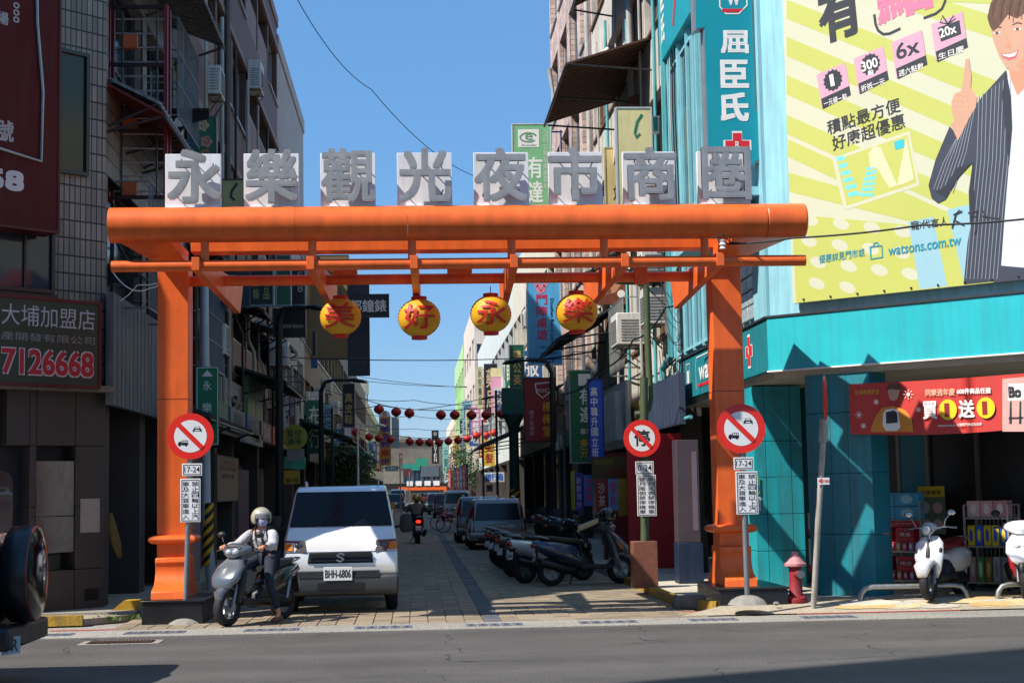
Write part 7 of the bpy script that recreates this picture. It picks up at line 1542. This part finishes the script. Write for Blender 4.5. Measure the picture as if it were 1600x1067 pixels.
MB().lathe([(.1, -.12), (.36, -.12), (.4, -.09), (.41, 0), (.4, .09), (.385, .11)], (0, 0, 0), 40, 0).build('cover_side', mat('#12161d', .35, 0, .1, 2), sp, smooth=50)
MB().lathe([(.388, .1), (.385, .115), (.32, .135), (.2, .15), (.0, .155)], (0, 0, 0), 40, 0).build('cover_face', mat('#2a2d33', .06, .9, .1, 2, bump=.12, bscale=3), sp, smooth=50)
MB().lathe([(.39, .095), (.397, .1), (.39, .112)], (0, 0, 0), 40, 0).build('cover_ring', mat('#7a2a22', .4), sp, smooth=50)
slab(SV, [(.21, -.84, .98), (.21, -.62, .98), (.19, -.62, 1.2), (.19, -.84, 1.2)], REDL, 'tail_light', (1, 0, 0), .04)
F = fr((.3, -.66, .31), (0.5, .87, 0), UP); MB().fbox(F, 0, 0, .2, .14, -.01, 0).build('number_plate', mat('#8a9aa4', .5), SV)
m = MB(); put_text(m, '7R', F, .03, .02, .17, .12, .003, .01); m.build('lettering', SK, SV)
# bicycles
def bicycle(label, x, y, rz, m):
    o = empty('bicycle', label, 'bicycle', (x, y, 0), 'pink bicycles parked at the right kerb', rz)
    for k, xx in enumerate((-.5, .5)):
        e = bpy.data.objects.new('wheel', None); COL.objects.link(e); e.parent = o; e.location = (xx, 0, .31)
        MB().tube([(.3*math.cos(t), 0, .3*math.sin(t)) for t in [i*math.pi/12 for i in range(25)]], .018, 6).build('tyre', TYR, e)
        b = MB(); [b.cyl((0, 0, 0), (.29*math.cos(t), 0, .29*math.sin(t)), .003, n=3, cap=False) for t in [i*math.pi/6 for i in range(12)]]; b.build('spokes', ALU, e)['kind'] = 'stuff'
    b = MB(); [b.tube(p, .018, 6) for p in ([(-.5, 0, .31), (-.12, 0, .72), (-.15, 0, .8)], [(-.5, 0, .31), (-.08, 0, .3), (.35, 0, .68)], [(-.14, 0, .7), (-.08, 0, .3)], [(-.14, 0, .62), (.35, 0, .72)], [(.5, 0, .31), (.36, 0, .75), (.33, 0, .95)])]; b.build('frame', m, o, smooth=60)
    MB().tube([(.28, -.25, .97), (.36, 0, .95), (.28, .25, .97)], .013, 6).build('handlebar', CHR, o); MB().loft([((.0, 0, .84), (0, .03, 0), (0, 0, .02)), ((-.25, 0, .85), (0, .09, 0), (0, 0, .03))], 10).build('saddle', BLKP, o)
bicycle('pink bicycle parked in front of the hatchback, front one', 1.55, 62, math.radians(200), mat('#d8284a', .4, .1, .1)); bicycle('pink bicycle parked behind the first pink one', 1.4, 66, math.radians(190), mat('#d8284a', .4, .1, .1))

for o_ in bpy.data.objects:
    if o_.get('label', '').startswith(('white retro scooter', 'white and red sport')): o_.scale = (.9, .9, .9)
    if o_.get('label', '').startswith('silver grey scooter with'): o_.scale = (.9, .9, .9)
    if o_.get('group') == 'scooters parked along the right kerb': o_.scale = (.96, .96, .96)
# ================================================================== PEOPLE
SKN = mat('#c98f6e', .55, 0, .08, 12); HAIR = mat('#15110f', .6, 0, .2, 20)
def skin_obj(name, verts, edges, radii, m, parent, root=0, sub=2):
    me = bpy.data.meshes.new(name); bm = bmesh.new(); L_ = bm.verts.layers.skin.verify(); vs = []
    for i, (p, r) in enumerate(zip(verts, radii)):
        v = bm.verts.new(p); v[L_].radius = (r, r) if not isinstance(r, tuple) else r; v[L_].use_root = (i == root); vs.append(v)
    for a, b in edges: bm.edges.new((vs[a], vs[b]))
    bm.to_mesh(me); bm.free(); me.materials.append(m)
    o = bpy.data.objects.new(name, me); COL.objects.link(o); o.parent = parent
    s = o.modifiers.new('skin', 'SKIN'); s.use_smooth_shade = True; s.branch_smoothing = .6
    q = o.modifiers.new('sub', 'SUBSURF'); q.levels = sub; q.render_levels = sub
    return o
def person(label, loc, rz, J, jacket, trousers, shoes, head_rot=0, helm=None, mask=None, fine=True, hair=True, vis=None, short=False):
    o = empty('person', label, 'person', loc, None, rz)
    P = {k: V(v) for k, v in J.items()}; k = list(P); ix = {n: i for i, n in enumerate(k)}
    E_ = [('pelvis', 'waist'), ('waist', 'chest'), ('chest', 'neck'), ('neck', 'head')]
    for s in 'lr': E_ += [('chest', 'sh'+s), ('sh'+s, 'el'+s), ('el'+s, 'wr'+s), ('wr'+s, 'pa'+s), ('pelvis', 'hip'+s), ('hip'+s, 'kn'+s), ('kn'+s, 'an'+s), ('an'+s, 'to'+s)]
    R = dict(pelvis=.12, waist=.1, chest=.115, neck=.048, head=.082, sh=.052, el=.036, wr=.024, pa=.03, hip=.078, kn=.05, an=.034, to=.032)
    rad = lambda n, add=0: R[n if n in R else n[:-1]]+add
    skin_obj('body', [P[n] for n in k], [(ix[a], ix[b]) for a, b in E_], [rad(n) for n in k], SKN, o, ix['pelvis'])
    sel = 0
    JV = [P['waist'], P['pelvis'].lerp(P['waist'], .1), P['chest'], P['shl'], P['ell'], P['wrl'].lerp(P['ell'], .1), P['shr'], P['elr'], P['wrr'].lerp(P['elr'], .1), P['chest'].lerp(P['neck'], .45), P['neck'].lerp(P['head'], .08)]
    JR = [.14, .15, .155, .088, .07, .05, .088, .07, .05, .125, .06]
    skin_obj('jacket', JV, [(0, 1), (0, 2), (2, 3), (3, 4), (4, 5), (2, 6), (6, 7), (7, 8), (2, 9), (9, 10)], JR, jacket, o, 0)
    TV = [P['pelvis'], P['hipl'], P['knl'], P['anl'].lerp(P['knl'], .3 if short else .12), P['hipr'], P['knr'], P['anr'].lerp(P['knr'], .3 if short else .12)]
    skin_obj('trousers', TV, [(0, 1), (1, 2), (2, 3), (0, 4), (4, 5), (5, 6)], [.128, .09, .066, .05, .09, .066, .05], trousers, o, 0)
    for s in 'lr':
        a, t = P['an'+s], P['to'+s]; d = (t-a); d.z = 0; d.normalize(); q = V((-d.y, d.x, 0)); b = V((a.x, a.y, t.z-.02))
        MB().loft([(b-d*.06+V((0, 0, .035)), q*.03, V((0, 0, .03))), (b-d*.02+V((0, 0, .045)), q*.042, V((0, 0, .045))), (b+d*.08+V((0, 0, .03)), q*.046, V((0, 0, .035))), (b+d*.17+V((0, 0, .02)), q*.03, V((0, 0, .022)))], 12, 2.4).build('shoe', shoes, o, smooth=60)
        if fine:   # hand: fingers curled round the grip, thumb from the side of the palm
            pa, wr = P['pa'+s], P['wr'+s]; f = (pa-wr).normalized(); sg_ = 1 if s == 'l' else -1; q = V((0, sg_, 0)); q = (q-f*q.dot(f)).normalized(); dn = V((0, 0, -1)); dn = (dn-f*dn.dot(f)).normalized()
            hm = MB(); hm.loft([(wr, q*.026, dn*.018), (pa, q*.04, dn*.016), (pa+f*.03, q*.04, dn*.014)], 12, 2.6)
            for i, ln in enumerate((.038, .044, .04, .03)):
                c = pa+f*.025+q*(-.03+.02*i); hm.tube([c-f*.02, c+f*ln*.5+dn*.004, c+f*ln*.7+dn*.03, c+f*ln*.2+dn*.045], [.0095, .009, .0085, .007], 7)
            c = pa-f*.01-q*.036; hm.tube([c+q*.01, c-q*.012+f*.015+dn*.015, c+f*.035+dn*.032], [.011, .01, .008], 7)
            hm.build('hand', SKN, o, smooth=70)
    hd = bpy.data.objects.new('face', None); COL.objects.link(hd); hd.parent = o; hd.location = P['head']+V((0, 0, .01)); hd.rotation_euler = (0, 0, head_rot)
    MB().loft([((.015, 0, -.115), (.03, 0, 0), (0, .028, 0)), ((.012, 0, -.09), (.068, 0, 0), (0, .055, 0)), ((.0, 0, -.04), (.088, 0, 0), (0, .068, 0)), ((-.005, 0, .02), (.096, 0, 0), (0, .075, 0)), ((-.01, 0, .07), (.088, 0, 0), (0, .072, 0)), ((-.012, 0, .105), (.05, 0, 0), (0, .045, 0))], 18).build('head', SKN, hd, smooth=70)
    if fine:
        MB().loft([((.092, 0, .02), (0, .008, 0), (.004, 0, .0)), ((.108, 0, -.02), (0, .014, 0), (.012, 0, 0)), ((.09, 0, -.032), (0, .012, 0), (.004, 0, 0))], 8).build('nose', SKN, hd, smooth=70)
        for s in (-1, 1):
            MB().ball((.078, s*.032, .012), .014, .014, .009).build('eye', SW, hd, smooth=70); MB().ball((.0895, s*.032, .012), .005, .006, .007).build('iris', HAIR, hd, smooth=70)
            MB().tube([(.086, s*.018, .034), (.088, s*.034, .038), (.078, s*.05, .033)], .004, 5).build('eyebrow', HAIR, hd); MB().ball((-.01, s*.075, -.005), .02, .008, .03).build('ear', SKN, hd, smooth=70)
        MB().loft([((.085, 0, -.055), (0, .024, 0), (0, 0, .004)), ((.09, 0, -.055), (0, .02, 0), (0, 0, .008))], 10).build('mouth', mat('#9c5a50', .5), hd, smooth=70)
    if mask: MB().loft([((.03, 0, -.105), (.055, 0, 0), (0, .05, 0)), ((.03, 0, -.06), (.082, 0, 0), (0, .068, 0)), ((.03, 0, -.03), (.085, 0, 0), (0, .07, 0)), ((.03, 0, -.008), (.07, 0, 0), (0, .068, 0))], 18).build('face_mask', mask, hd, smooth=60)
    if hair: MB().loft([((-.03, 0, -.11), (.05, 0, 0), (0, .06, 0)), ((-.035, 0, -.02), (.078, 0, 0), (0, .082, 0)), ((-.018, 0, .06), (.098, 0, 0), (0, .084, 0)), ((-.015, 0, .125), (.05, 0, 0), (0, .045, 0))], 18).build('hair', HAIR, hd, smooth=60)
    if helm:
        e = bpy.data.objects.new('helmet', None); COL.objects.link(e); e.parent = o; e.location = P['head']+V((-.005, 0, .02)); e.rotation_euler = (0, 0, head_rot)
        r = .138; N, M = 26, 12; b = MB()
        for i in range(M+1):
            p = i/M*math.radians(122); b.v += [V((r*1.1*math.sin(p)*math.cos(t), r*.97*math.sin(p)*math.sin(t), r*1.05*math.cos(p))) for t in [2*math.pi*j/N for j in range(N)]]
        for i in range(M):
            for j in range(N):
                t = (j+.5)/N*2*math.pi; p = (i+.5)/M*122
                if math.cos(t) > .4 and p > 74: continue
                b.f.append((i*N+j, i*N+(j+1) % N, (i+1)*N+(j+1) % N, (i+1)*N+j))
        b.build('shell', helm, e, smooth=70).modifiers.new('solid', 'SOLIDIFY').thickness = .01
        if vis:
            v = MB(); Z = (.5, .34, .16, .0, -.12); A = list(range(-64, 65, 8)); n = len(A)
            for z in Z: v.v += [V((r*1.17*math.cos(math.radians(a))*math.sqrt(max(.1, 1-z*z*.75)), r*1.02*math.sin(math.radians(a))*math.sqrt(max(.1, 1-z*z*.75)), r*z+.012)) for a in A]
            v.f = [(i*n+j, i*n+j+1, (i+1)*n+j+1, (i+1)*n+j) for i in range(len(Z)-1) for j in range(n-1)]
            v.build('visor', vis, e, smooth=70)
    return o
vism = bpy.data.materials.new('visor'); vism.use_nodes = True; vp = vism.node_tree.nodes['Principled BSDF']
vp.inputs['Base Color'].default_value = (.5, .55, .6, 1); vp.inputs['Alpha'].default_value = .3; vp.inputs['Roughness'].default_value = .05
J1 = dict(pelvis=(-.24, .02, .84), waist=(-.2, .02, .98), chest=(-.14, .02, 1.13), neck=(-.1, .02, 1.26), head=(-.08, .02, 1.355),
          shl=(-.12, .205, 1.17), ell=(.06, .31, 1.0), wrl=(.23, .33, 1.015), pal=(.29, .325, 1.01), shr=(-.12, -.17, 1.17), elr=(.06, -.28, 1.0), wrr=(.23, -.31, 1.015), par=(.29, -.31, 1.01),
          hipl=(-.18, .1, .82), knl=(.1, .28, .56), anl=(-.05, .33, .12), tol=(.06, .34, .04), hipr=(-.18, -.08, .82), knr=(.2, -.12, .72), anr=(.16, -.1, .42), tor=(.27, -.1, .37))
person('rider in a light grey jacket, cream helmet and face mask, one foot on the ground', (-1.95, 19.9, .012), math.radians(-121), J1, mat('#b2b0b5', .85, 0, .2, 10, bump=1, bscale=9), mat('#1c2436', .85, 0, .3, 10, bump=.9, bscale=9), mat('#6a4a38', .6, 0, .2), math.radians(66),
       carpaint('#b9b3a0'), mat('#9a9cc0', .8, 0, .1, 12), vis=vism)
pr_ = [o_ for o_ in bpy.data.objects if o_.get('label', '').startswith('rider in a light grey')][0]; pr_.scale = (.92, .92, .92)
for s_ in (-1, 1): MB().tube([(-.24, .02+s_*.1, 1.2), (-.13, .02+s_*.105, 1.255), (-.01, .02+s_*.1, 1.2), (.015, .02+s_*.09, 1.1), (-.04, .02+s_*.1, .96)], .018, 6).build('bag_strap', BLKP, pr_, smooth=60)
J2 = dict(J1); J2.update(anl=(.14, .1, .42), tol=(.26, .1, .37), knl=(.16, .16, .72))
person('rider in a grey brown shirt and yellow helmet riding away up the street', (.06, 49.6, 0), math.radians(92), J2, mat('#7d6a66', .8, 0, .15), mat('#1c1c20', .8), mat('#2a2a2a', .6), 0, carpaint('#b8a03c'), None, fine=True)
person('rider in a salmon pink shirt far up the street', (.62, 125, .004), math.radians(90), J2, mat('#d86a5c', .8, 0, .1), mat('#2a2a30', .8), mat('#2a2a2a', .6), 0, carpaint('#3a2a2a'), None, fine=False)
# ================================================================== STREET FURNITURE
HR = mat('#94212a', .6, 0, .3, 9, streak=.35, bump=.15); HP = mat('#c4868a', .65, 0, .25, 12, streak=.3)
h = empty('fire_hydrant', 'weathered red fire hydrant with a pink cap between the gate plinth and the pillar', 'hydrant', (4.76, 20.05, zp-.01))
MB().lathe([(.14, 0), (.15, .03), (.14, .07), (.1, .085)], n=20).build('base_flange', HR, h, smooth=40)
MB().lathe([(.1, .08), (.085, .1), (.08, .3), (.078, .44), (.09, .45)], n=20).build('barrel', HR, h, smooth=40)
MB().lathe([(.1, .45), (.14, .46), (.142, .49), (.11, .51), (.075, .56), (.05, .58), (.045, .63), (.02, .64)], n=20).build('cap', HP, h, smooth=40)
MB().cyl((.0, -.05, .36), (.03, -.13, .36), .048, n=16).build('outlet', HR, h, smooth=40); MB().lathe([(.03, 0), (.05, 0), (.05, .03), (.03, .03)], (.032, -.16, .36), 16, 1).build('outlet_ring', ALU, h, smooth=40)
for a in range(8): MB().cyl((.12*math.cos(a*.785), .12*math.sin(a*.785), .06), (.12*math.cos(a*.785), .12*math.sin(a*.785), .09), .012, n=6).build('bolt', HR, h)
ST = mat('#a3a4a2', .4, .7, .25, 7, streak=.25)
def barrier(label, x0, x1, y, hh=.17):
    tag(MB().tube([(x0, y, zp-.02), (x0+.02, y, zp+hh*.5), (x0+.07, y, zp+hh*.88), (x0+.16, y, zp+hh), (x1-.16, y, zp+hh), (x1-.07, y, zp+hh*.88), (x1-.02, y, zp+hh*.5), (x1, y, zp-.02)], .032, 12).build('kerb_barrier', ST, None, smooth=60), label, 'barrier')
barrier('low steel hoop barrier before the white retro scooter', 5.55, 6.93, 19.98); barrier('low steel hoop barrier cut by the right edge', 7.28, 8.7, 19.9)
def rock(px, py, r, label, z=.1, m=None):
    c = G(px, py, z); b = MB(); rnd = random.Random(px); b.ball((0, 0, r*.3), r, r*.8, r*.6, 9, 6); b.v = [p*(1+rnd.uniform(-.22, .22)) for p in b.v]; o = b.build('stone', m or CON, None, smooth=20); o.location = c; tag(o, label, 'stone')
rock(1203, 939, .07, 'broken concrete lump right of the plinth'); rock(1222, 941, .06, 'smaller broken lump near the hydrant'); rock(1213, 944, .04, 'small rubble piece before the hydrant'); rock(1352, 938, .05, 'grey stone at the end of the hoop barrier'); rock(306, 975, .035, 'white pebble beside the left sign foot', 0, WHT)
c = G(1076, 946, .05)
tag(MB().loft([((c.x-.2, c.y, .05), (0, .03, 0), (0, 0, .05)), ((c.x-.17, c.y, .09), (0, .1, 0), (0, 0, .1)), ((c.x+.2, c.y, .09), (0, .1, 0), (0, 0, .1)), ((c.x+.24, c.y, .05), (0, .03, 0), (0, 0, .05))], 16, 3).build('kerb_block', mat('#6d665e', .8, 0, .3, 8, bump=.4), None, smooth=50), 'rounded dark concrete block at the end of the right kerb', 'block')
# ------------------------------------------------------------------ racks before the shop
def rack(label, fR, w, h, levels, m, wire=False, cat='rack'):
    o = empty('display_rack', label, cat, fR(w/2, 0, 0)); f = fr(fR.O-o.location, fR.r, fR.u); d = .35
    for a in (0, w):
        for c_ in (0, -d): MB().fbox(f, a-.012, .05, a+.012, h, c_-.012, c_+.012).build('upright', m, o)
        MB().cyl(f(a, h, 0), f(a, h+.0, -d), .012, n=6).build('side_bar', m, o)
    for z in levels: MB().fbox(f, .013, z-.02, w-.013, z, -d, .0).build('shelf', m, o)
    for a in (.05, w-.05): MB().cyl(f(a, .03, -.03), f(a+.03, .03, -.03), .03, n=12).build('castor', BLKP, o)
    if wire:
        b = MB(); [b.cyl(f(w, .1+i*.07, -d+.01), f(w, .1+i*.07, -.01), .004, n=4) for i in range(14)]; [b.cyl(f(.02+i*.06, .1, -d), f(.02+i*.06, h, -d), .004, n=4) for i in range(int(w/.06))]; b.build('mesh', m, o)['kind'] = 'stuff'
    return o
def product(label, f, a, b, w, h, c, col, txt=None, tcol='#f0f0f0', group=None, d=.12, band=None, name='product_box', spots=None):
    o = empty(name, label, 'box', f(a+w/2, b, c), group); F = fr(f(a, b, c)-o.location, f.r, f.u)
    MB().fbox(F, 0, 0, w, h, -d, 0).build('carton', mat(col, .4, 0, .08, 5), o, bevel=.004)
    if band: MB().fbox(F, .01, h*.3, w-.01, h*.75, .0005, .0015).build('print', mat(band, .4, 0, .05), o)
    if spots: 
        m = MB(); m.add([F(w*.5+w*.25*math.cos(t), h*.5+h*.33*math.sin(t), .0015) for t in [i*math.pi/9 for i in range(18)]], [tuple(range(18))]); m.build('print', mat(spots, .4, 0, .05), o)
    if txt: m = MB(); put_text(m, txt, F, w*.15, h*.4, w*.85, h*.66, .003, .01); m.build('lettering', mat(tcol, .4), o)
fR1 = fr((6.42, 22.45, zp), (1, -1, 0), UP); rm = mat('#b8aea4', .4, .5, .15)
rack('white shelf rack stacked with blue and red boxes behind the retro scooter', fR1, .78, 1.2, (.12, .52, .95), rm)
for j in range(2):
    for i in range(2): product('light blue carton on top of the left rack, %s %s' % (['lower', 'upper'][j], ['left', 'right'][i]), fR1, .01+i*.38, .955+j*.19, .37, .18, -.02, '#3f9fc4', None, d=.3, group='light blue cartons on the rack', spots='#9fd0dc')
product('long red header strip of the left rack', fR1, .0, .86, .78, .08, .02, '#b01c24', '特惠專區商品', '#e0a0a0', d=.01, name='shelf_strip')
for i in range(2):
    for r_, (z, nm) in enumerate(((.525, 'middle'), (.125, 'lower'))):
        product('red gift box on the %s shelf of the left rack, %s' % (nm, ['left', 'right'][i]), fR1, .015+i*.385, z+.12, .26, .2, -.02, '#c02430', '禮盒', '#f0c0c0', d=.2, band='#a01420', group='red gift boxes on the rack')
for r_, (z, nm) in enumerate(((.525, 'middle'), (.125, 'lower'))):
    for i in range(8):
        product('slim pink pack on the %s shelf, %s from the left' % (nm, ords[i] if i else 'first'), fR1, .02+i*.095, z, .06, .115, .0, ['#c8a45a', '#d8486a', '#b88ab0', '#c03040'][i % 4], None, d=.1, band=['#e8e0c8', '#f0c0d0'][i % 2], group='slim packs on the left rack')
fR2 = fr((7.43, 21.42, zp), (1, -1, 0), UP)
rack('wire rack on castors with cartons beside the shop door', fR2, .62, 1.15, (.12, .6, .98), rm, True)
for i in range(3): product('pink tissue carton on the wire rack top, %s' % ['left', 'middle', 'right'][i], fR2, .03+i*.19, .985, .18, .22, -.03, ['#d8b0b0', '#d89a94', '#cf8a86'][i], None, group='pink cartons on the wire rack', d=.2, spots='#e8d0cc')
for i in range(5): product('yellow and blue detergent pack on the middle shelf, %s' % (ords[i] if i else 'leftmost'), fR2, .03+i*.115, .605, .1, .27, -.02, ['#d8b81c', '#2a5ac0', '#d8b81c', '#d8c43a', '#2a4aa0'][i], None, spots=['#2a4ab0', '#e8d040', '#2a4ab0', '#3a5ac0', '#e0c83a'][i], group='detergent packs on the wire rack')
for i in range(5): product('tall carton on the bottom shelf of the wire rack, %s' % (ords[i] if i else 'leftmost'), fR2, .03+i*.115, .125, .1, .33, -.02, ['#b07a6a', '#4a8a4a', '#8a6a2a', '#b8b8c0', '#9aa0b0'][i], None, spots=['#d8c0b0', '#c8d8a0', '#d8b860', '#8a90a0', '#d0d4d8'][i], group='tall cartons on the wire rack')
F = fr((7.02, 22.1, .85), (1, -1, 0), UP)
def fouritems(r, f, w, h):
    for u in (.27, .73):
        for v in (.2, .55): disc(f, u*w, v*h, w*.19, .006, 20).build('print', mat('#b08a88', .5, 0, .1, 20), r)
sign('poster_stand', 'poster with four round food pictures between the racks', 'poster', F, .4, .66, '#5a6a4c', [('好康優惠', .12, .82, .88, .92, '#1c1c1c', .01)], .02, extra=lambda r, f, w, h: (MB().fbox(f, 0, h*.78, w, h, .001, .004).build('yellow_header', mat('#c8a81c', .5), r), fouritems(r, f, w, h)))
F = fr((7.0, 22.1, .3), (1, -1, 0), UP); product('dark red tray of goods under the round picture poster', fr((7.02, 22.12, zp), (1, -1, 0), UP), 0, .35, .42, .2, -.02, '#6a1c20', None, d=.3, band='#b89a90')
A = PY(1262, 905, 23.4)
for k, (z0, z1, t) in enumerate(((.85, 1.15, '89'), (.3, .78, '85'))):
    sign('price_board', ['upper white price board with 89 between the turquoise pillars', 'lower white price board with 85 between the turquoise pillars'][k], 'price board', fr((5.72, 23.2, z0), (1, -.3, 0), UP), .34, z1-z0, '#dcdcdc', [(t, .3, .55, .9, .85, '#1c1c1c', .02)], .02, extra=lambda r, f, w, h: MB().fbox(f, 0, 0, w, h*.22, .001, .004).build('red_band', RED, r))
F, w, h = SY(1181, 745, 1188, 772, 22.98); sign('sticker', 'green and blue sticker on the lit turquoise wall', 'sticker', F, w, h, '#4aa04a', [('收', .2, .2, .8, .6, '#1c4ac0', .01)], .004)
F, w, h = SY(1181, 776, 1189, 798, 22.98); sign('sticker', 'white paper notice on the lit turquoise wall', 'sticker', F, w, h, '#c9d4d8', [('營業中', .3, .1, .7, .9, '#3a3a3a', 0, True)], .004)
# ------------------------------------------------------------------ left arcade contents
F, w, h = SX(339, 372, XL+.02, 712, 782)
sign('notice_board', 'beige notice board with red and black writing in the left arcade', 'notice board', F, w, h, '#9a8a74', [('大甲乾洗店', .1, .82, .9, .94, '#8a2c20', .005), ('專洗衣物窗簾', .1, .68, .9, .8, '#8a2c20', .005), ('收件處', .2, .5, .8, .62, '#4a3a30', .005)], .06, frame='#6a6058')
o = empty('cabinet', 'pinkish metal cabinet behind the rider beside the striped post', 'cabinet', (-4.0, 27.2, zp)); MB().box(-.2, -.3, 0, .25, 1.2, 1.25).build('body', mat('#97848c', .5, .2, .2, 2, streak=.3), o, bevel=.006); MB().box(-.19, -.303, .1, .24, -.3, 1.15).build('door', mat('#8c7a82', .5, .2, .2), o); MB().box(-.12, -.312, .85, .12, -.304, 1.05).build('label_plate', mat('#a8969c', .5), o)
simple('shop_door', 'dark blue door in the left arcade behind the rider', 'door', MB().box(-4.35, 30.6, zp, -4.3, 32.8, 2.6), mat('#14284a', .4, 0, .2))
simple('shop_door', 'dull purple shop door past the yellow shop sign', 'door', MB().box(-4.35, 39.5, zp, -4.3, 42, 2.2), mat('#5a4468', .5, 0, .2))
simple('wheel_ramp', 'yellow and black wheel ramp in the shade left of the left plinth', 'ramp', MB().hexa([(-3.95, 21.3, zp), (-3.6, 21.3, zp), (-3.6, 21.6, zp), (-3.95, 21.6, zp), (-3.8, 21.3, zp+.12), (-3.62, 21.3, zp+.12), (-3.62, 21.6, zp+.12), (-3.8, 21.6, zp+.12)]), mat('#b08a1c', .6, 0, .3))
simple('raincoat', 'dull yellow raincoat hanging on the corner pillar', 'raincoat', MB().loft([((-4.12, 22.1, 1.35), (.02, 0, 0), (0, .03, 0)), ((-4.1, 22.1, 1.2), (.05, 0, 0), (0, .08, 0)), ((-4.05, 22.1, .95), (.07, 0, 0), (0, .12, 0)), ((-4.0, 22.12, .75), (.03, 0, 0), (0, .05, 0))], 12), mat('#6a5420', .7, 0, .4, 9), smooth=60)
# right arcade clutter: stall table, cloths, crates
for k, (x, y, z, w, d, h_, c, lab) in enumerate([(4.0, 29.4, zp, .5, .6, .75, '#3a3634', 'dark stall table in the right arcade'), (4.15, 29.5, .86, .3, .3, .3, '#8a8480', 'pale covered pot on the stall table'), (4.3, 31.0, zp, .5, .5, .5, '#7a1c20', 'dark red crate in the right arcade'), (4.5, 27.4, zp, .5, .5, .9, '#2a2c30', 'dark bin beside the electrical cabinet'), (4.2, 35, zp, .6, .8, .9, '#4a4440', 'brown stall box farther in the arcade')]):
    o = empty('crate' if k > 1 else ['stall_table', 'pot'][k], lab, ['table', 'pot', 'crate', 'bin', 'box'][k], (x, y, z)); MB().box(0, 0, 0, w, d, h_*.92).build('body', mat(c, .6, 0, .25, 4), o, bevel=.01); MB().box(-.02, -.02, h_*.92+.002, w+.02, d+.02, h_).build('lid', mat(c, .5, 0, .2, 5), o, bevel=.006)
